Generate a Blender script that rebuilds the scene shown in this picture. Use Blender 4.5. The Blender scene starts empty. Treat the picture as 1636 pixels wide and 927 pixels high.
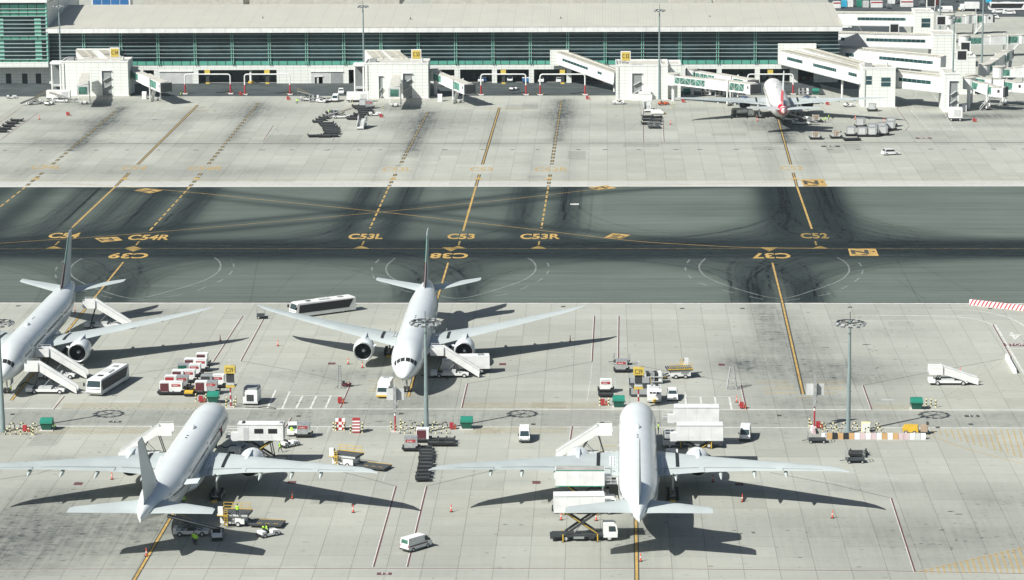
import bpy, math, random
import numpy as np
from mathutils import Vector, Matrix
random.seed(7)
R = math.radians
sc = bpy.context.scene
C = sc.collection

# ------------------------------------------------------------------ camera, light
CAMH = 122.825; FPX = 4553.967; IW, IH = 1636.0, 927.0
FW = Vector((-0.03157657, 0.97925555, -0.20015367))
RT = Vector((0.99950127, 0.03100745, -0.00597842))
UP = Vector((-3.51854664e-04, 0.200242628, 0.979746276))
cd = bpy.data.cameras.new('camera'); cam = bpy.data.objects.new('camera', cd); C.objects.link(cam)
cd.sensor_width = 36; cd.lens = FPX / IW * 36; cd.clip_start = 1; cd.clip_end = 20000
m = Matrix((RT, UP, -FW)).transposed().to_4x4(); m.translation = (0, 0, CAMH); cam.matrix_world = m
sc.camera = cam
w = bpy.data.worlds.new('World'); sc.world = w; w.use_nodes = True
nt = w.node_tree; bg = nt.nodes['Background']; sky = nt.nodes.new('ShaderNodeTexSky')
SUNV = Vector((-16.7, -13.3, 19.85)).normalized()
sky.sky_type = 'NISHITA'; sky.sun_disc = False; sky.sun_elevation = math.asin(SUNV.z); sky.sun_rotation = math.atan2(SUNV.x, SUNV.y)
sky.dust_density = 2.0; sky.air_density = 1.0
nt.links.new(sky.outputs[0], bg.inputs[0]); bg.inputs[1].default_value = 0.05
sd = bpy.data.lights.new('sun', 'SUN'); so = bpy.data.objects.new('sun', sd); C.objects.link(so)
sd.energy = 5.0; sd.angle = R(0.5); sd.color = (1.0, 0.975, 0.925)
so.rotation_euler = SUNV.to_track_quat('Z', 'Y').to_euler(); so.location = (-100, 300, 200)
sc.view_settings.view_transform = 'Standard'; sc.view_settings.look = 'None'; sc.view_settings.exposure = 0.5
sc.view_settings.gamma = 1.0; sc.view_settings.use_curve_mapping = False

def G(px, py, h=0.0):
    d = FW * FPX + RT * (px - IW / 2) - UP * (py - IH / 2)
    t = (h - CAMH) / d.z
    return Vector((d.x * t, d.y * t, h))
def V(px, py, Y):
    d = FW * FPX + RT * (px - IW / 2) - UP * (py - IH / 2)
    t = Y / d.y
    return Vector((d.x * t, Y, CAMH + d.z * t))

# ------------------------------------------------------------------ materials
MAT = {}
def mat(key, col, rough=0.6, metal=0.0, noise=0.12, scale=0.6, coat=0.0, ior=None):
    mt = bpy.data.materials.new(key); mt.use_nodes = True; n = mt.node_tree.nodes; l = mt.node_tree.links
    b = n['Principled BSDF']; b.inputs['Roughness'].default_value = rough; b.inputs['Metallic'].default_value = metal
    if coat: b.inputs['Coat Weight'].default_value = coat
    if noise:
        g = n.new('ShaderNodeNewGeometry'); t = n.new('ShaderNodeTexNoise'); t.inputs['Scale'].default_value = scale; t.inputs['Detail'].default_value = 4
        l.new(g.outputs['Position'], t.inputs['Vector'])
        r = n.new('ShaderNodeMapRange'); r.inputs[1].default_value = 0.3; r.inputs[2].default_value = 0.7
        r.inputs[3].default_value = 1 - noise; r.inputs[4].default_value = 1 + noise * 0.5
        l.new(t.outputs[0], r.inputs[0])
        mx = n.new('ShaderNodeVectorMath'); mx.operation = 'SCALE'; mx.inputs[0].default_value = col[:3]
        l.new(r.outputs[0], mx.inputs['Scale']); l.new(mx.outputs[0], b.inputs['Base Color'])
    else:
        b.inputs['Base Color'].default_value = (*col[:3], 1)
    MAT[key] = mt; return mt
mat('white', (0.70, 0.715, 0.70), 0.45); mat('body', (0.68, 0.72, 0.715), 0.25, noise=0.05, scale=0.25, coat=0.3)
mat('wing', (0.44, 0.49, 0.48), 0.4, noise=0.08, scale=0.3); mat('bodygrey', (0.66, 0.66, 0.64), 0.35, noise=0.08, scale=0.3)
mat('finshade', (0.52, 0.57, 0.58), 0.4, noise=0.05)  # fin white greyed all over, a shade tint put into the base colour
mat('black', (0.015, 0.017, 0.018), 0.6); mat('dark', (0.035, 0.04, 0.042), 0.6); mat('rubber', (0.02, 0.02, 0.021), 0.85)
mat('glass', (0.03, 0.05, 0.055), 0.12, noise=0); mat('steel', (0.45, 0.47, 0.47), 0.35, 0.6); mat('grey', (0.26, 0.28, 0.28), 0.6)
mat('lightgrey', (0.5, 0.52, 0.51), 0.6); mat('pole', (0.2, 0.26, 0.26), 0.5); mat('yellow', (0.58, 0.38, 0.04), 0.5); mat('signyellow', (0.55, 0.42, 0.08), 0.5, noise=0.04)
mat('red', (0.36, 0.035, 0.04), 0.5); mat('maroon', (0.10, 0.02, 0.025), 0.7); mat('orange', (0.55, 0.11, 0.04), 0.6); mat('coneRed', (0.75, 0.1, 0.05), 0.6)
mat('green', (0.008, 0.09, 0.06), 0.45); mat('greenlid', (0.02, 0.20, 0.14), 0.45); mat('hivis', (0.45, 0.85, 0.06), 0.8, noise=0.05); mat('navy', (0.02, 0.025, 0.04), 0.8)
mat('skin', (0.3, 0.17, 0.11), 0.7); mat('blue', (0.03, 0.14, 0.35), 0.5); mat('cyan', (0.04, 0.4, 0.6), 0.5); mat('tan', (0.36, 0.28, 0.2), 0.8)
mat('engblue', (0.05, 0.07, 0.12), 0.35); mat('tailred', (0.55, 0.02, 0.04), 0.35); mat('tailgreen', (0.03, 0.25, 0.16), 0.4)
mat('alu', (0.48, 0.50, 0.50), 0.38, 0.5, noise=0.25, scale=2.0); mat('cargo', (0.42, 0.36, 0.3), 0.9, noise=0.6, scale=3.0)
mat('roofgrey', (0.35, 0.34, 0.32), 0.8, noise=0.25); mat('deck', (0.05, 0.057, 0.058), 0.6, noise=0.4, scale=5)
mat('concrete_block', (0.5, 0.48, 0.44), 0.9); mat('canopy', (0.05, 0.055, 0.06), 0.9)
mat('ywhite', (0.75, 0.7, 0.4), 0.5)

def paint(key, col, wear=0.5, alpha=1.0):
    mt = bpy.data.materials.new(key); mt.use_nodes = True; n = mt.node_tree.nodes; l = mt.node_tree.links; b = n['Principled BSDF']
    b.inputs['Base Color'].default_value = (*col, 1); b.inputs['Roughness'].default_value = 0.7
    g = n.new('ShaderNodeNewGeometry'); t = n.new('ShaderNodeTexNoise'); t.inputs['Scale'].default_value = 0.5; t.inputs['Detail'].default_value = 6
    l.new(g.outputs['Position'], t.inputs[0])
    r = n.new('ShaderNodeMapRange'); r.inputs[1].default_value = 0.3; r.inputs[2].default_value = 0.62
    r.inputs[3].default_value = alpha * (1 - wear); r.inputs[4].default_value = alpha
    l.new(t.outputs[0], r.inputs[0]); l.new(r.outputs[0], b.inputs['Alpha'])
    MAT[key] = mt
paint('pyellow', (0.5, 0.33, 0.10), 0.4); paint('pyfaint', (0.62, 0.42, 0.12), 0.5, 0.5); paint('pyghost', (0.5, 0.42, 0.24), 0.6, 0.17); paint('pblack', (0.05, 0.055, 0.05), 0.4, 0.9)
paint('pwhite', (0.75, 0.76, 0.72), 0.45, 0.8); paint('pwfaint', (0.72, 0.74, 0.72), 0.6, 0.45); paint('pwghost', (0.6, 0.66, 0.64), 0.6, 0.26); paint('pred', (0.13, 0.03, 0.04), 0.3, 0.8)
paint('pdark', (0.03, 0.035, 0.035), 0.6, 0.35); paint('skid', (0.03, 0.039, 0.042), 0.75, 0.15); paint('pslab', (0.8, 0.8, 0.76), 0.2, 0.35); paint('plite', (0.3, 0.35, 0.33), 0.8, 0.20)

def cladding():
    mt = bpy.data.materials.new('clad'); mt.use_nodes = True; n = mt.node_tree.nodes; l = mt.node_tree.links; b = n['Principled BSDF']
    b.inputs['Roughness'].default_value = 0.55
    g = n.new('ShaderNodeNewGeometry'); s = n.new('ShaderNodeSeparateXYZ'); l.new(g.outputs['Position'], s.inputs[0])
    def line(src, per, wd):
        a = n.new('ShaderNodeMath'); a.operation = 'MODULO'; a.inputs[1].default_value = per
        q = n.new('ShaderNodeMath'); q.operation = 'ADD'; q.inputs[1].default_value = 4000 * per; l.new(src, q.inputs[0]); l.new(q.outputs[0], a.inputs[0])
        c = n.new('ShaderNodeMath'); c.operation = 'LESS_THAN'; c.inputs[1].default_value = wd; l.new(a.outputs[0], c.inputs[0]); return c.outputs[0]
    h = line(s.outputs[2], 1.05, 0.09); v = line(s.outputs[0], 2.4, 0.09)
    mx = n.new('ShaderNodeMath'); mx.operation = 'MAXIMUM'; l.new(h, mx.inputs[0]); l.new(v, mx.inputs[1])
    c = n.new('ShaderNodeMix'); c.data_type = 'RGBA'; c.inputs[6].default_value = (0.70, 0.73, 0.685, 1); c.inputs[7].default_value = (0.42, 0.44, 0.41, 1)
    l.new(mx.outputs[0], c.inputs[0]); l.new(c.outputs[2], b.inputs['Base Color']); MAT['clad'] = mt
cladding()
def roofing():
    mt = bpy.data.materials.new('roofing'); mt.use_nodes = True; n = mt.node_tree.nodes; l = mt.node_tree.links; b = n['Principled BSDF']
    b.inputs['Roughness'].default_value = 0.5
    g = n.new('ShaderNodeNewGeometry'); s = n.new('ShaderNodeSeparateXYZ'); l.new(g.outputs['Position'], s.inputs[0])
    def line(per, wd, off=0):
        q = n.new('ShaderNodeMath'); q.operation = 'ADD'; q.inputs[1].default_value = 4000 * per + off; l.new(s.outputs[0], q.inputs[0])
        a = n.new('ShaderNodeMath'); a.operation = 'MODULO'; a.inputs[1].default_value = per; l.new(q.outputs[0], a.inputs[0])
        c = n.new('ShaderNodeMath'); c.operation = 'LESS_THAN'; c.inputs[1].default_value = wd; l.new(a.outputs[0], c.inputs[0]); return c.outputs[0]
    v = line(5.9, 0.16); v2 = line(0.98, 0.3)
    t = n.new('ShaderNodeTexNoise'); t.inputs['Scale'].default_value = 0.12; t.inputs['Detail'].default_value = 5; l.new(g.outputs['Position'], t.inputs[0])
    f = n.new('ShaderNodeMath'); f.operation = 'MULTIPLY'; f.inputs[1].default_value = 0.5; l.new(v, f.inputs[0])
    f2 = n.new('ShaderNodeMath'); f2.operation = 'MULTIPLY'; f2.inputs[1].default_value = 0.16; l.new(v2, f2.inputs[0])
    ad = n.new('ShaderNodeMath'); ad.operation = 'MAXIMUM'; l.new(f.outputs[0], ad.inputs[0]); l.new(f2.outputs[0], ad.inputs[1])
    c0 = n.new('ShaderNodeMix'); c0.data_type = 'RGBA'; c0.inputs[6].default_value = (0.41, 0.405, 0.345, 1); c0.inputs[7].default_value = (0.50, 0.495, 0.425, 1); l.new(t.outputs[0], c0.inputs[0])
    c = n.new('ShaderNodeMix'); c.data_type = 'RGBA'; c.inputs[7].default_value = (0.28, 0.29, 0.27, 1)
    l.new(ad.outputs[0], c.inputs[0]); l.new(c0.outputs[2], c.inputs[6]); l.new(c.outputs[2], b.inputs['Base Color']); MAT['roofing'] = mt
roofing()
mat('facade_glass', (0.032, 0.070, 0.078), 0.2, noise=0.6, scale=0.12); MAT['facade_glass'].node_tree.nodes['Principled BSDF'].inputs['Specular IOR Level'].default_value = 0.25; mat('spandrel', (0.10, 0.36, 0.27), 0.35, noise=0.15, scale=0.3)
mat('mullion', (0.2, 0.5, 0.4), 0.5); mat('bridgeglass', (0.07, 0.19, 0.15), 0.25, noise=0.5, scale=0.7); mat('louver', (0.42, 0.48, 0.46), 0.5)
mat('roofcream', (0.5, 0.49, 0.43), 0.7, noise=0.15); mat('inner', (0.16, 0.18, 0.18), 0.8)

# ------------------------------------------------------------------ mesh builder
class MB:
    def __init__(s): s.v = []; s.f = []; s.m = []; s.k = []
    def mi(s, k):
        if k not in s.k: s.k.append(k)
        return s.k.index(k)
    def add(s, vs, fs, k):
        o = len(s.v); s.v += [tuple(x) for x in vs]; i = s.mi(k)
        for f in fs: s.f.append([o + a for a in f]); s.m.append(i)
    def box(s, x0, x1, y0, y1, z0, z1, k, M=None):
        vs = [Vector(p) for p in ((x0,y0,z0),(x1,y0,z0),(x1,y1,z0),(x0,y1,z0),(x0,y0,z1),(x1,y0,z1),(x1,y1,z1),(x0,y1,z1))]
        if M is not None: vs = [M @ p for p in vs]
        s.add(vs, [(0,3,2,1),(4,5,6,7),(0,1,5,4),(1,2,6,5),(2,3,7,6),(3,0,4,7)], k)
    def beam(s, a, b, w, h, k, up=(0,0,1)):
        a = Vector(a); b = Vector(b); d = b - a; L = d.length
        if L < 1e-6: return
        y = d / L; u = Vector(up); x = y.cross(u)
        if x.length < 1e-4: x = Vector((1,0,0))
        x.normalize(); z = x.cross(y)
        M = Matrix((x, y, z)).transposed().to_4x4(); M.translation = a
        s.box(-w/2, w/2, 0, L, -h/2, h/2, k, M)
    def cyl(s, a, b, r0, k, r1=None, n=10, caps=True):
        a = Vector(a); b = Vector(b); r1 = r0 if r1 is None else r1
        d = (b - a).normalized(); u = Vector((0,0,1)) if abs(d.z) < 0.9 else Vector((1,0,0))
        x = d.cross(u).normalized(); y = d.cross(x)
        vs = []
        for c, r in ((a, r0), (b, r1)):
            for i in range(n):
                t = 2 * math.pi * i / n; vs.append(c + (x * math.cos(t) + y * math.sin(t)) * r)
        fs = [(i, (i+1) % n, n + (i+1) % n, n + i) for i in range(n)]
        if caps: fs += [tuple(range(n))[::-1], tuple(range(n, 2*n))]
        s.add(vs, fs, k)
    def loft(s, rings, k, c0=True, c1=True):
        n = len(rings[0]); vs = [p for r in rings for p in r]; fs = []
        for j in range(len(rings) - 1):
            for i in range(n):
                fs.append((j*n+i, j*n+(i+1)%n, (j+1)*n+(i+1)%n, (j+1)*n+i))
        if c0: fs.append(tuple(range(n))[::-1])
        if c1: fs.append(tuple(range((len(rings)-1)*n, len(rings)*n)))
        s.add(vs, fs, k)
    def prof(s, pts, k):            # pts (y, z, halfwidth): a side outline swept across x
        n = len(pts); vs = [(-p[2], p[0], p[1]) for p in pts] + [(p[2], p[0], p[1]) for p in pts]
        fs = [tuple(range(n)), tuple(range(n, 2*n))[::-1]] + [(i, n+i, n+(i+1)%n, (i+1)%n) for i in range(n)]
        s.add(vs, fs, k)
    def poly(s, pts, k): s.add(pts, [tuple(range(len(pts)))], k)
    def ribbon(s, pts, wd, k, z=0.02):
        P = [Vector((p[0], p[1], 0)) for p in pts]; L = []; Rr = []
        for i, p in enumerate(P):
            d = (P[min(i+1, len(P)-1)] - P[max(i-1, 0)]).normalized(); nn = Vector((-d.y, d.x, 0)) * wd / 2
            L.append((p.x + nn.x, p.y + nn.y, z)); Rr.append((p.x - nn.x, p.y - nn.y, z))
        n = len(P); s.add(Rr + L, [(i, i+1, n+i+1, n+i) for i in range(n-1)], k)
    def text(s, txt, M, k, bold=0.02):
        cu = bpy.data.curves.new('t', 'FONT'); cu.body = txt; cu.align_x = 'CENTER'; cu.align_y = 'CENTER'; cu.offset = bold; cu.resolution_u = 3
        o = bpy.data.objects.new('t', cu); me = bpy.data.meshes.new_from_object(o)
        s.add([M @ v.co for v in me.vertices], [tuple(p.vertices) for p in me.polygons], k)
        bpy.data.objects.remove(o); bpy.data.curves.remove(cu); bpy.data.meshes.remove(me)
    def mesh(s, name, smooth=False):
        me = bpy.data.meshes.new(name); me.from_pydata(s.v, [], s.f)
        for k in s.k: me.materials.append(MAT[k])
        me.polygons.foreach_set('material_index', s.m)
        if smooth: me.polygons.foreach_set('use_smooth', [True] * len(me.polygons))
        me.update()
        return me
    def build(s, name, parent=None, smooth=False, sharp=None):
        me = s.mesh(name, smooth)
        if smooth and sharp: me.set_sharp_from_angle(angle=R(sharp))
        o = bpy.data.objects.new(name, me); C.objects.link(o); o.parent = parent; return o
def tag(o, label=None, cat=None, group=None, kind=None):
    if label: o['label'] = label
    if cat: o['category'] = cat
    if group: o['group'] = group
    if kind: o['kind'] = kind
    return o
def thing(name, loc=(0,0,0), rz=0.0):
    o = bpy.data.objects.new(name, None); C.objects.link(o); o.location = loc; o.rotation_euler = (0, 0, rz); o.empty_display_size = 0.5; return o
def copytree(o, parent=None):
    c = o.copy(); C.objects.link(c); c.parent = parent
    for ch in list(KIDS.get(o.name, [])) or [x for x in o.children]: copytree(ch, c)
    return c
KIDS = {}
class Proto:
    """first placement moves the prototype itself, later ones copy it with its parts"""
    def __init__(s, root, label=None, cat=None, group=None): s.o = root; s.used = False; s.cat = cat; s.group = group
    def put(s, x, y, rz, label, z=0.0, group=None, scale=None):
        o = s.o if not s.used else copytree(s.o)
        s.used = True; o.location = (x, y, z); o.rotation_euler = (0, 0, rz)
        tag(o, label, s.cat, group or s.group)
        if scale: o.scale = scale
        return o
def head(a, b):           # heading so that local +Y points from a to b
    d = b - a; return math.atan2(-d.x, d.y)
def between(x0, y0, x1, y1):
    a = G(x0, y0); b = G(x1, y1); c = (a + b) / 2; return c.x, c.y, head(a, b)
def struct(mb, name, **k): return tag(mb.build(name), kind='structure')

# ------------------------------------------------------------------ ground
YE = G(818, 298.6).y; YS = G(818, 484).y            # taxiway edges
YC = G(818, 397.5).y
CON = bpy.data.materials.new('concrete'); ASP = bpy.data.materials.new('asphalt')
def math_node(n, l, op, a, b=None, c=None):
    q = n.new('ShaderNodeMath'); q.operation = op
    for i, x in enumerate((a, b, c)):
        if x is None: continue
        if isinstance(x, (int, float)): q.inputs[i].default_value = x
        else: l.new(x, q.inputs[i])
    return q.outputs[0]
def ground_mat(mt, concrete):
    mt.use_nodes = True; n = mt.node_tree.nodes; l = mt.node_tree.links; b = n['Principled BSDF']; b.inputs['Roughness'].default_value = 0.85
    b.inputs['Specular IOR Level'].default_value = 0.08
    g = n.new('ShaderNodeNewGeometry'); s = n.new('ShaderNodeSeparateXYZ'); l.new(g.outputs['Position'], s.inputs[0])
    at = n.new('ShaderNodeAttribute'); at.attribute_name = 'dirt'
    def noise(sx, sy, sc_, det=4, rough=0.6):
        mp = n.new('ShaderNodeMapping'); mp.inputs['Scale'].default_value = (sx, sy, 1); l.new(g.outputs['Position'], mp.inputs[0])
        t = n.new('ShaderNodeTexNoise'); t.inputs['Scale'].default_value = sc_; t.inputs['Detail'].default_value = det; t.inputs['Roughness'].default_value = rough
        l.new(mp.outputs[0], t.inputs[0]); return t.outputs[0]
    M_ = lambda op, a, b_=None, c=None: math_node(n, l, op, a, b_, c)
    big = noise(1, 1, 0.035); med = noise(1, 1, 0.35, 6, 0.7); strk = noise(0.03, 1, 0.8, 5, 0.7); fine = noise(1, 1, 2.5, 4, 0.8)
    if concrete:
        val = M_('MULTIPLY_ADD', M_('SUBTRACT', big, 0.5), 0.22, 1.0)
        val = M_('ADD', val, M_('MULTIPLY', M_('SUBTRACT', med, 0.5), 0.3))
        val = M_('ADD', val, M_('MULTIPLY', M_('SUBTRACT', strk, 0.5), 0.16))
        val = M_('ADD', val, M_('MULTIPLY', M_('SUBTRACT', fine, 0.5), 0.14))
        PX = 5.2
        north = M_('GREATER_THAN', s.outputs[1], YE - 1)
        xo = M_('ADD', s.outputs[0], M_('ADD', 1999 * PX - 25.73 + 5 * PX, M_('MULTIPLY', north, 25.73 - 1.43 - 4 * PX)))
        yo = M_('ADD', s.outputs[1], 100 * PX + 1.2)
        cellx = M_('FLOOR', M_('DIVIDE', xo, PX)); celly = M_('FLOOR', M_('DIVIDE', yo, PX))
        cb = n.new('ShaderNodeCombineXYZ'); l.new(cellx, cb.inputs[0]); l.new(celly, cb.inputs[1])
        wn = n.new('ShaderNodeTexWhiteNoise'); wn.noise_dimensions = '2D'; l.new(cb.outputs[0], wn.inputs[0])
        val = M_('ADD', val, M_('MULTIPLY', M_('SUBTRACT', wn.outputs[0], 0.5), 0.09))
        cb2 = n.new('ShaderNodeCombineXYZ'); l.new(M_('FLOOR', M_('DIVIDE', cellx, 4)), cb2.inputs[0]); l.new(M_('FLOOR', M_('DIVIDE', celly, 3)), cb2.inputs[1])
        wn2 = n.new('ShaderNodeTexWhiteNoise'); wn2.noise_dimensions = '2D'; l.new(cb2.outputs[0], wn2.inputs[0])
        val = M_('ADD', val, M_('MULTIPLY', M_('SUBTRACT', wn2.outputs[0], 0.5), 0.12))
        jx = M_('LESS_THAN', M_('MODULO', xo, PX), 0.13); jy = M_('LESS_THAN', M_('MODULO', yo, PX), 0.5)
        jn = M_('MULTIPLY_ADD', med, 1.1, -0.1)
        val = M_('SUBTRACT', val, M_('MULTIPLY', M_('MULTIPLY', jx, jn), 0.6)); val = M_('SUBTRACT', val, M_('MULTIPLY', M_('MULTIPLY', jy, jn), 0.11))
        # small black drips and spots, most of them in worn zones (attribute)
        sp = noise(0.55, 1, 1.0, 2, 0.5); sp2 = noise(0.8, 1, 0.4, 3, 0.6); ys = noise(1, 0.06, 1.1, 3, 0.6)
        zone = M_('MULTIPLY_ADD', at.outputs[2], 0.16, M_('MULTIPLY', big, 0.05))
        spot = M_('MINIMUM', M_('MAXIMUM', M_('MULTIPLY', M_('SUBTRACT', M_('ADD', sp, zone), 0.715), 14.0), 0), 1)
        spot2 = M_('MINIMUM', M_('MAXIMUM', M_('MULTIPLY', M_('SUBTRACT', M_('ADD', sp2, zone), 0.70), 7.0), 0), 1)
        mod = M_('MAXIMUM', M_('MULTIPLY', M_('SUBTRACT', M_('MULTIPLY_ADD', med, 0.55, M_('MULTIPLY_ADD', ys, 0.35, M_('MULTIPLY', strk, 0.25))), 0.28), 2.9), 0.0)
        dirt = M_('MULTIPLY', at.outputs[2], mod)
        dirt = M_('MINIMUM', M_('MAXIMUM', M_('ADD', dirt, M_('ADD', M_('MULTIPLY', spot, 0.30), M_('MULTIPLY', spot2, 0.22))), 0), 1)
        ramp = n.new('ShaderNodeMix'); ramp.data_type = 'RGBA'; ramp.inputs[6].default_value = (0.357, 0.367, 0.322, 1); ramp.inputs[7].default_value = (0.07, 0.08, 0.08, 1)
        l.new(dirt, ramp.inputs[0])
    else:
        bd = M_('MULTIPLY', s.outputs[1], 0.22)
        wn = n.new('ShaderNodeTexWhiteNoise'); wn.noise_dimensions = '1D'; l.new(M_('FLOOR', bd), wn.inputs['W'])
        val = M_('MULTIPLY_ADD', M_('SUBTRACT', strk, 0.5), 1.0, 1.0)
        val = M_('ADD', val, M_('MULTIPLY', M_('SUBTRACT', wn.outputs[0], 0.5), 0.10))
        val = M_('ADD', val, M_('MULTIPLY', M_('SUBTRACT', big, 0.5), 0.35)); val = M_('ADD', val, M_('MULTIPLY', M_('SUBTRACT', med, 0.5), 0.15))
        cp = n.new('ShaderNodeCombineXYZ'); l.new(M_('FLOOR', M_('MULTIPLY', s.outputs[0], 0.021)), cp.inputs[0]); l.new(M_('FLOOR', M_('MULTIPLY', s.outputs[1], 0.055)), cp.inputs[1])
        wp = n.new('ShaderNodeTexWhiteNoise'); wp.noise_dimensions = '2D'; l.new(cp.outputs[0], wp.inputs[0]); val = M_('ADD', val, M_('MULTIPLY', M_('SUBTRACT', wp.outputs[0], 0.5), 0.10))
        ln = M_('LESS_THAN', M_('MODULO', M_('ADD', s.outputs[1], 2.0), 7.4), 0.35); val = M_('SUBTRACT', val, M_('MULTIPLY', M_('MULTIPLY', ln, strk), 0.22))
        strk2 = noise(0.012, 1, 2.2, 4, 0.7); val = M_('ADD', val, M_('MULTIPLY', M_('SUBTRACT', strk2, 0.5), 0.6))
        dirt = M_('MULTIPLY', at.outputs[2], M_('MULTIPLY_ADD', strk, 0.5, M_('MULTIPLY_ADD', med, 0.35, 0.52))); dirt = M_('MINIMUM', M_('MAXIMUM', dirt, 0), 1)
        ramp = n.new('ShaderNodeMix'); ramp.data_type = 'RGBA'; ramp.inputs[6].default_value = (0.110, 0.135, 0.118, 1); ramp.inputs[7].default_value = (0.010, 0.0165, 0.0185, 1)
        l.new(dirt, ramp.inputs[0])
    sc_ = n.new('ShaderNodeVectorMath'); sc_.operation = 'SCALE'; l.new(ramp.outputs[2], sc_.inputs[0]); l.new(val, sc_.inputs['Scale']); l.new(sc_.outputs[0], b.inputs['Base Color'])
ground_mat(CON, True); ground_mat(ASP, False); MAT['concrete'] = CON; MAT['asphalt'] = ASP

def catmull(P, k=8):
    P = [np.array(p[:2], float) for p in P]; out = []
    Q = [2*P[0]-P[1]] + P + [2*P[-1]-P[-2]]
    for i in range(1, len(Q) - 2):
        for j in range(k):
            t = j / k; a, b, c, d = Q[i-1], Q[i], Q[i+1], Q[i+2]
            out.append(0.5 * ((2*b) + (-a+c)*t + (2*a-5*b+4*c-d)*t*t + (-a+3*b-3*c+d)*t**3))
    out.append(P[-1]); return out
def px2(pts): return [tuple(G(x, y)[:2]) for x, y in pts]
def dist_poly(X, Y, P):
    D = np.full(X.shape, 1e9)
    P = np.array([p[:2] for p in P])
    for a, b in zip(P[:-1], P[1:]):
        d = b - a; L = (d * d).sum() + 1e-9
        t = np.clip(((X - a[0]) * d[0] + (Y - a[1]) * d[1]) / L, 0, 1)
        D = np.minimum(D, np.hypot(X - a[0] - t * d[0], Y - a[1] - t * d[1]))
    return D
def offs(P, o):
    P = np.array([p[:2] for p in P], float); d = np.gradient(P, axis=0); d /= np.linalg.norm(d, axis=1)[:, None] + 1e-9
    return P + np.stack([-d[:, 1], d[:, 0]], 1) * o
def sheet(name, x0, x1, y0, y1, step, field, mkey, z=0.0):
    nx = int((x1-x0)/step) + 1; ny = int((y1-y0)/step) + 1
    xs = np.linspace(x0, x1, nx); ys = np.linspace(y0, y1, ny); X, Y = np.meshgrid(xs, ys)
    F = field(X, Y).ravel()
    co = np.stack([X.ravel(), Y.ravel(), np.full(X.size, z)], 1)
    i = (np.arange(ny-1)[:, None] * nx + np.arange(nx-1)[None, :]).ravel()
    q = np.stack([i, i+1, i+1+nx, i+nx], 1)
    me = bpy.data.meshes.new(name); me.vertices.add(len(co)); me.vertices.foreach_set('co', co.ravel().astype(np.float32))
    me.loops.add(q.size); me.loops.foreach_set('vertex_index', q.ravel().astype(np.int32)); me.polygons.add(len(q)); me.polygons.foreach_set('loop_start', (np.arange(len(q))*4).astype(np.int32)); me.update(calc_edges=True)
    a = me.attributes.new('dirt', 'FLOAT', 'POINT'); a.data.foreach_set('value', F.astype(np.float32))
    me.materials.append(MAT[mkey]); o = bpy.data.objects.new(name, me); C.objects.link(o); return tag(o, kind='structure')

# lead lines of the stands (pixel polylines of the painted lines)
LEADN = {'C54L': ((185,178),(68,276),(0,331),(-60,378)), 'C54': ((316,168),(207,276),(115,364),(85,394)), 'C54R': ((413,165),(321,277),(238,370),(215,394)),
         'C53L': ((683,180),(632,278),(591,365),(577,394)), 'C53': ((798,172),(766,279),(740,369),(732,394)), 'C53R': ((897,162),(879,279),(865,365),(860,394)),
         'C52': ((1243,190),(1267,276),(1297,366),(1305,394))}
LEADS = {'C39': ((208,402),(197,419),(140,488),(18,640)), 'C38': ((722,402),(716,420),(697,484),(655,624)), 'C37': ((1230,402),(1234,420),(1250,484),(1283,630))}
DIA_A = ((-60,396),(0,389),(150,379),(250,371),(400,358),(600,340),(810,319),(960,302),(1040,296.5),(1300,290))
DIA_B = ((100,293),(215,300),(320,309),(400,317.5),(600,338),(810,362),(1000,384),(1100,391),(1190,395.5),(1300,397))
def fan_curve(P, side, rad, o=0.0, tail=1.9):
    P = [np.array(p[:2], float) for p in P]; a0, e = P[0], P[-1]; u = (e - a0) / np.linalg.norm(e - a0); L = np.linalg.norm(e - a0)
    k = min(rad * 1.35, L * .92); a = e - u * k; b = e + np.array([side * rad * 1.5, 0]); q = [a0] if k < L * .85 else []
    for i in range(9): t = i / 8; q.append(a * (1-t)**2 + e * 2*t*(1-t) + b * t*t)
    q.append(e + np.array([side * rad * 1.5 * tail, 0])); q = np.array(q)
    return offs(q, o) if o else q
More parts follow.
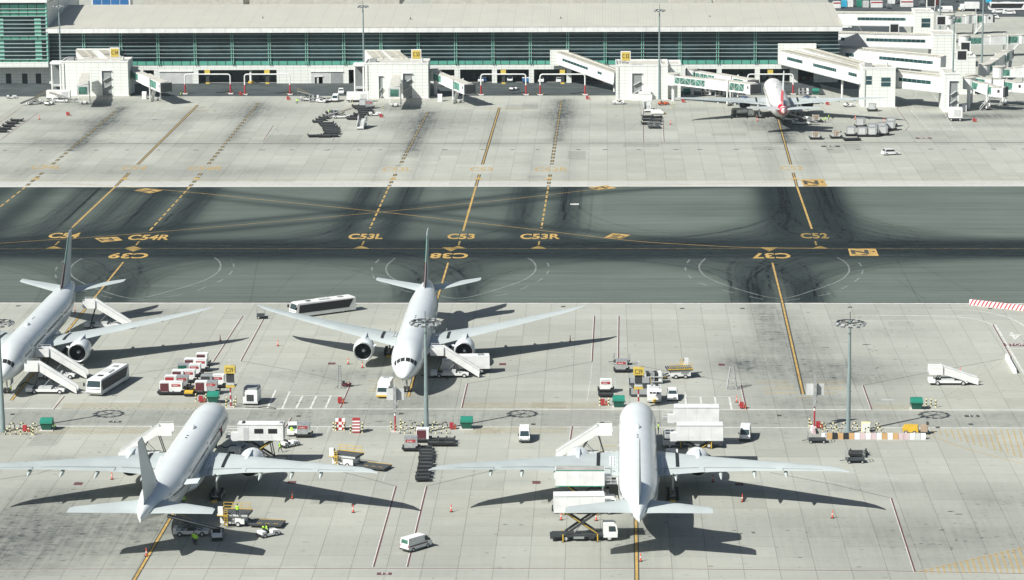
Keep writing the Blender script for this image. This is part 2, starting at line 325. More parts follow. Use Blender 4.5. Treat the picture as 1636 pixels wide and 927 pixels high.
def tax_field(X, Y):
    F = np.zeros_like(X)
    def strip(P, sig, amp, o=0.0):
        nonlocal F
        D = dist_poly(X, Y, offs(P, o) if o else P); F = 1 - (1 - F) * (1 - amp * np.exp(-(D / sig) ** 2 / 2))
    cl = [(-260, YC), (260, YC)]
    xr = np.clip((X + 110) / 60, 0, 1) * 1.0
    D = Y - YC
    band = np.exp(-((D + 5.5) / 4.2) ** 2 / 2) * 0.92 + np.exp(-((D - 5.0) / 4.2) ** 2 / 2) * 0.85
    F = np.clip(band * 1.0, 0, 0.96)
    F = 1 - (1 - F) * (1 - 0.42 * np.exp(-((D + 4) / 13.0) ** 2 / 2) * np.clip(1.0 - (X - 60) / 40, 0.25, 1))
    for k, P in LEADN.items():
        p = px2(P); st = 1.0
        amp, sig = {'C52': (0.55, 2.4), 'C54L': (0.55, 3.2), 'C54': (0.35, 3.0), 'C54R': (0.62, 2.6), 'C53L': (0.6, 2.2), 'C53': (0.12, 2.2), 'C53R': (0.5, 2.2)}[k]
        o = 7.0 if k == 'C52' else 5.4
        strip(p, sig, amp, o); strip(p, sig, amp, -o)
        if k == 'C52': strip(p, 5, 0.12)
        tgt = [p[1], (p[-1][0], YC)]
        for sgn in (-1, 1):
            if k == 'C53': continue
            g_ = 1.0 if (k == 'C52' or sgn < 0) else (0.5 if k == 'C53R' else 0.15)
            for rad in ((16, 26, 38, 52) if k == 'C52' else (18, 34)):
                for o in (-5.4, 5.4): strip(fan_curve(tgt, sgn, rad, o), 2.8 if k != 'C52' else 3.6, amp * (0.60 if k == 'C52' else 0.55) * g_)
    for P, a in ((DIA_A, 0.62), (DIA_B, 0.5)):
        p = px2(P); strip(p, 1.9, a, 5.2); strip(p, 1.9, a, -5.2); strip(p, 4.5, a * 0.4)
    # crossing patch at the middle
    c = G(620, 330); F = 1 - (1 - F) * (1 - 0.45 * np.exp(-((X - c.x) / 18) ** 2 / 2 - ((Y - c.y) / 9) ** 2 / 2))
    for k, P in LEADS.items():
        p = px2(P); e = np.array((p[0][0], YC - 4)); base = np.array(p[2]); sN = 1.7 if k == 'C37' else 1.1
        strip([p[1], p[2]], 3.5, 0.18 * sN, 5.6); strip([p[1], p[2]], 3.5, 0.18 * sN, -5.6)
        for sgn in (-1, 1):
            for rad in (24, 36, 50):
                for o in (-5.4, 5.4): strip(fan_curve([base, (e[0], YC - 2)], sgn, rad, o, 1.6), 2.4, 0.19 * sN)
    F += 0.02
    # broad darkening left of the picture above the centreline
    F = 1 - (1 - F) * (1 - 0.30 * np.exp(-((Y - YC - 20) / 16) ** 2 / 2) * np.clip(1 - (X + 40) / 30, 0, 1))
    return np.clip(F, 0, 1)
def blob(F, X, Y, px, py, rx, ry, a):
    c = G(px, py); return 1 - (1 - F) * (1 - a * np.exp(-((X - c.x) / rx) ** 2 / 2 - ((Y - c.y) / ry) ** 2 / 2))
def north_field(X, Y):
    F = np.zeros_like(X) + 0.02
    def strip(P, sig, amp, o=0.0):
        nonlocal F
        D = dist_poly(X, Y, offs(P, o) if o else P); F = 1 - (1 - F) * (1 - amp * np.exp(-(D / sig) ** 2 / 2))
    for k, a, y0, y1 in (('C54L', 0.75, 172, 240), ('C54', 0.22, 172, 230), ('C54R', 0.4, 165, 225), ('C53L', 0.75, 180, 240), ('C53', 0.22, 180, 230), ('C53R', 0.6, 160, 225), ('C52', 0.75, 190, 228)):
        (xa, ya), (xb, yb) = LEADN[k][0], LEADN[k][1]
        f = lambda y: (xa + (xb - xa) * (y - ya) / (yb - ya), y)
        p = px2([f(y0), f((y0+y1)/2), f(y1)])
        strip(p, 1.5, a, 0.8); strip(p, 3.6, a * 0.35)
        p2 = px2([f(235), f(298)]); strip(p2, 1.8, a * 0.28, 5.2); strip(p2, 1.8, a * 0.28, -5.2)
    for (px_, py_, rx, ry, a) in ((150,166,8,7,.6),(165,195,6,16,.45),(630,172,7,6,.6),(665,195,6,18,.5),(898,175,4,20,.6),(60,230,5,26,.25),(400,175,5,18,.4),(885,185,6,8,.4),(1010,168,9,4,.3),(1220,195,8,10,.5),(1260,205,7,12,.6),(760,190,10,8,.25),(700,200,12,8,.25),
        (150,195,14,5,.35),(100,225,10,5,.35),(55,180,8,6,.2),(420,175,10,6,.35),(380,185,12,5,.3),(300,190,9,4,.25),(330,235,20,6,.12),(520,225,12,8,.2),(1560,186,12,5,.8),(1625,172,16,7,.7),(1590,200,14,4,.4),(1450,215,14,6,.2),(1100,175,12,4,.25),(1540,150,12,6,.3),(960,200,16,9,.2)):
        F = blob(F, X, Y, px_, py_, rx, ry, a)
    y = G(818, 274).y; m_ = np.exp(-((Y - y) / 7) ** 2 / 2) * np.clip(1 - (X + 95) / 25, 0, 1); F = 1 - (1 - F) * (1 - 0.32 * m_)
    y = G(818, 229).y; F = 1 - (1 - F) * (1 - 0.10 * np.exp(-((Y - y) / 4) ** 2 / 2))
    F = np.where((Y > YE - 0.5) & (Y < YE + 7), F * 0.3, F)
    return np.clip(F, 0, 1)
def south_field(X, Y):
    F = np.zeros_like(X) + 0.05
    for (px_, py_, rx, ry, a) in ((1222,505,2.2,14,.5),(1246,535,4,20,.34),(1290,555,4,16,.3),(1262,600,10,12,.14),(1196,555,5,12,.22),(1360,585,8,4,.45),(1420,530,9,5,.3),(1320,600,10,6,.25),(1350,605,8,4,.35),(1280,645,7,6,.45),
        (1190,583,4,5,.7),(600,600,12,5,.42),(650,640,7,6,.35),(500,640,18,6,.22),(430,645,9,5,.25),(250,500,5,4,.35),(90,735,4,3,.3),(90,790,5,3,.35),(225,842,8,6,.5),(20,860,6,18,.42),(25,870,14,12,.4),(60,830,12,9,.3),(110,880,16,8,.25),(330,800,10,12,.2),(1016,870,5,12,.3),
        (1000,850,4,4,.3),(830,770,3,2,.2),(980,600,10,6,.15),(1200,830,10,6,.15),(1500,870,22,10,.28),(1600,800,6,5,.35),(1480,850,14,8,.2),(700,915,8,3,.2),(1380,640,6,3,.2),(1220,690,14,4,.25),(1380,780,10,4,.25),(600,690,10,4,.2),(120,500,8,5,.15),(700,590,20,6,.1),(380,690,8,6,.25),(720,875,16,5,.12),(560,770,8,4,.12)):
        F = blob(F, X, Y, px_, py_, rx, ry, a)
    y0 = G(818, 682).y; y1 = G(818, 656).y; ym = (y0 + y1) / 2
    inb = 1 / (1 + np.exp(-(Y - y0) / 0.35)) / (1 + np.exp((Y - y1) / 0.35))
    F = 1 - (1 - F) * (1 - 0.20 * inb); F = 1 - (1 - F) * (1 - 0.22 * np.exp(-((Y - ym + 2.6) / 1.7) ** 2 / 2)) * (1 - 0.22 * np.exp(-((Y - ym - 2.6) / 1.7) ** 2 / 2))
    y = G(818, 494).y; F = 1 - (1 - F) * (1 - 0.05 * np.exp(-((Y - y) / 5) ** 2 / 2))
    return np.clip(F, 0, 1)
gb = MB(); gb.poly([(-9000, -2000, -0.12), (9000, -2000, -0.12), (9000, 16000, -0.12), (-9000, 16000, -0.12)], 'concrete'); struct(gb, 'ground')
sheet('taxiway', -300, 240, YS, YE, 0.75, tax_field, 'asphalt')
sheet('apron_near_terminal', -330, 330, YE, 1300, 1.2, north_field, 'concrete')
sheet('apron_remote_stands', -250, 210, 330, YS, 0.9, south_field, 'concrete')

# service road in front of the terminal, and beyond
YR0 = G(818, 153).y; YF = 946.0
b = MB(); b.poly([(-330, YR0, 0.02), (93, YR0, 0.02), (93, YF + 16, 0.02), (-330, YF + 16, 0.02)], 'darkroad') if False else None
mat('road', (0.050, 0.062, 0.064), 0.85, noise=0.35, scale=0.15)
b = MB(); b.poly([(-330, YR0, 0.02), (72, YR0, 0.02), (72, YF + 2, 0.02), (-330, YF + 2, 0.02)], 'road')
b.poly([G(1340,142,.02), G(1440,142,.02), G(1470,118,.02), G(1480,96,.02), G(1345,96,.02), G(1300,132,.02)], 'road')
b.poly([G(1345,60,.02), G(1455,60,.02), G(1440,38,.02), G(1345,38,.02)], 'road')
b.poly([G(1560,27,.02), G(1700,27,.02), G(1700,12,.02), G(1560,12,.02)], 'road'); b.poly([G(1330,18,.024), G(1720,18,.024), G(1720,-30,.024), G(1310,-30,.024)], 'road'); struct(b, 'service_road')

# ------------------------------------------------------------------ painted markings
mk = MB()
def dashes(P, on, off, wd, k, z=0.03, border=None):
    P = np.array([p[:2] for p in P], float); seg = np.linalg.norm(np.diff(P, axis=0), axis=1); cum = np.concatenate([[0], np.cumsum(seg)]); s_ = 0.0
    at_ = lambda s: (np.interp(s, cum, P[:, 0]), np.interp(s, cum, P[:, 1]))
    while s_ < cum[-1]:
        e = min(s_ + on, cum[-1])
        if border: mk.ribbon([at_(s_), at_(e)], border, 'pblack', z - 0.008)
        mk.ribbon([at_(s_), at_((s_ + e) / 2), at_(e)], wd, k, z); s_ += on + off
for k, P in LEADN.items():
    dash = k[-1] in 'LR'; (xa, ya), (xb, yb), (xc, yc) = P[0], P[1], P[2]
    f = lambda y: (xa + (xb - xa) * (y - ya) / (yb - ya), y)
    for seg in ([P[0], f(263)], [P[1], f(298)]):
        p = px2(seg)
        if dash: dashes(p, 3.6, 2.4, 0.42, 'pyfaint', border=1.0)
        else: mk.ribbon(p, 0.85, 'pblack', 0.022); mk.ribbon(p, 0.3, 'pyellow', 0.03)
    p = px2([f(298.7), P[2]]) if k != 'C54L' else px2([f(298.7), (-60, 378)])
    if dash: dashes(p, 4.2, 2.4, 0.45, 'pyellow')
    else: mk.ribbon(p, 0.48, 'pyellow', 0.03)
    if k != 'C54L': mk.ribbon(px2([(P[3][0] + (P[2][0] - P[3][0]) * 0.33, 385.5), (P[3][0] + (P[2][0]-P[3][0]) * .1, 392)]), 0.4, 'pyfaint', 0.03)
mk.ribbon(px2([(197,419),(18,640)]), 0.68, 'pblack', 0.022); mk.ribbon(px2([(197,419),(18,640)]), 0.38, 'pyellow', 0.03)
mk.ribbon(px2([(716,420),(652,634)]), 0.68, 'pblack', 0.022); mk.ribbon(px2([(716,420),(652,634)]), 0.38, 'pyellow', 0.03)
mk.ribbon(px2([(1234,420),(1250,484),(1283,630)]), 0.9, 'pblack', 0.022); mk.ribbon(px2([(1234,420),(1250,484),(1283,630)]), 0.38, 'pyellow', 0.03)
for P in ([(345,705),(273,826.5),(160,1020)], [(1014,700),(1016,830),(1018.5,1000)]): mk.ribbon(px2(P), 0.75, 'pblack', 0.022); mk.ribbon(px2(P), 0.38, 'pyellow', 0.03)
mk.ribbon([(-300, YC), (250, YC)], 0.26, 'pyghost', 0.03); mk.ribbon([(-300, YC), (250, YC)], 0.14, 'pyfaint', 0.034)
mk.ribbon(catmull(px2(DIA_A)), 0.22, 'pyellow', 0.034); mk.ribbon(catmull(px2(DIA_B)), 0.27, 'pyellow', 0.034)
yl = G(818, 286.8).y; mk.ribbon([(-300, yl), (250, yl)], 0.3, 'pyfaint', 0.03)
def ground_text(t, px, py, wpx, hpx, k, flip=False, rot=0.0):
    a = G(px, py); s = (G(px + wpx/2, py).x - G(px - wpx/2, py).x); hgt = G(px, py - hpx/2).y - G(px, py + hpx/2).y
    cw = {1: 0.6, 2: 1.3, 3: 1.95, 4: 2.62}[len(t)]
    M = Matrix.Translation((a.x, a.y, 0.036)) @ Matrix.Rotation(math.pi if flip else rot, 4, 'Z') @ Matrix.Diagonal((s / cw, hgt / 0.72, 1, 1))
    mk.text(t, M, k, 0.03)
for t, x, y, wp in (('C54', 102, 377, 56), ('C54R', 237, 380, 74), ('C53L', 584, 378.5, 66), ('C53', 737, 378.5, 52), ('C53R', 862, 378.5, 71), ('C52', 1301, 377.5, 51)):
    ground_text(t, x, y, wp, 8, 'pyellow' if t != 'C52' else 'pyfaint')
for t, x, y, wp in (('C39', 206, 408.5, 72), ('C38', 718, 408.5, 70), ('C37', 1233, 408.5, 70)): ground_text(t, x, y, wp, 8, 'pyellow', True)
for t, x, y, wp in (('C54L', 74, 267.5, 58), ('C54', 214, 269, 46), ('C54R', 327, 269.5, 62), ('C53L', 634, 271, 56), ('C53', 769, 271, 44), ('C53R', 880, 271, 60), ('C52', 1265, 269, 42)):
    ground_text(t, x, y, wp, 6, 'pyfaint')
for x in (86, 213, 577, 732, 860, 1310, 1229, 720):
    y0 = 398 if x not in (1229, 720) else 396; d = -5 if x not in (1229, 720) else 6
    if x == 213: mk.poly([G(x-14,397,.03), G(x,402,.03), G(x+14,397,.03), G(x,393,.03)], 'pyfaint'); continue
    mk.poly([G(x-14,y0-.6,.03), G(x+14,y0-.6,.03), G(x,y0+d,.03)][::(1 if d > 0 else -1)], 'pyfaint')
for k, x in (('C54L',57),('C54',199),('C54R',314),('C53L',628),('C53',764),('C53R',877),('C52',1269)):
    mk.poly([G(x-8,286.5,.034), G(x+8,286.5,.034), G(x+1,283.5,.034)], 'pyellow')
# direction panels painted on the taxiway: yellow with black characters
for cs, rot in ((((1279,287),(1316,286.5),(1322,297.5),(1284,298)), 90), (((1355,397.5),(1399,397.5),(1404,409),(1358,409)), 90), (((964,380.5),(979,372.5),(1008,375.5),(993,381)), 75),
            (((151,380.5),(187,378.5),(196,384),(163,387.5)), 100), (((214,304.5),(232,301.3),(260,304.5),(240,309)), 75), (((940,299.6),(968,296),(985,300.5),(955,304)), 100)):
    q = [G(x, y, 0.04) for x, y in cs]; mk.poly(q[::-1], 'pyellow')
    ex = (q[1] - q[0] + q[2] - q[3]) / 2; ey = (q[0] - q[3] + q[1] - q[2]) / 2; c = sum(q, Vector()) / 4
    M = Matrix(((ex.x, ey.x, 0, c.x - ex.x * .08), (ex.y, ey.y, 0, c.y - ex.y * .08), (0, 0, 1, 0.046), (0, 0, 0, 1)))
    mk.text('Z', M @ Matrix.Translation((0.0, 0.05, 0)) @ Matrix.Diagonal((0.8, 0.85, 1, 1)) @ Matrix.Rotation(math.pi / 2, 4, 'Z'), 'pblack', 0.05)
    for a_, b_ in (((0.42, 0.02), (0.5, 0.2)), ((-0.25, -0.42), (0.05, -0.34)), ((0.0, -0.42), (0.2, -0.28))):
        mk.poly([M @ Vector((a_[0], a_[1], 0.001)), M @ Vector((b_[0], a_[1], 0.001)), M @ Vector((b_[0], b_[1], 0.001)), M @ Vector((a_[0], b_[1], 0.001))], 'pblack')
# light worn patch, white rectangle on the taxiway
mk.poly([G(911,327.5,.04), G(925,327.5,.04), G(925,325.3,.04), G(911,325.3,.04)], 'pwhite')
# white edges and lines
mk.ribbon([(-300, YE + 1.2), (250, YE + 1.2)], 2.2, 'pslab', 0.018); mk.ribbon([(-300, YE + 4.5), (250, YE + 4.5)], 9, 'pslab', 0.012)
mk.ribbon([(-250, YS - 0.5), (88, YS - 0.5)], 0.7, 'pwhite', 0.02); mk.ribbon([(-250, YS + 0.35), (88, YS + 0.35)], 0.6, 'pblack', 0.02)
y = G(818, 229).y; mk.ribbon([(-300, y), (250, y)], 0.65, 'pblack', 0.02); y = G(818, 231.5).y; mk.ribbon([(-300, y), (250, y)], 0.35, 'pdark', 0.02)
y = G(818, 238.3).y; mk.ribbon([(-300, y), (250, y)], 0.5, 'pwfaint', 0.02)
y = G(818, 239.3).y
for i in range(34):
    x = -170 + i * 9.0 + random.uniform(-2, 2); mk.ribbon([(x, y), (x + random.uniform(.8, 1.8), y)], 0.9, 'pblack', 0.03)
y = G(818, 504).y; mk.ribbon([(-250, y), (84, y)], 0.35, 'pwfaint', 0.02)
y = G(818, 494).y; dashes([(-250, y), (70, y)], 9, 6, 0.35, 'pwfaint')
y = G(818, 654).y; mk.ribbon([(-250, y), (250, y)], 0.45, 'pwhite', 0.02)
y = G(818, 682.5).y; mk.ribbon([(-250, y), (250, y)], 0.4, 'pwhite', 0.02)
y = G(818, 657).y
mk.ribbon(px2([(0,910),(600,908.5),(1000,908.5),(1440,913),(1640,917)]), 0.22, 'pred', 0.02); mk.ribbon(px2([(0,911),(600,909.5),(1000,909.5),(1440,914),(1640,918)]), 0.15, 'pwhite', 0.022)
for a, b_ in (((388,505),(341,578)), ((424,505),(385,577)), ((950,505),(946,578)), ((989,505),(988,578)), ((1379,616),(1393,655)), ((1184,615),(1193,655)), ((561,612),(544,652)), ((747,613),(738,652)),
             ((103,633),(86,654)), ((633,777),(597,906)), ((682,777),(651,906)), ((1424,796),(1462,914)), ((914.5,681),(910.5,709)), ((245,681),(232,700)), ((1586,519),(1616,572)), ((466,668),(442,704)),
             ((436,201),(420,226)), ((544,201),(531,226)), ((1028,178),(1028,227)), ((1059,190),(1061,227)), ((1432,173),(1452,200)), ((34,172),(0,195)), ((60,180),(0,224)), ((1452,202),(1446,209))):
    p = px2([a, b_]); n_ = 0.22 if a[1] > 240 else 0.2
    mk.ribbon(p, n_, 'pred', 0.03)
    mk.ribbon(offs(p, -n_ * 0.85), n_ * 0.55, 'pwhite', 0.032)
mk.ribbon(catmull(px2([(1400,504),(1470,505),(1530,507),(1565,512),(1586,519)])), 0.3, 'pwhite', 0.03)
mk.ribbon(catmull(px2([(1500,494.5),(1560,497),(1605,506),(1630,517),(1645,530)])), 0.3, 'pwhite', 0.03)
mk.ribbon(px2([(1590,519),(1640,604)]), 0.4, 'pwhite', 0.03); mk.ribbon(px2([(1611,557),(1640,557)]), 0.4, 'pwhite', 0.03)
for P in (((341,578),(200,600),(60,622)), ((385,577),(480,594),(560,612)), ((946,578),(850,596),(747,613)), ((988,578),(1080,596),(1184,613)), ((633,777),(600,768),(530,750)), ((682,777),(740,763),(830,742)),
          ((1424,796),(1330,774),(1230,755)), ((1379,616),(1480,596),(1605,573)), ((0,766),(60,757),(100,745))): mk.ribbon(px2(P), 0.13, 'pblack', 0.02)
# parking bays
for x0, x1 in ((441,427), (463,451), (484,473), (506,496), (529,520)):
    mk.ribbon(px2([(x0, 623 if x0 < 445 else 632 if x0 > 464 else 625.5), (x1, 653)]), 0.35, 'pwhite', 0.03)
mk.ribbon(px2([(401,615),(441,623),(463,626)]), 0.2, 'pwfaint', 0.03); mk.ribbon(px2([(463,632.5),(551,632.5)]), 0.25, 'pwhite', 0.03); mk.ribbon(px2([(418,653.5),(548,653.5)]), 0.3, 'pwhite', 0.03)
for x0, x1 in ((1095,1097), (1119,1122), (1142,1145), (1165,1169)): mk.ribbon(px2([(x0, 634), (x1, 655)]), 0.35, 'pwhite', 0.03)
mk.ribbon(px2([(1095,627),(1096,634)]), 0.3, 'pwhite', 0.03); mk.ribbon(px2([(1060,620),(1095,627)]), 0.2, 'pwfaint', 0.03); mk.ribbon(px2([(1095,634.3),(1180,634.3)]), 0.25, 'pwhite', 0.03)
for P in (((352,613),(375,595),(426,591),(480,602),(512,608),(482,616),(440,609),(400,600)), ((946,582),(944,606),(938,641)), ((983,604),(982,640)), ((938,606),(990,607),(1075,616),(1132,610),(1108,601),(1088,598)),
          ((1205,738),(1223,731),(1290,747),(1435,767),(1393,783),(1255,757)), ((1358,757),(1373,754),(1436,766)), ((620,745),(612,769),(680,770)), ((620,745),(678,745)), ((497,720),(532,708)), ((508,681),(504,698),(520,699),(527,681)),
          ((400,585),(378,592)), ((388,585),(376,604)), ((355,640),(362,620))): mk.ribbon(px2(P), 0.22, 'pwfaint', 0.03)
# yellow stand stop bars
for x0, x1, y in ((588,637,609),(596,604,615),(590,604,621),(588,604,626),(1210,1262,611),(1236,1268,617),(1219,1270,622),(1221,1275,628),(1296,1350,611),(1304,1345,618),(1304,1350,622),(1296,1337,628),(1275,1295,635),(641,661,632),
                  (950,984,721),(963,984,713),(287,330,172),(300,345,177),(770,836,175),(775,850,173),(962,1012,172)): mk.ribbon(px2([(x0, y), (x1, y)]), 0.45, 'pyfaint', 0.03)
# yellow hatch areas
for a, b_, n_ in (((1482,687),(1660,735),15), ):
    for i in range(17):
        x = 1481 + i * 9.9; yb = 687 + i * 3.0 + (1 if i else 0); mk.ribbon(px2([(x - 1, 686.5), (x + 1 + (yb - 686) * 0.26, yb + 2)]), 0.24, 'pyfaint', 0.03)
    mk.ribbon(px2([(1481,694),(1540,716),(1640,743)]), 0.25, 'pyfaint', 0.03)
    for i in range(10): mk.ribbon(px2([(1560 + i * 7, 713 + i * 2.6), (1650, 712 + i * 3)]), 0.2, 'pyghost', 0.03)
mk.ribbon(px2([(1466,914),(1640,875)]), 0.25, 'pyfaint', 0.03)
for i in range(17):
    x = 1480 + i * 10.0; yt = 911 - (x - 1480) * 0.228; mk.ribbon(px2([(x - (916 - yt) * 0.30, yt), (x, 916)]), 0.3, 'pyfaint', 0.03)
mk.ribbon(px2([(1475,653),(1530,622),(1605,576)]), 0.3, 'pyghost', 0.03)
for i in range(24): mk.ribbon(px2([(1490 + i * 3.2, 653 - i * 3.0), (1660, 650 - i * 2.4)]), 0.22, 'pyghost', 0.03)
for (x0, x1, y0, y1, dx) in ((100,318,644,654,7),(850,955,643,653,6),(1392,1475,647,655,6),(738,905,643,653,0),(760,905,682,692,5),(0,240,683,694,7),(742,800,684,694,5)):
    for i in range(int((x1 - x0) / 9) + 1): mk.ribbon(px2([(x0 + i * 9, y0), (x0 + i * 9 + 22, y1)]), 0.28, 'pyghost', 0.025)
    mk.ribbon(px2([(x0, (y0+y1)/2), (x1, (y0+y1)/2)]), G(800, y0).y - G(800, y1).y, 'pyghost', 0.02)
# oval turning marks
def oval(pts, k, wd=0.35, dash=None):
    p = catmull(px2(pts), 8)
    if dash: dashes(p, dash[0], dash[1], wd, k)
    else: mk.ribbon(p, wd, k, 0.03)
OV = [(1127,413),(1118,423),(1119,433),(1133,445),(1178,462),(1245,477),(1300,464),(1340,449),(1355,437),(1356,427),(1349,418),(1338,412)]
OD = [(1102,415),(1095,425),(1098,438),(1112,450),(1145,461),(1180,470),(1240,481),(1300,474),(1330,468),(1352,458),(1370,447),(1378,435),(1376,425),(1366,414)]
for dx, sx in ((0, 1.0), (-517, 1.0), (-1035, 1.0)):
    sh = lambda P: [((x - 1240) * sx + 1240 + dx + (484 - y) * (0.0 if dx == 0 else (0.30 if dx == -517 else 0.55)), y) for x, y in P]
    oval(sh(OV), 'pwghost', 0.38); oval(sh(OD), 'pwghost', 0.35, (4.0, 5.0))
# arrow and text blobs: small painted notices
def notice(px, py, wp, t, k='pwhite', border='pred'):
    a = G(px, py); s = G(px + wp/2, py).x - G(px - wp/2, py).x
    mk.ribbon([(a.x - s/2, a.y), (a.x + s/2, a.y)], s * 0.55, border, 0.026)
    cw = 0.66 * len(t); M = Matrix.Translation((a.x, a.y, 0.04)) @ Matrix.Diagonal((s * 0.8 / cw, s * 0.42 / 0.75, 1, 1)); mk.text(t, M, k, 0.02)
notice(1622, 551, 40, 'STOP'); notice(614, 917, 24, '12'); notice(1553, 665, 24, '12', border='pblack'); notice(184, 674, 20, '12', border='pblack'); notice(1476, 221, 26, '25'); notice(1327, 234, 30, '25', border='pblack')
M = Matrix.Translation(G(1622, 536, 0.04)) @ Matrix.Rotation(math.pi, 4, 'Z') @ Matrix.Diagonal((4.5, 9, 1, 1)); mk.text('4', M, 'pwhite')
for x, y, wp in ((199,642,50),(1418,639,20)): mk.ribbon(px2([(x - wp/2, y), (x + wp/2, y)]), 1.1, 'pwfaint', 0.03)
# manhole and hydrant lids
for x, y, wp in ((125,773,14),(193,582,11),(1153,583,10),(857,771,13),(1181,774,13),(466,771,14),(530,581,12),(803,582,11)): mk.ribbon(px2([(x - wp/2, y), (x + wp/2, y)]), 1.7, 'pred', 0.02)
for x, y in ((20,662),(477,665),(641,661),(833,681),(962,675),(852,678),(1245,664),(1090,493),(1186,493),(1358,491),(1582,493),(900,490),(29,489),(566,487),(1498,683),(185,674.5),(1551,678)): mk.ribbon(px2([(x - 3.5, y), (x + 3.5, y)]), 1.1, 'pblack', 0.02)
# terminal side road lines
for y, on in ((140.5, None), (136.5, 6)):
    yy = G(600, y).y
    (mk.ribbon([(-250, yy), (70, yy)], 0.18, 'pwfaint', 0.04) if on is None else dashes([(-250, yy), (70, yy)], 4, 8, 0.25, 'pwfaint', 0.04))
for a, b_ in (((1466,143),(1456,178)), ((1456,178),(1490,212)), ((1487,143),(1525,210)), ((1448,100),(1455,113)), ((1406,92),(1413,112)), ((1372,42),(1380,55))): dashes(px2([a, b_]), 3, 3, 0.22, 'pwhite', 0.04)
struct(mk, 'painted_markings')
pt = MB(); rp = random.Random(21)
paint('patchdark', (0.2, 0.21, 0.2), 0.4, 0.16); paint('patchlight', (0.46, 0.47, 0.43), 0.4, 0.34); paint('oil', (0.03, 0.035, 0.035), 0.5, 0.55)
for i in range(46):
    x = -150 + rp.randrange(0, 52) * 5.2; y = rp.choice((rp.uniform(395, 580), rp.uniform(745, 900))); w_ = 5.2 * rp.choice((1, 1, 2)); h_ = 5.2 * rp.choice((1, 1, 2, 3))
    if y + h_ > YS - 3 and y < YE + 8: continue
    pt.poly([(x, y, .008 + i * .0001), (x + w_ - .2, y, .008 + i * .0001), (x + w_ - .2, y + h_, .008 + i * .0001), (x, y + h_, .008 + i * .0001)], rp.choice(('patchdark', 'patchlight', 'patchlight')))
for i in range(620):
    g0 = rp.choice(((1245, 560, 60, 50), (600, 600, 90, 30), (50, 820, 60, 60), (1540, 850, 90, 40), (650, 185, 120, 30), (1000, 870, 300, 40), (330, 640, 200, 40), (900, 185, 80, 25), (1360, 590, 60, 25), (150, 190, 120, 30), (1500, 190, 110, 25), (1420, 520, 60, 25), (300, 190, 120, 25), (870, 600, 200, 60)))
    px_, py_ = rp.gauss(g0[0], g0[2]), rp.gauss(g0[1], g0[3])
    if py_ > 925 or (py_ < 486 and py_ > 296) or py_ < 156: continue
    c = G(px_, py_); rr_ = rp.uniform(.06, .17) * (1.4 if py_ < 300 else 1) * (2.0 if rp.random() < .08 else 1); st_ = rp.uniform(1, 3.0)
    pt.poly([(c.x + rr_ * st_ * math.cos(2*math.pi*k/9) * rp.uniform(.7, 1.2), c.y + rr_ * 1.3 * math.sin(2*math.pi*k/9) * rp.uniform(.7, 1.2), .014 + i * .00001) for k in range(9)], 'oil')
struct(pt, 'concrete_repairs')
# thin tyre scuffs
sk = MB()
rs = random.Random(3)
for k, P in LEADS.items():
    p = px2(P); e = np.array((p[0][0], YC - 3)); base = np.array(p[2])
    for i in range(64 if k == 'C37' else 42):
        sg = rs.choice((-1, 1)); q = fan_curve([base, (e[0], YC - 1)], sg, rs.uniform(16, 56), rs.choice((-5.4, 5.4)) + rs.gauss(0, 3.0), 1.3)
        q = [x for x in q if YS < x[1] < YE - .5]; sk.ribbon(q, rs.uniform(0.3, 1.0), 'skid', 0.01 + i * 0.0002)
for kk, cnt in (('C52', 80), ('C53R', 24), ('C53L', 30), ('C54R', 34), ('C54', 24)):
    pp = px2(LEADN[kk]); top = np.array(G(LEADN[kk][1][0] + (LEADN[kk][2][0] - LEADN[kk][1][0]) * .25, 299)[:2]); top[1] = YE - .6
    for i in range(cnt):
        sg = rs.choice((-1, 1)) if kk in ('C52', 'C53R') else -1
        q = fan_curve([top, (pp[-1][0], YC)], sg, rs.uniform(12, 54), rs.choice((-5.6, 5.6)) + rs.gauss(0, 2.2), 1.25)
        q = [x for x in q if YS < x[1] < YE - .5]
        if len(q) > 2: sk.ribbon(q, rs.uniform(.3, 1.1), 'skid', 0.011 + i * 0.0001)
c52 = px2(LEADN['C52']); e = np.array(c52[-1])
for i in range(26):
    o = rs.uniform(4, 16); t = rs.uniform(14, 46)
    o = rs.uniform(5, 30); hh = rs.uniform(6, 26); q = catmull([e + (o - 6, hh * 1.2), e + (o - 1, hh), e + (o + 1.5, hh * .6), e + (o, hh * .25), e + (o - 6, 1)], 7); sk.ribbon(q, rs.uniform(.25, .6), 'skid', 0.012 + i * 0.0002)
for pts in (((855,336),(930,352),(937,366),(910,380),(880,386)), ((660,345),(672,352),(670,362),(640,370),(600,373)), ((500,492),(540,455),(600,420)), ((440,470),(480,430),(520,405)), ((415,398),(400,484)), ((1560,470),(1440,410)), ((1430,410),(1470,484)), ((1430,445),(1480,480)),
            ((690,246),(701,250),(702,256),(690,257)), ((860,220),(960,226),(1000,212),(1020,195),(1035,190)), ((440,205),(450,212),(490,208))):
    sk.ribbon(catmull(px2(pts), 8), 0.35, 'skid', 0.016)
for i in range(90):
    x = rs.uniform(-140, 100); y_ = rs.uniform(YS + 3, YE - 3); L = rs.uniform(6, 40); sl = rs.uniform(-.08, .08); sk.ribbon([(x, y_), (x + L, y_ + L * sl)], rs.uniform(.15, .4), rs.choice(('skid', 'plite')), 0.014)
struct(sk, 'tyre_marks')
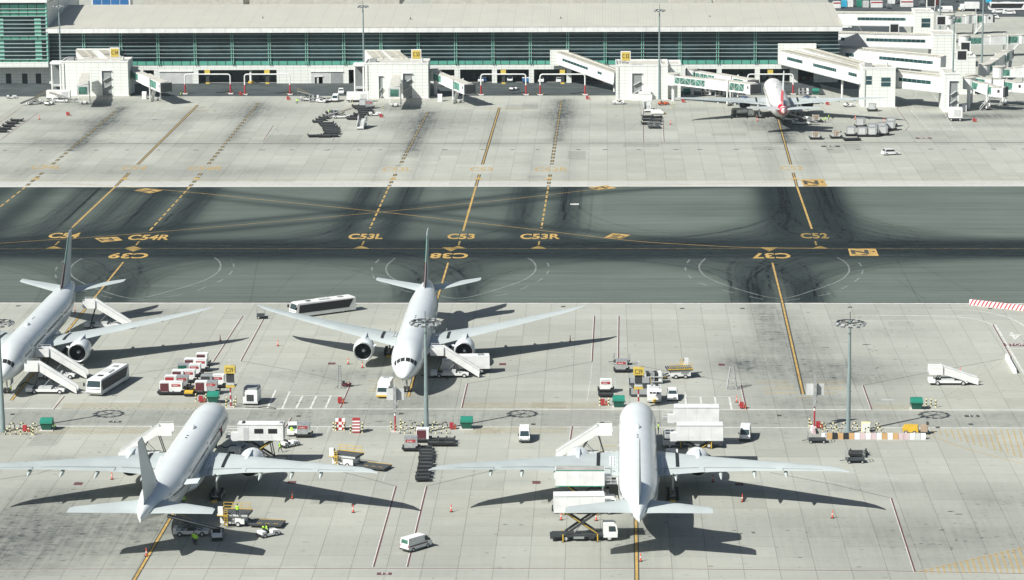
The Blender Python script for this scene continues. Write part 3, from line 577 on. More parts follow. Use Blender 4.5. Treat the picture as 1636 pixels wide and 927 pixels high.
# ------------------------------------------------------------------ aircraft
def ell(zc, hw, hh, y, n=28): return [(hw * math.sin(2*math.pi*i/n), y, zc + hh * math.cos(2*math.pi*i/n)) for i in range(n)]
SEC = [(0, 4.25, .12, .10), (.35, 4.28, .62, .58), (1.0, 4.42, 1.12, 1.05), (2.0, 4.68, 1.62, 1.58), (3.2, 4.95, 2.08, 2.06), (5, 5.22, 2.55, 2.52), (7.2, 5.40, 2.88, 2.86), (9.5, 5.48, 3.05, 3.04), (12, 5.5, 3.1, 3.1), (30, 5.5, 3.1, 3.1), (50, 5.5, 3.1, 3.1),
       (53.5, 5.58, 3.05, 3.03), (57, 5.80, 2.85, 2.82), (60.5, 6.12, 2.5, 2.48), (64, 6.5, 2.02, 2.05), (67.5, 6.82, 1.45, 1.58), (70.3, 6.98, .95, 1.12), (72.2, 6.9, .5, .72), (73.1, 6.75, .12, .42)]
def sec_at(b):
    for p, q in zip(SEC[:-1], SEC[1:]):
        if p[0] <= b <= q[0]:
            t = (b - p[0]) / (q[0] - p[0]); return [p[i] + (q[i] - p[i]) * t for i in (1, 2, 3)]
def skin(b, ang, off=0.02):      # point on the fuselage; ang from the top, clockwise seen from behind
    zc, hw, hh = sec_at(b); a = R(ang); return Vector(((hw + off) * math.sin(a), -b, zc + (hh + off) * math.cos(a)))
def airfoil(x, le, ch, z, t, side, sweepz=0, n=7):
    pts = []
    for i in range(n): u = i / (n-1); pts.append((side * x, -(le + ch * u), z + t * (0.62 * math.sqrt(u + .0001) * (1 - u) * 1.9 + .02) + sweepz * u))
    for i in range(n - 2, 0, -1): u = i / (n-1); pts.append((side * x, -(le + ch * u), z - t * (0.38 * math.sqrt(u) * (1 - u) * 1.9) + sweepz * u))
    return pts
def make_airliner(label, group, style):
    root = thing('airliner'); tag(root, label, 'airliner', group)
    bk = 'body' if style != 'far' else 'bodygrey'
    f = MB(); rings = [ell(s[1], s[2], s[3], -s[0]) for s in SEC]; f.loft(rings, bk)
    # belly fairing
    fr = []
    for bb, hw, hh, zc in ((21, 1.2, .5, 3.1), (23.5, 2.9, 1.0, 3.3), (27, 3.45, 1.35, 3.3), (38, 3.5, 1.4, 3.3), (42, 3.2, 1.15, 3.3), (46, 1.4, .6, 3.2)): fr.append(ell(zc, hw, hh, -bb, 20))
    f.loft(fr, bk)
    if style == 'far':
        for (b0, b1, a0, a1) in ((66.5, 73.0, 0, 360),):
            st = [[skin(b0 + (b1 - b0) * i / 4, a0 + (a1 - a0) * j / 20, .03) for j in range(20)] for i in range(5)]; f.loft(st, 'tailred', False, True)
    fo = f.build('fuselage', root, True, 50)
    # cockpit windows, each pane its own piece
    for sd in (1, -1):
        for (a0, a1, b0t, b1t) in ((3, 24, 2.45, 3.35), (26, 46, 2.55, 3.5), (48, 66, 2.8, 3.85)):
            q = MB(); lo = 8; P4 = [(b0t, a0 * 1.15), (b0t + .05, a1 * 1.08), (b1t, a1), (b1t - .05, a0)]; g3 = [[skin(*[(P4[0][c_]*(1-u)+P4[1][c_]*u)*(1-v)+(P4[3][c_]*(1-u)+P4[2][c_]*u)*v for c_ in (0,)], sd*((P4[0][1]*(1-u)+P4[1][1]*u)*(1-v)+(P4[3][1]*(1-u)+P4[2][1]*u)*v), .05) for u in (0,.33,.67,1)] for v in (0,.33,.67,1)]; q.add([p for r_ in g3 for p in r_], [(i*4+j, i*4+j+1, i*4+j+5, i*4+j+4) for i in range(3) for j in range(3)], 'black'); q.build('cockpit_window', fo)
    wn = MB()
    for sd in (1, -1):
        bb = 9.3
        while bb < 63:
            if not any(abs(bb - d) < .9 for d in (6.5, 15.8, 28.5, 45.5, 60.5)):
                a0, a1 = 73, 79.5
                wn.poly([skin(bb, a0 * sd, .05), skin(bb + .27, a0 * sd, .05), skin(bb + .27, a1 * sd, .05), skin(bb, a1 * sd, .05)][::-sd], 'dark')
            bb += .56
    wn.build('window_row', fo)
    for sd in (1, -1):
        for db in (6.2, 15.4, 28.2, 45.0, 59.8):
            if style != 'far' or sd == 1:
                d = MB(); w_ = .09
                A = lambda b_, a_: skin(b_, a_ * sd, .025)
                for (b0, b1, a0, a1) in ((db, db + 1.1, 64, 66), (db, db + 1.1, 99, 101), (db, db + w_, 66, 99), (db + 1.1 - w_, db + 1.1, 66, 99), (db + .4, db + .7, 74, 80)):
                    d.poly([A(b0, a0), A(b1, a0), A(b1, a1), A(b0, a1)][::-sd], 'grey')
                d.build('cabin_door', fo)
    # wings
    for sd in (-1, 1):
        wg = MB(); ws = [airfoil(x, le, ch, z, t, sd, sz) for x, le, ch, z, t, sz in
              ((2.2, 23.6, 15.2, 4.1, 1.9, -.35), (4.5, 25.6, 13.0, 4.35, 1.5, -.3), (9.9, 29.6, 9.7, 4.9, 1.0, -.15), (18, 35.4, 6.6, 5.75, .62, 0), (25, 40.4, 4.5, 6.55, .4, 0), (29.6, 43.8, 3.1, 7.1, .26, 0), (31.2, 45.7, 2.0, 7.28, .15, 0), (32.4, 48.0, .7, 7.4, .06, 0))]
        if sd < 0: ws = [r[::-1] for r in ws]
        wg.loft(ws, 'wing' if style != 'far' else 'wing'); wo = wg.build('wing', root, True, 35)
        zat = lambda x: 4.15 + (x - 3) * .108
        st = MB(); st.box(sd*6.6-.33, sd*6.6+.33, -37.0, -28.4, 0, .02, 'black', Matrix.Translation((0, 0, 5.42)) @ Matrix.Rotation(R(-4.6) * -1, 4, 'X') if False else None) if False else None
        x = 6.3; pts_l = []; pts_r = []
        for i in range(7):
            u = .14 + .62 * i / 6
            for xx, L in ((x - .27, pts_l), (x + .27, pts_r)):
                t_ = (xx - 4.5) / 5.4; le = 25.6 + 4 * t_; ch = 13 - 3.3 * t_; z = 4.35 + .55 * t_; th = 1.5 - .5 * t_
                L.append((sd * xx, -(le + ch * u), z + th * (0.62 * math.sqrt(u) * (1 - u) * 1.9 + .02) - .25 * u + .06))
        n = 7; st.add(pts_l + pts_r, [((i, i+1, n+i+1, n+i) if sd < 0 else (i, n+i, n+i+1, i+1)) for i in range(6)], 'black'); st.build('walkway_strip', wo)
        pn = MB(); rootp = lambda xx, u: Vector((sd * xx, -((23.6 + (xx-2.2)/2.3*2.0) + (15.2 - (xx-2.2)/2.3*2.2) * u), 4.1 + (xx-2.2)/2.3*.25 + (1.9 - (xx-2.2)/2.3*.4) * (0.62*math.sqrt(u)*(1-u)*1.9+.02) - .33*u + .07))
        q_ = [rootp(3.45, .42), rootp(4.6, .38), rootp(4.5, .74), rootp(3.45, .8)]; pn.poly(q_ if sd < 0 else q_[::-1], 'body')
        for i_ in range(7):
            for x_ in (3.7, 4.2):
                u_ = .44 + i_ * .05; p_ = rootp(x_, u_) + Vector((0, 0, .02)); pn.add([p_ + Vector(d_) for d_ in ((-.09,-.12,0),(.09,-.12,0),(.09,.12,0),(-.09,.12,0))], [(0,1,2,3)], 'black')
        pn.build('wing_root_panel', wo)
        fl = MB()      # flap and aileron gaps drawn by thin dark seams sunk in the wing top
        for (xa, xb) in ((4.2, 9.6), (10.4, 21.5), (22.5, 28.5)):
            def tp(xx, u):
                S = ((4.5, 25.6, 13.0, 4.35, 1.5, -.3), (9.9, 29.6, 9.7, 4.9, 1.0, -.15), (18, 35.4, 6.6, 5.75, .62, 0), (25, 40.4, 4.5, 6.55, .4, 0), (29.6, 43.8, 3.1, 7.1, .26, 0))
                xx_ = min(max(xx, 4.5), 29.6)
                for p, q in zip(S[:-1], S[1:]):
                    if p[0] <= xx_ <= q[0]:
                        t = (xx_ - p[0]) / (q[0] - p[0]); le, ch, z, th, sz = [p[i] + (q[i] - p[i]) * t for i in range(1, 6)]
                        return Vector((sd * xx, -(le + ch * u), z + th * (0.62 * math.sqrt(u) * (1 - u) * 1.9 + .02) + sz * u + .05))
            u0 = .80
            for k in range(5):
                x0 = xa + (xb - xa) * k / 5; x1 = xa + (xb - xa) * (k + 1) / 5
                q = [tp(x0, u0), tp(x1, u0), tp(x1, u0 + .018), tp(x0, u0 + .018)]; fl.poly(q if sd < 0 else q[::-1], 'grey')
            q = [tp(xa, u0), tp(xa + .1, u0), tp(xa + .1, .97), tp(xa, .97)]; fl.poly(q if sd < 0 else q[::-1], 'grey')
        fl.build('flap_seam', wo)
        for xf, L in ((6.0, 3.4), (13.0, 3.2), (18.2, 2.8), (23.0, 2.2)):
            q = MB(); te = {6.0: 38.6, 13.0: 40.6, 18.2: 42.1, 23.0: 43.8}[xf]; z = zat(xf) - .15
            q.loft([[(sd*xf + rr*math.cos(t), -(te - L*.75 + L*.33*j), z - .25 + rr*1.1*math.sin(t) - .1*j) for t in [2*math.pi*i/8 for i in range(8)]] for j, rr in enumerate((.05, .3, .3, .2, .04))], 'wing')
            q.build('flap_fairing', wo, True)
        # engine
        ek = 'body' if style != 'far' else 'engblue'
        ex, ey, ez = sd * 9.6, -24.6, 3.3
        def circ(r, y, zc=ez, n=26, sq=1.0): return [(ex + r * math.cos(2*math.pi*i/n) , y, zc + r * sq * math.sin(2*math.pi*i/n)) for i in range(n)]
        e = MB(); e.loft([circ(1.62, ey-.9), circ(1.58, ey-.25), circ(1.68, ey), circ(1.83, ey-.25), circ(2.0, ey-1.3), circ(2.04, ey-2.6), circ(1.95, ey-4.2), circ(1.62, ey-5.9), circ(1.5, ey-5.9)], ek, False, False)
        eo = e.build('engine', root, True, 60)
        q = MB(); q.loft([circ(1.6, ey-.12), circ(1.60, ey+.03), circ(1.69, ey+.09), circ(1.78, ey+.02), circ(1.82, ey-.16)], 'steel' if style != 'far' else 'lightgrey', False, False); q.build('intake_lip', eo, True)
        q = MB(); q.loft([circ(1.6, ey-.5), circ(1.6, ey-1.5), circ(.3, ey-1.6)], 'black', False, True); q.build('intake_duct', eo, True)
        q = MB()
        for i in range(22):
            a = 2*math.pi*i/22; q.poly([(ex+.35*math.cos(a), ey-1.2, ez+.35*math.sin(a)), (ex+1.55*math.cos(a), ey-1.15, ez+1.55*math.sin(a)), (ex+1.55*math.cos(a+.16), ey-1.4, ez+1.55*math.sin(a+.16)), (ex+.35*math.cos(a+.25), ey-1.4, ez+.35*math.sin(a+.25))], 'dark')
        q.build('fan', eo)
        q = MB(); q.loft([circ(.42, ey-1.3, n=12), circ(.3, ey-.9, n=12), circ(.05, ey-.65, n=12)], 'grey', False, True); q.build('spinner', eo, True)
        q = MB(); q.loft([circ(1.45, ey-5.6), circ(1.05, ey-5.85), circ(.95, ey-6.6), circ(.62, ey-7.6), circ(.3, ey-7.7), circ(.08, ey-8.6)], 'dark', False, True); q.build('exhaust', eo, True)
        q = MB(); q.loft([[(ex-wd, ey-yy, zz), (ex+wd, ey-yy, zz), (ex+wd, ey-yy, z2), (ex-wd, ey-yy, z2)] for yy, wd, zz, z2 in ((1.6, .06, ez+1.75, ez+1.98), (2.6, .3, ez+1.6, ez+2.12), (4.6, .32, ez+1.5, ez+2.2), (7.0, .3, ez+1.2, ez+2.1), (10.5, .1, ez+1.1, ez+1.8))], ek)
        q.build('pylon', eo)
        q = MB(); q.beam((ex+1.9*sd*-1, ey-1.4, ez+.75), (ex+2.25*sd*-1, ey-2.1, ez+.95), .5, .06, ek); q.build('nacelle_strake', eo)
        # tailplane
        q = MB(); tr = [airfoil(x_, le, ch, z, t, sd) for x_, le, ch, z, t in ((.9, 62.4, 8.2, 7.0, .75), (3, 64.5, 6.6, 7.2, .55), (10.2, 70.0, 3.4, 7.85, .25), (10.77, 70.9, 2.7, 7.9, .1))]
        if sd < 0: tr = [r[::-1] for r in tr]
        q.loft(tr, 'wing'); q.build('tailplane', root, True, 35)
    # fin
    def finr(z, le, ch, t, dz=0):
        pr = []
        for u in (0, .08, .3, .6, 1): pr.append((t * math.sqrt(u) * (1 - u) * 2.4, -(le + ch * u), z))
        return pr + [(-a, b_, c) for a, b_, c in pr[-2:0:-1]]
    q = MB(); q.loft([finr(7.6, 56.2, 14.0, .42), finr(9.2, 59.6, 10.2, .40), finr(13.5, 64.4, 6.9, .28), finr(18.1, 69.0, 3.9, .17), finr(18.5, 69.8, 3.0, .08)], 'finshade'); fi = q.build('fin', root, True, 35)
    def finpatch(z0, z1, u0, u1, k):
        q = MB()
        S = ((7.6, 56.2, 14.0, .42), (9.2, 59.6, 10.2, .40), (13.5, 64.4, 6.9, .28), (18.1, 69.0, 3.9, .17))
        def at_(z, u):
            for p, r_ in zip(S[:-1], S[1:]):
                if p[0] <= z <= r_[0]:
                    t = (z - p[0]) / (r_[0] - p[0]); le, ch, th = [p[i] + (r_[i] - p[i]) * t for i in (1, 2, 3)]
                    return th * math.sqrt(u) * (1 - u) * 2.4 + .03, -(le + ch * u), z
        nz, nu = 8, 6; g = [[at_(z0 + (z1 - z0) * i / nz, u0 + (u1 - u0) * j / nu) for j in range(nu + 1)] for i in range(nz + 1)]
        for sg in (1, -1):
            vs = [(sg * p[0], p[1], p[2]) for r_ in g for p in r_]; n = nu + 1
            q.add(vs, [((i*n+j, i*n+j+1, (i+1)*n+j+1, (i+1)*n+j) if sg < 0 else (i*n+j, (i+1)*n+j, (i+1)*n+j+1, i*n+j+1)) for i in range(nz) for j in range(nu)], k)
        return q.build('fin_stripe', fi, True)
    if style == 'far': finpatch(8.6, 12.5, .05, .95, 'tailred')
    elif style == 'stripe': finpatch(8.8, 13.0, .01, .09, 'maroon'); finpatch(13.0, 17.6, .02, .12, 'tailgreen')
    # antennas and dome on the crown
    q = MB(); q.loft([[(.42*w_*math.cos(t), -(24.6 + .5*j), 8.55 + .42*w_*abs(math.sin(t)) ) for t in [math.pi*i/8 for i in range(9)]] for j, w_ in enumerate((.2, .9, 1.15, 1.1, .7, .15))], bk); q.build('antenna_dome', fo, True)
    for bb, xx in ((31.0, .0), (32.4, .0)):
        q = MB(); q.cyl((xx, -bb, 8.55), (xx, -bb, 8.68), .16, 'black', n=8); q.build('beacon', fo)
    # landing gear
    def gear(name, x, y, zt, axles, tr, r, wid):
        q = MB(); q.cyl((x, y, r), (x, y, zt), .17, 'steel', n=8); q.beam((x, y, zt - .6), (x, y + 2.2 if name == 'nose_gear' else y - 2.4, zt + .2), .14, .14, 'steel')
        if len(axles) > 1: q.beam((x, y - 1.5, r), (x, y + 1.5, r), .25, .25, 'steel'); q.beam((x, y, zt - 1.2), (x - math.copysign(1.8, x), y, zt), .14, .14, 'steel')
        g = q.build(name, root); q2 = MB()
        for a in axles:
            q = MB(); q.cyl((x - tr - wid/2, y + a, r), (x + tr + wid/2, y + a, r), .08, 'steel', n=6); q.build('axle', g)
            for s2 in (-1, 1):
                q = MB(); q.cyl((x + s2*tr - wid/2, y + a, r), (x + s2*tr + wid/2, y + a, r), r, 'rubber', n=16); q.cyl((x + s2*tr - wid/2 - .01, y + a, r), (x + s2*tr + wid/2 + .01, y + a, r), r * .5, 'lightgrey', n=10); q.build('wheel', g)
    gear('nose_gear', 0.0, -5.9, 3.2, (0,), .36, .54, .4)
    for sd in (-1, 1): gear('main_gear', sd * 5.5, -37.1, 4.4, (-1.45, 0, 1.45), .70, .66, .5)
    q = MB(); q.box(-.9, -.84, -7.6, -5.2, 1.7, 2.9, bk); q.box(.84, .9, -7.6, -5.2, 1.7, 2.9, bk); q.build('gear_door', root)
    return root
PL = Proto(make_airliner('x', 'x', 'stripe'), None, 'airliner', 'white twin-engine airliners on the remote stands')
aR = PL.put(5.97, 473.83, R(-0.45), 'white airliner with two raised catering trucks on its left side, nose pointing away')
aC = PL.put(-35.79, 501.66, math.pi - R(0.13), 'white airliner facing the viewer in the centre, light mast standing before it')
aL = PL.put(-65.78, 472.92, R(-1.38), 'white airliner seen from behind with its rear cargo door raised open')
aU = PL.put(-109.25, 500.12, math.pi - R(0.29), 'white airliner with three passenger stairs, cut by the left picture edge')
dq = MB()     # raised rear cargo door of the left aircraft
dq.box(0, 2.3, -1.4, 1.4, -.05, .05, 'body', Matrix.Translation(skin(51.5, 70, .0)) @ Matrix.Rotation(R(-6), 4, 'Y')); dq.build('cargo_door', aL)
dq = MB(); dq.poly([skin(50.1, 76, .03), skin(52.9, 76, .03), skin(52.9, 112, .03), skin(50.1, 112, .03)][::-1], 'black'); dq.build('cargo_opening', aL)
aF = tag(make_airliner('grey white airliner with red tail cone docked nose-in at the boarding bridges', None, 'far'), None, 'airliner'); aF.location = (53.73, 900.52, 0); aF.rotation_euler = (0, 0, R(-0.58))
if 'group' in aF: del aF['group']

# ------------------------------------------------------------------ vehicle pieces
WM = {}
def wheel(parent, x, y, r=.5, wd=.3, name='wheel'):
    key = (r, wd)
    if key not in WM:
        q = MB(); q.cyl((-wd/2, 0, 0), (wd/2, 0, 0), r, 'rubber', n=14); q.cyl((-wd/2-.01, 0, 0), (wd/2+.01, 0, 0), r*.55, 'lightgrey', n=10); WM[key] = q.mesh('wheel')
    o = bpy.data.objects.new(name, WM[key]); C.objects.link(o); o.parent = parent; o.location = (x, y, r); return o
def part(parent, name, fn, smooth=False, label=None):
    q = MB(); fn(q); o = q.build(name, parent, smooth, 35 if smooth else None)
    if label: o['label'] = label
    return o
def wheels(t, xs, ys, r=.5, wd=.3):
    for x in (-xs, xs):
        for y in ys: wheel(t, x, y, r, wd)

def make_bus():
    t = thing('apron_bus')
    L, W = 14.2, 1.5
    bo = part(t, 'body', lambda q: (q.prof([(-L/2, .35, W), (L/2-.4, .35, W), (L/2, .8, W-.05), (L/2-.1, 1.5, W-.05), (L/2-.55, 2.95, W-.15), (L/2-1.0, 3.1, W-.2), (-L/2+.2, 3.1, W-.15), (-L/2, 2.9, W)], 'white')))
    for s in (-1, 1):
        part(t, 'side_window', lambda q: q.poly([(s*(W+.015), -L/2+1.6, 1.05), (s*(W+.015), L/2-.75, 1.05), (s*(W+.015), L/2-1.0, 2.75), (s*(W+.015), -L/2+.5, 2.75)][::s], 'black'))
        part(t, 'mirror', lambda q: q.box(s*(W+.15), s*(W+.4), L/2-.2, L/2+.1, 1.9, 2.5, 'black'))
    part(t, 'windshield', lambda q: q.poly([(-1.35, L/2-.06, 1.35), (1.35, L/2-.06, 1.35), (1.22, L/2-.50, 2.85), (-1.22, L/2-.50, 2.85)][::-1], 'glass'))
    part(t, 'roof_unit', lambda q: (q.box(-.8, .8, -1.5, 1.2, 3.1, 3.3, 'lightgrey'), q.box(-.5, .5, 2.8, 3.8, 3.1, 3.16, 'black'), q.box(-.45, .45, -4.8, -3.6, 3.1, 3.22, 'grey')))
    for s in (-1, 1): part(t, 'headlight', lambda q: q.box(s*.95-.25, s*.95+.25, L/2-.02, L/2+.03, .75, .95, 'lightgrey'))
    wheels(t, 1.28, (4.6, -4.2), .5, .34)
    return t
BUS = Proto(make_bus(), None, 'bus', 'white apron buses with dark windows')
x, y, h = between(560, 495.5, 470, 507.5); BUS.put(x, y, h, 'white apron bus standing on the concrete by the taxiway edge, behind a wing tip')
x, y, h = between(193, 607, 151, 633); BUS.put(x, y, h, 'white apron bus parked by the stairs of the left airliner, windscreen towards the viewer')

def make_van(windows=True, stripe=True):
    t = thing('van'); L = 5.0
    part(t, 'body', lambda q: q.prof([(-L/2, .35, .93), (L/2-.1, .35, .93), (L/2, .75, .9), (L/2-.25, 1.15, .9), (L/2-1.0, 2.0, .78), (L/2-1.3, 2.1, .76), (-L/2+.15, 2.15, .8), (-L/2, 1.2, .93)], 'white'))
    part(t, 'windshield', lambda q: q.poly([(-.78, L/2-.25, 1.2), (.78, L/2-.25, 1.2), (.7, L/2-.93, 1.96), (-.7, L/2-.93, 1.96)][::-1], 'glass'))
    for s in (-1, 1):
        part(t, 'side_window', lambda q: q.poly([(s*.925, L/2-1.5, 1.2), (s*.925, L/2-.6, 1.2), (s*.83, L/2-1.05, 1.9), (s*.83, L/2-1.5, 1.9)][::s], 'glass'))
        if stripe: part(t, 'side_stripe', lambda q: q.box(s*.935-.008, s*.935+.008, -L/2+.3, L/2-1.0, .85, 1.0, 'maroon'))
    part(t, 'rear_window', lambda q: q.poly([(-.7, -L/2-.0, 1.35), (.7, -L/2, 1.35), (.66, -L/2+.11, 1.95), (-.66, -L/2+.11, 1.95)], 'bridgeglass'))
    part(t, 'bumper', lambda q: q.box(-.93, .93, -L/2-.1, -L/2+.05, .35, .55, 'dark')); part(t, 'bumper', lambda q: q.box(-.93, .93, L/2-.08, L/2+.08, .3, .55, 'dark'))
    for s in (-1, 1):
        part(t, 'headlight', lambda q: q.box(s*.68-.16, s*.68+.16, L/2-.06, L/2+.03, .72, .92, 'lightgrey')); part(t, 'mirror', lambda q: q.box(s*1.02-.08, s*1.02+.08, L/2-.75, L/2-.62, 1.2, 1.5, 'black')); part(t, 'tail_light', lambda q: q.box(s*.84-.06, s*.84+.06, -L/2-.03, -L/2+.05, .8, 1.25, 'red'))
    wheels(t, .82, (-1.5, 1.55), .34, .24); return t
VAN = Proto(make_van(), None, 'van', 'white vans on the apron')
x, y, h = between(651, 881, 679, 872.5); VAN.put(x, y, h, 'white van with a dark side stripe driving between the two front airliners')
x, y, h = between(838, 699, 838, 706.5); VAN.put(x, y, h, 'white van facing the viewer, alone on the concrete between the front airliners')
x, y, h = between(1191, 697, 1190, 704); VAN.put(x, y, h, 'white van facing the viewer right of the catering trucks')

def make_car(wb='white'):
    t = thing('car'); L = 4.3
    part(t, 'body', lambda q: q.prof([(-L/2, .3, .85), (L/2, .3, .85), (L/2, .7, .82), (L/2-.9, .95, .8), (L/2-1.6, 1.42, .66), (-L/2+.8, 1.5, .64), (-L/2+.15, 1.0, .8)], wb))
    part(t, 'windshield', lambda q: q.poly([(-.72, L/2-.95, .99), (.72, L/2-.95, .99), (.6, L/2-1.55, 1.41), (-.6, L/2-1.55, 1.41)][::-1], 'glass'))
    part(t, 'rear_window', lambda q: q.poly([(-.7, -L/2+.2, 1.07), (.7, -L/2+.2, 1.07), (.58, -L/2+.68, 1.46), (-.58, -L/2+.68, 1.46)], 'glass'))
    for s in (-1, 1): part(t, 'side_window', lambda q: q.poly([(s*.80, -L/2+.5, 1.02), (s*.81, L/2-1.15, 1.0), (s*.68, L/2-1.65, 1.38), (s*.67, -L/2+.85, 1.44)][::s], 'black'))
    wheels(t, .76, (-1.3, 1.3), .32, .2); return t
CAR = Proto(make_car(), None, 'car', 'small white cars')
x, y, h = between(1413, 248, 1432, 247); CAR.put(x, y, h, 'white hatchback driving alone on the concrete below the container train', scale=(1.15,)*3)
x, y, h = between(1074, 633, 1074.5, 640); CAR.put(x, y, h, 'white car parked beside the white power unit, facing the viewer')
x, y, h = between(468, 688, 467.5, 697); CAR.put(x, y, h, 'white car parked between the lift vehicle and a container')
x, y, h = between(545, 147, 544.6, 152); CAR.put(x, y, h, 'white car on the dark road left of the C 53 tower', scale=(1.1,)*3)
for i, (px_, py_) in enumerate(((768.5, 130.5), (864.5, 131), (893, 131.5))): 
    g_ = G(px_, py_); CAR.put(g_.x, g_.y, math.pi, ('white car parked in the third opening of the terminal ground floor', 'white car in the shade left of the hanging sign', 'white car parked right of the hanging sign column')[i])
g_ = G(815, 130.5); VAN.put(g_.x, g_.y, math.pi, 'white van parked inside the ground-floor bay right of the wide portal frame')

def make_tug():
    t = thing('baggage_tractor')
    part(t, 'body', lambda q: (q.prof([(-1.5, .3, .8), (1.6, .3, .8), (1.6, .85, .75), (.35, 1.0, .78), (.3, .62, .78), (-.7, .62, .78), (-.75, 1.0, .78), (-1.5, 1.0, .78)], 'white')))
    part(t, 'seat', lambda q: (q.box(-.6, .6, -.65, -.1, .62, .9, 'black'), q.box(-.6, .6, -.75, -.6, .9, 1.35, 'black')))
    part(t, 'bumper', lambda q: q.box(-.82, .82, 1.6, 1.72, .3, .6, 'black')); part(t, 'bumper', lambda q: q.box(-.82, .82, -1.62, -1.5, .25, .55, 'black'))
    part(t, 'steering_wheel', lambda q: q.cyl((-.3, .3, 1.05), (-.3, .34, 1.1), .22, 'black', n=10))
    wheels(t, .7, (-1.0, 1.0), .33, .25); return t
TUG = Proto(make_tug(), None, 'tractor', 'small open baggage tractors')
for a, lab in (((421, 858, 436, 855), 'white open tractor with two riders, right of the lowered loader deck'), ((346, 857, 347, 864), 'white open tractor at the foot of the belt loader'),
               ((455, 715, 469, 712), 'white open tractor beside the walking worker in a yellow jacket'),
               ((11, 157.5, 26, 157), 'black and white tractor at the far left edge of the upper apron'), ((74, 169, 84, 167), 'black and white tractor in front of the white tank truck'),
               ((1281, 192, 1292, 191), 'white tractor with cab frame beside the workers under the docked airliner'), ((523, 165, 528, 160), 'white tractor beside the row of equipment left of tower C 53'),
               ((818, 145, 825, 144), 'small white tractor driving on the dark road between the portal frames'), ((1352, 171, 1361, 170.5), 'white and black tractor under the right wing of the docked airliner')):
    x, y, h = between(*a); TUG.put(x, y, h, lab)

# ------------------------------------------------------------------ passenger stairs
def make_stairs(H, L=6.6, canopy=False):
    t = thing('passenger_stairs')           # climbs towards +y, platform at the +y end
    y0 = -5.2; y1 = y0 + L; W = .95; z0 = .3
    def fl(q):
        n = 18
        for i in range(n):
            ya = y0 + (y1 - y0) * i / n; za = z0 + (H - z0) * (i + 1) / n; q.box(-W, W, ya, ya + (y1 - y0) / n, za - .08, za, 'lightgrey')
    part(t, 'steps', fl)
    for s in (-1, 1):
        part(t, 'side_panel', lambda q: (q.add([(s*W, y0, z0-.2), (s*W, y1, H-.4), (s*W, y1, H+1.05), (s*W, y0, z0+1.0), (s*(W+.1), y0, z0-.2), (s*(W+.1), y1, H-.4), (s*(W+.1), y1, H+1.05), (s*(W+.1), y0, z0+1.0)], [(0,1,2,3),(7,6,5,4),(0,4,5,1),(1,5,6,2),(2,6,7,3),(3,7,4,0)], 'white'),
             q.beam((s*(W+.05), y0, z0+1.06), (s*(W+.05), y1, H+1.1), .16, .08, 'lightgrey')))
    def pf(q):
        q.box(-1.25, 1.25, y1, y1+2.6, H-.12, H, 'lightgrey')
        for s in (-1, 1): q.box(s*1.25-.05, s*1.25+.05, y1, y1+2.5, H-.45, H+1.05, 'white')
    part(t, 'platform', pf)
    part(t, 'handrail', lambda q: [q.beam((s*1.25, y1, H+1.35), (s*1.25, y1+2.5, H+1.35), .06, .06, 'lightgrey') or q.beam((s*1.25, y1+.1, H+1.0), (s*1.25, y1+.1, H+1.35), .06, .06, 'lightgrey') or q.beam((s*1.25, y1+2.4, H+1.0), (s*1.25, y1+2.4, H+1.35), .06, .06, 'lightgrey') for s in (-1, 1)] and None)
    ch = part(t, 'chassis', lambda q: (q.box(-1.05, 1.05, y1-4.6, y1+2.3, .45, .85, 'white'), q.box(-1.1, 1.1, y1+1.3, y1+2.5, .45, 1.15, 'white'), q.box(-.9, .9, y1-2.2, y1+.2, .85, 1.25, 'lightgrey'), q.box(-.6, .6, y1+.4, y1+1.2, .85, 1.1, 'dark')))
    part(t, 'lift_strut', lambda q: [q.beam((s*.6, y1+1.2, .8), (s*.6, y1+.1, H-.3), .14, .14, 'dark') or q.beam((s*.7, y1-3.0, .8), (s*.7, y1-1.5, H*.72), .14, .14, 'dark') or q.beam((s*.7, y1-.2, .8), (s*.7, y1-2.2, H*.62), .1, .1, 'steel') for s in (-1, 1)] and None)
    wheels(t, 1.0, (y1-3.8, y1+.9), .42, .3)
    return t
def put_stairs(px, py, rz, H, lab, L=6.6, off=5.2):
    t = make_stairs(H, L); g = G(px, py); d = Vector((-math.sin(rz), math.cos(rz), 0)); t.location = (g.x + d.x * off, g.y + d.y * off, 0); t.rotation_euler = (0, 0, rz)
    tag(t, lab, 'stairs', 'white mobile passenger stairs'); return t
W_ = R(90); E_ = R(-90)
put_stairs(766, 602, W_, 4.75, 'white stairs leading up to the front door of the centre airliner, a box truck behind')
put_stairs(124, 628, W_, 4.75, 'white stairs at the front door of the left airliner, nearest its nose', L=6.9)
put_stairs(140, 604, W_, 4.75, 'white stairs just behind the foremost ones, at the second door of the left airliner', L=6.9)
put_stairs(209, 524, W_, 4.75, 'white stairs at the rear door of the left airliner, behind its wing', L=6.9)
put_stairs(1562, 614, W_, 2.5, 'white stairs standing alone, lowered, on the empty stand at the right')
put_stairs(888, 733, E_, 4.75, 'white stairs on the left side of the airliner with catering trucks', L=6.9)
put_stairs(191, 733, E_, 4.75, 'white stairs beyond the wing of the lower left airliner', L=6.6)
g_ = G(577, 207); t_ = make_stairs(2.3, 4.6); t_.location = (g_.x, g_.y + 4.5, 0); t_.rotation_euler = (0, 0, R(-3)); tag(t_, 'small stairs with its steps towards the viewer amid the dark dollies', 'stairs', 'white mobile passenger stairs')
g_ = G(1034, 179); t_ = make_stairs(2.3, 4.2); t_.location = (g_.x, g_.y + 4.5, 0); t_.rotation_euler = (0, 0, 0); tag(t_, 'small stairs standing at the foot of tower C 52', 'stairs', 'white mobile passenger stairs')

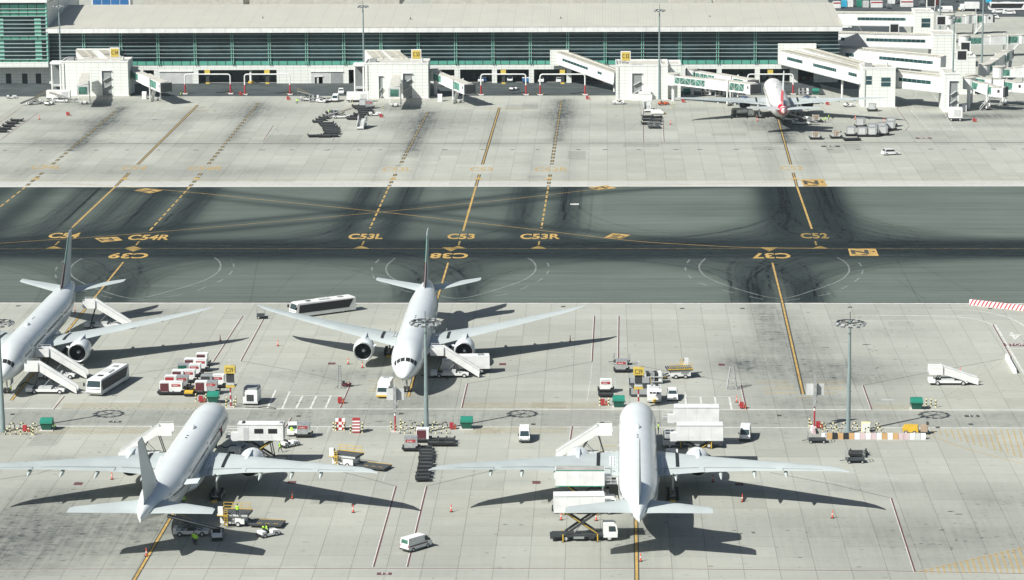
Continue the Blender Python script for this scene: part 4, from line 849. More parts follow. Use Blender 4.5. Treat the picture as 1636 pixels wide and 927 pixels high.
# ------------------------------------------------------------------ scissor-lift trucks
def make_lift(kind, cabcol='white'):
    t = thing('catering_truck' if kind != 'ambulift' else 'lift_vehicle')      # faces +y
    bz, bh, L = 4.55, 2.6, 7.6
    if kind == 'ambulift': bz, bh, L = 4.3, 2.7, 7.6
    part(t, 'chassis', lambda q: (q.box(-1.15, 1.15, -5.2, 3.2, .75, 1.05, 'dark'), q.box(-1.2, 1.2, -5.5, -4.9, .5, .9, 'dark'), q.box(-1.2, -.7, -1.6, .2, .45, .8, 'grey'), q.box(.7, 1.2, -2.0, -.4, .45, .8, 'grey'), q.box(.75, 1.2, .3, 1.1, .4, .8, 'dark')))
    cb = part(t, 'cab', lambda q: q.prof([(2.5, .6, 1.2), (4.6, .6, 1.2), (4.65, 1.5, 1.2), (4.45, 2.5, 1.12), (4.1, 2.7, 1.08), (2.5, 2.7, 1.12)], cabcol))
    part(cb, 'windshield', lambda q: q.poly([(-1.08, 4.665, 1.5), (1.08, 4.665, 1.5), (1.02, 4.475, 2.45), (-1.02, 4.475, 2.45)][::-1], 'glass'))
    for s in (-1, 1): part(cb, 'side_window', lambda q: q.poly([(s*1.215, 3.3, 1.55), (s*1.215, 4.4, 1.55), (s*1.15, 4.25, 2.35), (s*1.15, 3.3, 2.35)][::s], 'glass'))
    for s in (-1, 1):
        part(t, 'scissor_arm', lambda q: (q.beam((s*.85, -3.2, 1.1), (s*.85, 1.6, bz-.1), .18, .34, 'dark'),))
        part(t, 'scissor_arm', lambda q: (q.beam((s*.62, 1.6, 1.1), (s*.62, -3.2, bz-.1), .18, .30, 'deck'), q.beam((s*.74, 1.6, 1.12), (s*.74, -3.2, bz-.08), .05, .12, 'yellow')))
    part(t, 'lift_cylinder', lambda q: (q.cyl((0, -1.8, 1.1), (0, -.2, bz-1.2), .1, 'steel', n=8), q.box(-.9, .9, -3.3, 1.8, bz-.14, bz, 'dark')))
    bx = part(t, 'box_body', lambda q: (q.box(-1.27, 1.27, -4.9, -4.9+L, bz, bz+bh, 'white'),
        q.box(-1.2, 1.2, -4.8, -4.8+L-.2, bz+bh, bz+bh+.03, 'roofgrey' if kind == 'greyroof' else 'white'),
        [q.box(s*1.29-.03, s*1.29+.03, -4.9, -4.9+L, z, z+.12, 'lightgrey' if kind != 'greyroof' else 'tailgreen') for s in (-1, 1) for z in (bz-.02, bz+bh-.1)] and None, [q.box(s*1.275-.004, s*1.275+.006, -4.9 + 1.9*i, -4.87 + 1.9*i, bz+.1, bz+bh-.1, 'lightgrey') for s in (-1, 1) for i in range(1, 4)] and None))
    if kind == 'ambulift':
        for s in (-1, 1):
            for yy in (-3.9, -1.6): part(bx, 'window', lambda q: q.box(s*1.29-.01, s*1.29+.01, yy, yy+1.5, bz+1.2, bz+2.0, 'black'))
            part(bx, 'door', lambda q: q.box(s*1.285-.012, s*1.285+.012, .9, 1.7, bz+.15, bz+2.2, 'lightgrey'))
        part(t, 'roof_beacon', lambda q: (q.box(-.6, .6, 1.6, 2.0, bz+bh+.03, bz+bh+.2, 'dark'), q.box(-.5, .5, -4.7, -4.2, bz+bh+.03, bz+bh+.15, 'grey')))
        [part(t, 'outrigger', lambda q: (q.beam((s*1.1, -3.0, 1.0), (s*1.9, -5.6, .1), .14, .14, 'dark'), q.beam((s*1.0, -2.6, bz-.1), (s*1.15, -3.2, .9), .16, .16, 'dark'))) for s in (-1, 1)]
    part(t, 'rear_wall', lambda q: q.box(-1.22, 1.22, -4.95, -4.9, bz+.1, bz+bh-.1, 'lightgrey'))
    y1 = -4.9 + L
    part(t, 'front_platform', lambda q: (q.box(-1.0, 1.0, y1, y1+2.0, bz+.3, bz+.42, 'grey'), q.box(-1.25, -.4, y1, y1+1.1, bz-.1, bz+1.3, 'white')))
    part(t, 'handrail', lambda q: [q.beam((s*.98, y1+.05+i*.95, bz+.4), (s*.98, y1+.05+i*.95, bz+1.45), .06, .06, 'white') for s in (-1, 1) for i in range(3)] and [q.beam((s*.98, y1, bz+z), (s*.98, y1+2, bz+z), .06, .06, 'white') for s in (-1, 1) for z in (.95, 1.45)] and None)
    part(t, 'stabiliser', lambda q: [q.box(s*1.35-.08, s*1.35+.08, yy-.08, yy+.08, .05, 1.2, 'yellow') or q.box(s*1.35-.2, s*1.35+.2, yy-.2, yy+.2, 0, .06, 'dark') or q.beam((s*1.0, yy, .9), (s*1.35, yy, .9), .1, .1, 'dark') for s in (-1, 1) for yy in (-3.6, 1.6)] and None)
    wheels(t, 1.02, (-3.2, 3.4), .5, .32); return t
def put_lift(t, px, py, rz, lab, grp='catering trucks with raised boxes'):
    g = G(px, py); t.location = (g.x, g.y, 0); t.rotation_euler = (0, 0, rz); tag(t, lab, 'truck', grp)
put_lift(make_lift('plain'), 937, 862, E_ + R(3), 'catering truck raised highest in view, its dark scissor and chassis fully visible below the box')
put_lift(make_lift('greyroof'), 938, 819, E_, 'catering truck with grey roof and green trim behind the wing root')
put_lift(make_lift('plain'), 1102, 714, W_, 'farther of the two catering trucks on the right side of the airliner')
put_lift(make_lift('plain'), 1107, 744, W_, 'nearer catering truck on the right side, box directly above the engine')
put_lift(make_lift('ambulift'), 408, 741, W_, 'lift vehicle whose raised white cabin has two dark windows and a door', None)
# ------------------------------------------------------------------ terminal
T = tag(thing('terminal_building', (-50, YF, 0)), 'long white terminal with a louvred green glass front and pale ribbed roof', 'building')
def tpart(name, fn, parent=None, smooth=False):
    q = MB(); fn(q)
    q.v = [(a + 50, b_ - YF, c) for a, b_, c in q.v]; o = q.build(name, None, smooth); o.parent = parent or T; return o
XL = V(77, 80, YF).x; XR = V(1339, 80, YF).x
zz = lambda py, Y=YF, px=600: V(px, py, Y).z
Z1, Z2, Z3, Z4 = zz(111.5), zz(103.5), zz(97.5), 17.1      # wall top, band, spandrel top, glass top
OPEN = [(229,246),(317,442),(557,566),(703,726),(735,786),(794,845),(853,905),(913,966),(1095,1104),(1113,1145),(1153,1206),(1214,1262),(1275,1300)]
ox = [(V(a, 120, YF).x, V(b_, 120, YF).x) for a, b_ in OPEN]
def wall(q):
    x = XL
    for a, b_ in ox: q.box(x, a, YF, YF + .8, 0, Z1, 'clad'); x = b_
    q.box(x, XR, YF, YF + .8, 0, Z1, 'clad'); q.box(XL, XR, YF, YF + .8, Z1, Z2, 'clad')
tpart('wall', wall)
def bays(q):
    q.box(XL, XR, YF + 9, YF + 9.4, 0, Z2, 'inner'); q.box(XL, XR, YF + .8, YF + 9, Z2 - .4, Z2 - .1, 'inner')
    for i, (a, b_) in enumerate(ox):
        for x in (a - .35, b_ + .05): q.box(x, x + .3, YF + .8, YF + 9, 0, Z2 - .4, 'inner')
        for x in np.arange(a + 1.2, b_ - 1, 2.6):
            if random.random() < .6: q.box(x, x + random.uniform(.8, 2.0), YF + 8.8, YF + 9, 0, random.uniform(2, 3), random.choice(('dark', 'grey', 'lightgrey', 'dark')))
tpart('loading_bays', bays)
def col(q):
    for px_ in (401,):
        p = V(px_, 120, YF + 1.5); q.cyl((p.x, YF + 1.0, 0), (p.x, YF + 1.0, Z1), .45, 'white', n=14); q.cyl((p.x, YF+1, 0), (p.x, YF+1, .7), .9, 'yellow', n=14)
tpart('column', col, None, False)
tpart('slanted_wall', lambda q: q.add([(V(448,120,YF).x, YF+6, 0), (V(466,120,YF).x, YF+.1, 0), (V(466,120,YF).x, YF+.1, Z1), (V(448,120,YF).x, YF+6, Z1)], [(0,1,2,3)], 'clad'))
for (a, b_, ztop, mk_, nm) in ((255,307,4.0,'clad','wall_recess'), (497,526,3.9,'clad','wall_recess'), (528,548,3.9,'grey','roller_shutter'), (503,506,2.2,'lightgrey','door'), (509,515.5,2.3,'glass','window')):
    tpart(nm, lambda q: (q.box(V(a,120,YF).x, V(b_,120,YF).x, YF-.04, YF-.005, .05, ztop, 'lightgrey' if nm=='wall_recess' else mk_), q.box(V(a,120,YF).x-.2, V(b_,120,YF).x+.2, YF-.28, YF-.01, ztop, ztop+.2, 'white')))
def glassw(q):
    q.box(XL, XR, YF - .1, YF + .5, Z3, Z4, 'facade_glass'); q.box(XL, XR, YF - .12, YF + .55, Z2, Z3, 'spandrel')
    x = XL
    while x < XR - 3: q.box(x, x + .22, YF - .16, YF - .1, Z2, Z3, 'dark'); x += 2.97
tpart('glass_wall', glassw)
XM = V(430.5, 75, YF).x; SP = (V(1086.5, 75, YF).x - XM) / 11
_mx = XM
for kk in range(-25, 14):
    xm = XM + kk * SP
    if XL + 1 < xm < XR - 1:
        def mull(q, x=xm):
            for d in (-.45, .25): q.box(x + d, x + d + .2, YF - .62, YF - .42, Z2 + .3, Z4, 'mullion')
            for j in range(9): q.box(x - .44, x + .44, YF - .6, YF - .45, Z3 + j * 1.24, Z3 + j * 1.24 + .1, 'mullion')
        tpart('mullion', mull)
for j in range(7): tpart('louver', lambda q: q.box(XL, XR + .5, YF - .80, YF - .55, Z3 + 1.31 + j * 1.27, Z3 + 1.42 + j * 1.27, 'louver'))
def rooff(q):
    YE_ = YF - 3.0; P = [(YE_, 19.2), (YE_ + 12, 20.25), (YE_ + 26, 21.4), (YE_ + 42, 22.6)]
    x1 = XR + 1.0
    for (ya, za), (yb, zb) in zip(P[:-1], P[1:]): q.add([(XL, ya, za), (x1, ya, za), (x1, yb, zb), (XL, yb, zb)], [(0,1,2,3)], 'roofing')
    q.add([(x1, YE_, 17.5), (x1, YE_+42, 17.5), (x1, YE_+42, 22.6), (x1, YE_+26, 21.4), (x1, YE_+12, 20.25), (x1, YE_, 19.2)], [(0,1,2,3,4,5)], 'roofcream')
    q.add([(XL, YE_+42, 22.6), (x1, YE_+42, 22.6), (x1, YE_+42, 0), (XL, YE_+42, 0)], [(3,2,1,0)], 'clad')
    q.add([(XL, YE_, 17.45), (x1, YE_, 17.45), (x1, YF + .6, 17.2), (XL, YF + .6, 17.2)], [(3,2,1,0)], 'lightgrey')
ro = tpart('roof', rooff)
def fas(q):
    q.box(XL, XR + 1.0, YF - 3.12, YF - 2.99, 17.4, 19.05, 'white'); q.box(XL, XR + 1.05, YF - 3.2, YF - 2.95, 19.05, 19.28, 'roofcream')
    x = XL
    while x < XR: q.box(x, x + .06, YF - 3.135, YF - 3.12, 17.4, 19.05, 'grey'); x += 4.0
tpart('fascia', fas, ro)
for px_, py_ in ((177,28),(420,31),(656,32),(896,31),(1134,29),(1290,13)):
    g = G(px_, py_, 20.2); tpart('roof_vent', lambda q: (q.cyl((g.x, g.y, g.z), (g.x, g.y, g.z + .9), .16, 'dark', n=6), q.box(g.x - .5, g.x + .5, g.y - .3, g.y + .3, g.z, g.z + .25, 'grey')), ro)
tpart('skylight', lambda q: (lambda a, b_: (q.box(a.x, b_.x, a.y, a.y + 6, 20.8, 24.6, 'white'), [q.box(a.x + .6 + i*(b_.x-a.x-1)/4, a.x + .4 + (i+1)*(b_.x-a.x-1)/4, a.y-.06, a.y, 21.6, 23.9, 'blue') for i in range(4)], q.box(a.x-.3, b_.x+.3, a.y-.5, a.y, 21.1, 21.45, 'white')))(G(146, 11.5, 21.2), G(208, 11.5, 21.2)), ro)
tpart('parapet', lambda q: q.box(XR - .4, XR + 1.3, YF - 3, YF + 39, 22.0, 22.02, 'roofcream') if False else q.beam((XR + .9, YF - 2.9, 19.4), (XR + .9, YF + 9, 20.45), .5, .35, 'roofcream'), ro)
for a, b_, y0, zt in ((232, 392, 1000, 24.6), (402, 640, 1002, 24.4), (690, 968, 1000, 24.6), (1070, 1130, 1004, 24.2), (1140, 1260, 1001, 24.4)):
    tpart('rear_roof', lambda q: q.prof and q.box(V(a, 2, y0).x, V(b_, 2, y0).x, y0 - 6, y0 + 30, 20, zt - .8, 'roofcream'), ro)
# left wing of the terminal
TL = tag(thing('terminal_wing', (-250, 943, 0)), 'taller green glass terminal block at the upper left corner', 'building')
def lpart(name, fn, parent=None):
    q = MB(); fn(q); q.v = [(a + 250, b_ - 943, c) for a, b_, c in q.v]; o = q.build(name, None); o.parent = parent or TL; return o
YL = 943.0; zl = lambda py: V(40, py, YL).z; XE = V(76.5, 80, YL).x
lpart('wall', lambda q: (q.box(-330, XE, YL + 1, YL + 60, zl(98), 27.4, 'clad'), q.box(-330, XE, YL - .4, YL + 1, zl(107.5), zl(99.5), 'clad'), q.box(-330, XE, YL + 4, YL + 40, 0, zl(98) - .1, 'clad')))
lpart('glass_wall', lambda q: q.box(-330, XE - .02, YL + .3, YL + .98, zl(99.5), zl(5), 'facade_glass'))
lpart('roof_edge', lambda q: (q.box(-330, XE + .5, YL - 1.2, YL + 1, zl(4), zl(-1), 'white'), q.box(-330, XE + .5, YL + 1, YL + 60, 27.4, 28.2, 'roofcream')))
for y0, y1 in ((99.5, 94.5), (63, 57.5), (25.5, 20), (19.5, 14), (13, 7.5)):
    def band(q):
        q.box(-330, XE - .3, YL + .18, YL + .28, zl(y0), zl(y1), 'spandrel'); x = XE - .3
        while x > -330: q.box(x - .1, x + .1, YL + .1, YL + .18, zl(y0), zl(y1), 'dark'); x -= 3.0
    lpart('spandrel_band', band)
for py_ in list(np.arange(95.0, 62, -6.3)) + [63.3, 57.2, 51, 45, 38.6, 32.3, 26, 20, 14]: lpart('louver', lambda q: q.box(-330, XE, YL - .35, YL + .05, zl(py_) - .08, zl(py_) + .08, 'louver'))
for px_ in (2, 62): lpart('interior_column', lambda q: q.box(V(px_, 80, YL).x - 1.2, V(px_, 80, YL).x + 1.0, YL + .2, YL + .27, zl(95), zl(30), 'mullion'))
lpart('corner_post', lambda q: q.box(XE - .4, XE + .1, YL - .1, YL + 1.2, zl(99), zl(4), 'mullion'))
for px_ in (36, 58, 10): lpart('door', lambda q: q.box(V(px_, 120, YL).x - 1.0, V(px_, 120, YL).x + .8, YL + 3.9, YL + 3.99, 0, 3.4, 'dark'))
# ------------------------------------------------------------------ gate towers, walkways, boarding bridges
def localise(q, o): q.v = [(a - o[0], b_ - o[1], c - o[2]) for a, b_, c in q.v]
def group_thing(name, o, label, cat, group=None):
    t = thing(name, o); tag(t, label, cat, group)
    def P(nm, fn, parent=None, smooth=False):
        q = MB(); fn(q); localise(q, o); x = q.build(nm, parent or t, smooth, 40 if smooth else None); return x
    return t, P
def gate_tower(x0, x1, y0, y1, h, label, frame=None, recess=(), windows=(), base=True):
    t, P = group_thing('gate_tower', ((x0+x1)/2, (y0+y1)/2, 0), label, 'tower', 'white clad gate towers')
    P('wall', lambda q: q.box(x0, x1, y0, y1, 0, h, 'clad'))
    P('roof', lambda q: (q.box(x0+.3, x1-.3, y0+.3, y1-.3, h, h+.05, 'roofcream'),))
    for s_ in ((x0-.1, x1+.1, y0-.1, y0+.25), (x0-.1, x1+.1, y1-.25, y1+.1), (x0-.1, x0+.25, y0+.26, y1-.26), (x1-.25, x1+.1, y0+.26, y1-.26)): P('parapet', lambda q: q.box(s_[0], s_[1], s_[2], s_[3], h, h+.45, 'white'))
    if x1 - x0 > 8:
        P('roof_unit', lambda q: q.box(x0+1.2, x0+3.4, (y0+y1)/2-1, (y0+y1)/2+1, h+.05, h+1.1, 'grey')); P('roof_duct', lambda q: q.cyl((x1-2.2, (y0+y1)/2, h+.05), (x1-2.2, (y0+y1)/2, h+1.3), .35, 'lightgrey', n=8))
        P('drain_pipe', lambda q: q.cyl((x0+.9, y0-.12, .2), (x0+.9, y0-.12, h-.3), .09, 'grey', n=6))
    P('plinth', lambda q: q.box(x0-.6, x1+.6, y0-1.0, y0, 0, .25, 'concrete_block'))
    for (a, b_, z0, z1) in recess:
        r = P('stairwell', lambda q: (q.box(a, b_, y0-.04, y0-.01, z0, z1, 'grey'), q.box(a-.12, a, y0-.5, y0, z0, z1+.1, 'white'), q.box(a-.12, b_+.1, y0-.5, y0, z1, z1+.15, 'white')))
        P('stair_flight', lambda q: [q.beam((a+.3, y0-.5, z0+i*2.6), (b_-.3, y0-.5, z0+i*2.6+1.3), .5, .2, 'lightgrey') for i in range(int((z1-z0)/2.6))] and None, r)
    for (a, b_, z0, z1) in windows:
        P('window', lambda q: (q.box(a, b_, y0-.05, y0-.01, z0, z1, 'facade_glass'), q.box(a, b_, y0-.09, y0-.05, (z0+z1)/2-.06, (z0+z1)/2+.06, 'white')))
    if frame:
        a, b_ = frame
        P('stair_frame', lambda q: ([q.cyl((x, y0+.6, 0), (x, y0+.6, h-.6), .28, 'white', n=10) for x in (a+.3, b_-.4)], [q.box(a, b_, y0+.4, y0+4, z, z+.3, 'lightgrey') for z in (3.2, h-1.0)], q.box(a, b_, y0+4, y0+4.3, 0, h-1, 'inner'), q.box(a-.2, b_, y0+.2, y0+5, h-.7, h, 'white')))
    return t
def gate_sign(x, y, z, txt, label):
    t, P = group_thing('gate_sign', (x, y, z), label, 'sign', 'yellow gate number boxes')
    P('panel', lambda q: q.box(x-1.6, x+1.6, y-.1, y+.5, z+1.4, z+4.6, 'white')); P('face', lambda q: q.box(x-1.3, x+1.3, y-.16, y-.1, z+1.6, z+4.3, 'signyellow'))
    P('number', lambda q: q.text(txt, Matrix.Translation((x, y-.2, z+2.95)) @ Matrix.Rotation(R(90), 4, 'X') @ Matrix.Diagonal((1.1, 1.8, 1, 1)), 'black', .012))
    for s in (-1.4, 1.4): P('post', lambda q: q.box(x+s-.12, x+s+.12, y, y+.25, z, z+1.4, 'white'))
    return t
def corridor(p0, p1, w_, h_, label, win=((.08,.45),(.6,.68)), group='enclosed walkways', two=False, wz=(.42,.66), posts=()):
    p0 = Vector(p0); p1 = Vector(p1); d = p1 - p0; L = d.length; c = (p0 + p1) / 2
    t = thing('walkway', (c.x, c.y, 0)); tag(t, label, 'walkway', group)
    y = d.normalized(); x = y.cross(Vector((0,0,1))).normalized(); z = x.cross(y); M = Matrix((x, y, z)).transposed().to_4x4(); M.translation = p0
    sgn = 1 if x.y < 0 else -1           # the side that looks towards the runway
    def P(nm, fn, parent=None):
        q = MB(); fn(q); localise(q, (c.x, c.y, 0)); return q.build(nm, parent or t)
    P('wall', lambda q: q.box(-w_/2, w_/2, 0, L, 0, h_, 'white', M))
    P('roof', lambda q: (q.box(-w_/2-.15, w_/2+.15, 0, L, h_, h_+.2, 'roofcream', M), [q.box(-w_/2-.1, w_/2+.1, i*1.0, i*1.0+.12, h_+.2, h_+.32, 'roofcream', M) for i in range(int(L))], q.box(-.6, -.4, 0, L, h_+.2, h_+.5, 'roofcream', M)))
    P('floor_beam', lambda q: q.box(-w_/2-.1, w_/2+.1, 0, L, -.35, 0, 'lightgrey', M))
    for a, b_ in win:
        xx = sgn * (w_/2 + .03)
        o = P('window', lambda q: q.box(xx-.03, xx+.03, L*a, L*b_, h_*wz[0], h_*wz[1], 'facade_glass', M))
        P('glazing_bar', lambda q: [q.box(xx-.02+sgn*.03, xx+.02+sgn*.03, v, v+.07, h_*wz[0], h_*wz[1], 'mullion', M) for v in np.arange(L*a+1.2, L*b_, 1.6)] and None, o)
    for u in posts:
        pt = p0 + d * u; P('post', lambda q: q.cyl((pt.x, pt.y, 0), (pt.x, pt.y, pt.z-.3), .35, 'white', n=12))
    return t
def bridge(p0, p1, z0, z1, label, glass=((.06,.30),(.72,.92)), stair=True, rot=True, truss=False, cabyaw=0.0):
    p0 = Vector((p0[0], p0[1], 0)); p1 = Vector((p1[0], p1[1], 0))
    t, P = group_thing('boarding_bridge', (p1.x, p1.y, 0), label, 'boarding bridge', 'telescopic boarding bridges')
    a = p0 + Vector((0,0,z0)); b_ = p1 + Vector((0,0,z1)); d = b_ - a; L = d.length; y = d.normalized(); x = y.cross(Vector((0,0,1))).normalized(); z = x.cross(y)
    M = Matrix((x, y, z)).transposed().to_4x4(); M.translation = a; sgn = 1 if x.y < 0 else -1
    if rot:
        P('rotunda', lambda q: (q.cyl((a.x, a.y, z0-.4), (a.x, a.y, z0+3.1), 1.9, 'white', n=18), q.cyl((a.x, a.y, z0+3.1), (a.x, a.y, z0+3.3), 2.1, 'roofcream', n=18)), None, False)
        P('column', lambda q: q.cyl((a.x, a.y, 0), (a.x, a.y, z0-.3), .55, 'white', n=12))
    def tun(nm, u0, u1, w_, h_, k):
        o = P(nm, lambda q: (q.box(-w_/2, w_/2, L*u0, L*u1, 0, h_, k, M), q.box(-w_/2-.06, w_/2+.06, L*u0, L*u1, h_, h_+.15, 'roofcream', M), q.box(-w_/2-.06, w_/2+.06, L*u0, L*u1, -.2, 0, 'white', M))); return o
    o1 = tun('outer_tunnel', .02, .56, 2.5, 2.6, 'white'); o2 = tun('inner_tunnel', .44, .97, 2.9, 2.9, 'white')
    for i, (u0, u1) in enumerate(glass):
        w_, h_, o = (2.5, 2.6, o1) if u1 < .5 else (2.9, 2.9, o2)
        for s in ((sgn,) if True else (1, -1)):
            xx = s * (w_/2 + .03); gp = P('glass_panel', lambda q: q.box(xx-.03, xx+.03, L*u0, L*u1, .35, h_-.3, 'bridgeglass', M), o)
            def lat(q):
                n = max(2, int(L*(u1-u0)/1.7))
                for j in range(n + 1): yy = L*(u0+(u1-u0)*j/n); q.box(xx-.05+s*.05, xx+.05+s*.05, yy-.05, yy+.05, .2, h_-.2, 'white' if truss else 'mullion', M)
                for j in range(n):
                    ya = L*(u0+(u1-u0)*j/n); yb = L*(u0+(u1-u0)*(j+1)/n); za, zb = (.35, h_-.3) if j % 2 else (h_-.3, .35)
                    q.beam(M @ Vector((xx+s*.07, ya, za)), M @ Vector((xx+s*.07, yb, zb)), .07, .07, 'white' if truss else 'mullion')
            P('lattice', lat, gp)
    cx = thing('cab', (0,0,0)) if False else None
    e = b_; hy = math.atan2(-y.x, y.y) + cabyaw; MC = Matrix.Translation(e) @ Matrix.Rotation(hy, 4, 'Z')
    P('cab', lambda q: (q.cyl(MC @ Vector((0,0,-.1)), MC @ Vector((0,0,3.0)), 1.75, 'white', n=20), q.box(-1.7, 1.7, .6, 2.9, -.1, 2.9, 'white', MC), q.cyl(MC @ Vector((0,0,3.0)), MC @ Vector((0,0,3.15)), 1.9, 'roofcream', n=20)))
    P('cab_window', lambda q: (q.box(1.71, 1.76, 1.1, 1.8, 1.4, 2.3, 'black', MC), q.box(-1.76, -1.71, 1.1, 1.8, 1.4, 2.3, 'black', MC), q.box(-1.4, 1.4, 2.88, 2.94, .2, 2.5, 'dark', MC)))
    P('canopy', lambda q: (q.box(-1.85, 1.85, 2.95, 3.6, .1, 3.0, 'canopy' if rot else 'lightgrey', MC), q.box(-1.3, 1.3, 3.6, 3.66, .3, 2.5, 'bridgeglass' if not rot else 'dark', MC)))
    wp = a + d * .74; base = Vector((wp.x, wp.y, 0))
    P('lift_column', lambda q: ([q.box(-.16+s*1.75, .16+s*1.75, -.2, .2, .8, wp.z+3.4, 'white', Matrix.Translation(base) @ Matrix.Rotation(math.atan2(-y.x, y.y), 4, 'Z')) for s in (-1,1)], q.box(-1.9, 1.9, -.2, .2, .7, 1.1, 'white', Matrix.Translation(base) @ Matrix.Rotation(math.atan2(-y.x, y.y), 4, 'Z')), q.box(-1.9, 1.9, -.2, .2, wp.z-.6, wp.z-.25, 'white', Matrix.Translation(base) @ Matrix.Rotation(math.atan2(-y.x, y.y), 4, 'Z'))))
    MB_ = Matrix.Translation(base) @ Matrix.Rotation(math.atan2(-y.x, y.y), 4, 'Z')
    bo = P('bogie', lambda q: q.box(-1.0, 1.0, -.5, .5, .45, .9, 'white', MB_))
    for s in (-.75, .75): P('wheel', lambda q: q.cyl(MB_ @ Vector((s-.2,0,.55)), MB_ @ Vector((s+.2,0,.55)), .55, 'rubber', n=14), bo)
    if stair:
        s0 = M @ Vector((sgn*2.0, L*.93, 0)); s1 = Vector((s0.x - y.x*3.6, s0.y - y.y*3.6, .1))
        P('service_stair', lambda q: (q.beam(s0, s1, 1.0, .12, 'lightgrey'), [q.beam(s0 + x*(k*.5) + Vector((0,0,1)), s1 + x*(k*.5) + Vector((0,0,1)), .07, .07, 'white') for k in (-1,1)], [q.beam(s0*(1-u) + s1*u + x*(k*.5), s0*(1-u) + s1*u + x*(k*.5) + Vector((0,0,1)), .06, .06, 'white') for k in (-1,1) for u in (0,.33,.66,1)]))
    return t
def vx(px_, Y): return V(px_, 120, Y).x
# C 54
y0 = G(150, 154).y; h = V(150, 99.5, y0).z; a, b_ = vx(98.5, y0), vx(204.5, y0)
zr = lambda p_, Y_: V(600, p_, Y_).z
gate_tower(a, b_, y0, y0 + 10, h, 'white clad tower under the C 54 sign at the left', (vx(81, y0), vx(98, y0)), [(vx(163,y0), vx(177.5,y0), 0, 8.4)], [(vx(130,y0), vx(132,y0), 6.6, 7.6)])
gate_sign(vx(184.5, y0+1), y0 + 1, h, 'C 54', 'yellow sign box reading C 54 on the left gate tower')
for k, (pa, pb) in enumerate(((134, 146), (171, 185))):
    corridor((vx(pa, YF)+0, YF-.5, 7.9), (vx(pb+1, y0+10), y0+9.0, h-3.2), 4.6, 3.4, ('left', 'right')[k] + ' sloping walkway between the terminal and the C 54 tower', win=())
t, P = group_thing('walkway_portal', (vx(160, YF), YF - 1, 0), 'flat white surround where the C 54 walkways leave the glass front', 'portal', 'walkway portals'); P('frame', lambda q: q.box(vx(125, YF), vx(194, YF), YF-1.6, YF-.98, zr(103,YF), zr(76, YF), 'clad'))
# C 53
y0 = G(640, 158).y; h = V(640, 102.5, y0).z; a, b_ = vx(583, y0), vx(684, y0)
gate_tower(a, b_, y0, y0 + 11, h, 'white clad tower under the C 53 sign in the centre', (vx(565, y0), vx(582.5, y0)), [(vx(644,y0), vx(658,y0), 0, 8.2), (vx(605,y0), vx(611,y0), 0, 7.4)], ())
gate_sign(vx(665.5, y0+1), y0 + 1, h, 'C 53', 'yellow sign box reading C 53 on the centre gate tower')
for k, (pa, pb) in enumerate(((597, 610), (626, 642))):
    corridor((vx(pa, YF), YF-.5, 7.4), (vx(pb, y0+10), y0+10, h-3.2), 4.6, 3.4, ('left', 'right')[k] + ' sloping walkway between the terminal and the C 53 tower', win=())
t, P = group_thing('walkway_portal', (vx(612, YF), YF - 1, 0), 'flat white surround where the C 53 walkways leave the glass front', 'portal', 'walkway portals'); P('frame', lambda q: q.box(vx(582, YF), vx(641, YF), YF-1.6, YF-.98, zr(103,YF), zr(79.5, YF), 'clad'))
# C 52
y0 = G(1030, 160).y; h = V(1030, 105.5, y0).z; a, b_ = vx(984, y0), vx(1067, y0)
gate_tower(a, b_, y0, y0 + 14, h, 'white clad tower under the C 52 sign, light mast in front', None, [(vx(1010,y0), vx(1025,y0), 2.2, 8.6)], ())
gate_tower(b_ + .02, vx(1088, y0), y0 + 2.5, y0 + 13, h - .1, 'narrow white tower part joined to the right side of the C 52 tower', None, (), ())
t, P = group_thing('low_wall', (vx(1024, y0), y0 - 3, 0), 'low stepped white wall at the foot of the C 52 tower', 'wall'); P('wall', lambda q: (q.box(vx(1008, y0), vx(1042, y0), y0-1.2, y0-.02, 0, 2.0, 'white'), q.box(vx(1020, y0), vx(1040, y0), y0-1.3, y0-.03, 2.0, 2.9, 'white')))
gate_sign(vx(999.5, y0+1), y0 + 1, h, 'C 52', 'yellow sign box reading C 52 on the tower beside the long walkway')
corridor((vx(897, YF), YF-1.0, 7.0), (vx(988, 922), 922, 3.0), 4.2, 3.5, 'long white walkway with a dark window strip sloping down to the C 52 tower', win=((.10,.55),(.72,.79)), posts=(.93,))
t, P = group_thing('walkway_portal', (vx(890, YF), YF - 1, 0), 'flat white surround where the C 52 walkway leaves the glass front', 'portal', 'walkway portals'); P('frame', lambda q: q.box(vx(879, YF), vx(909, YF), YF-1.5, YF-.98, zr(105,YF), zr(80, YF), 'clad'))
# bridges
bridge(G(213, 148)[:2], (G(261, 166).x, G(261, 166).y), 5.1, 4.1, 'boarding bridge right of the C 54 tower, dark canopy turned to the road')
bridge(G(138, 155)[:2], (G(134, 171).x, G(134, 171).y), 5.3, 4.3, 'boarding bridge pointing at the viewer in front of the C 54 tower', rot=False, glass=(), stair=False)
bridge(G(696, 152)[:2], (G(745, 169).x, G(745, 169).y), 5.1, 4.1, 'boarding bridge right of the C 53 tower')
bridge(G(634, 158.5)[:2], (G(631, 175).x, G(631, 175).y), 5.3, 4.3, 'boarding bridge pointing at the viewer in front of the C 53 tower', rot=False, glass=(), stair=False)
bridge((vx(1076, 901), 901), (46.2, 886.5), 5.6, 4.6, 'nearer of two glass-sided boarding bridges reaching the docked airliner', glass=((.04,.46),(.76,.95)), truss=True, cabyaw=R(-30), stair=False)
bridge((vx(1106, 915), 915), (46.5, 896.5), 5.4, 4.6, 'farther of two glass-sided boarding bridges reaching the docked airliner', glass=((.04,.46),(.76,.95)), truss=True, cabyaw=R(-25), stair=False)
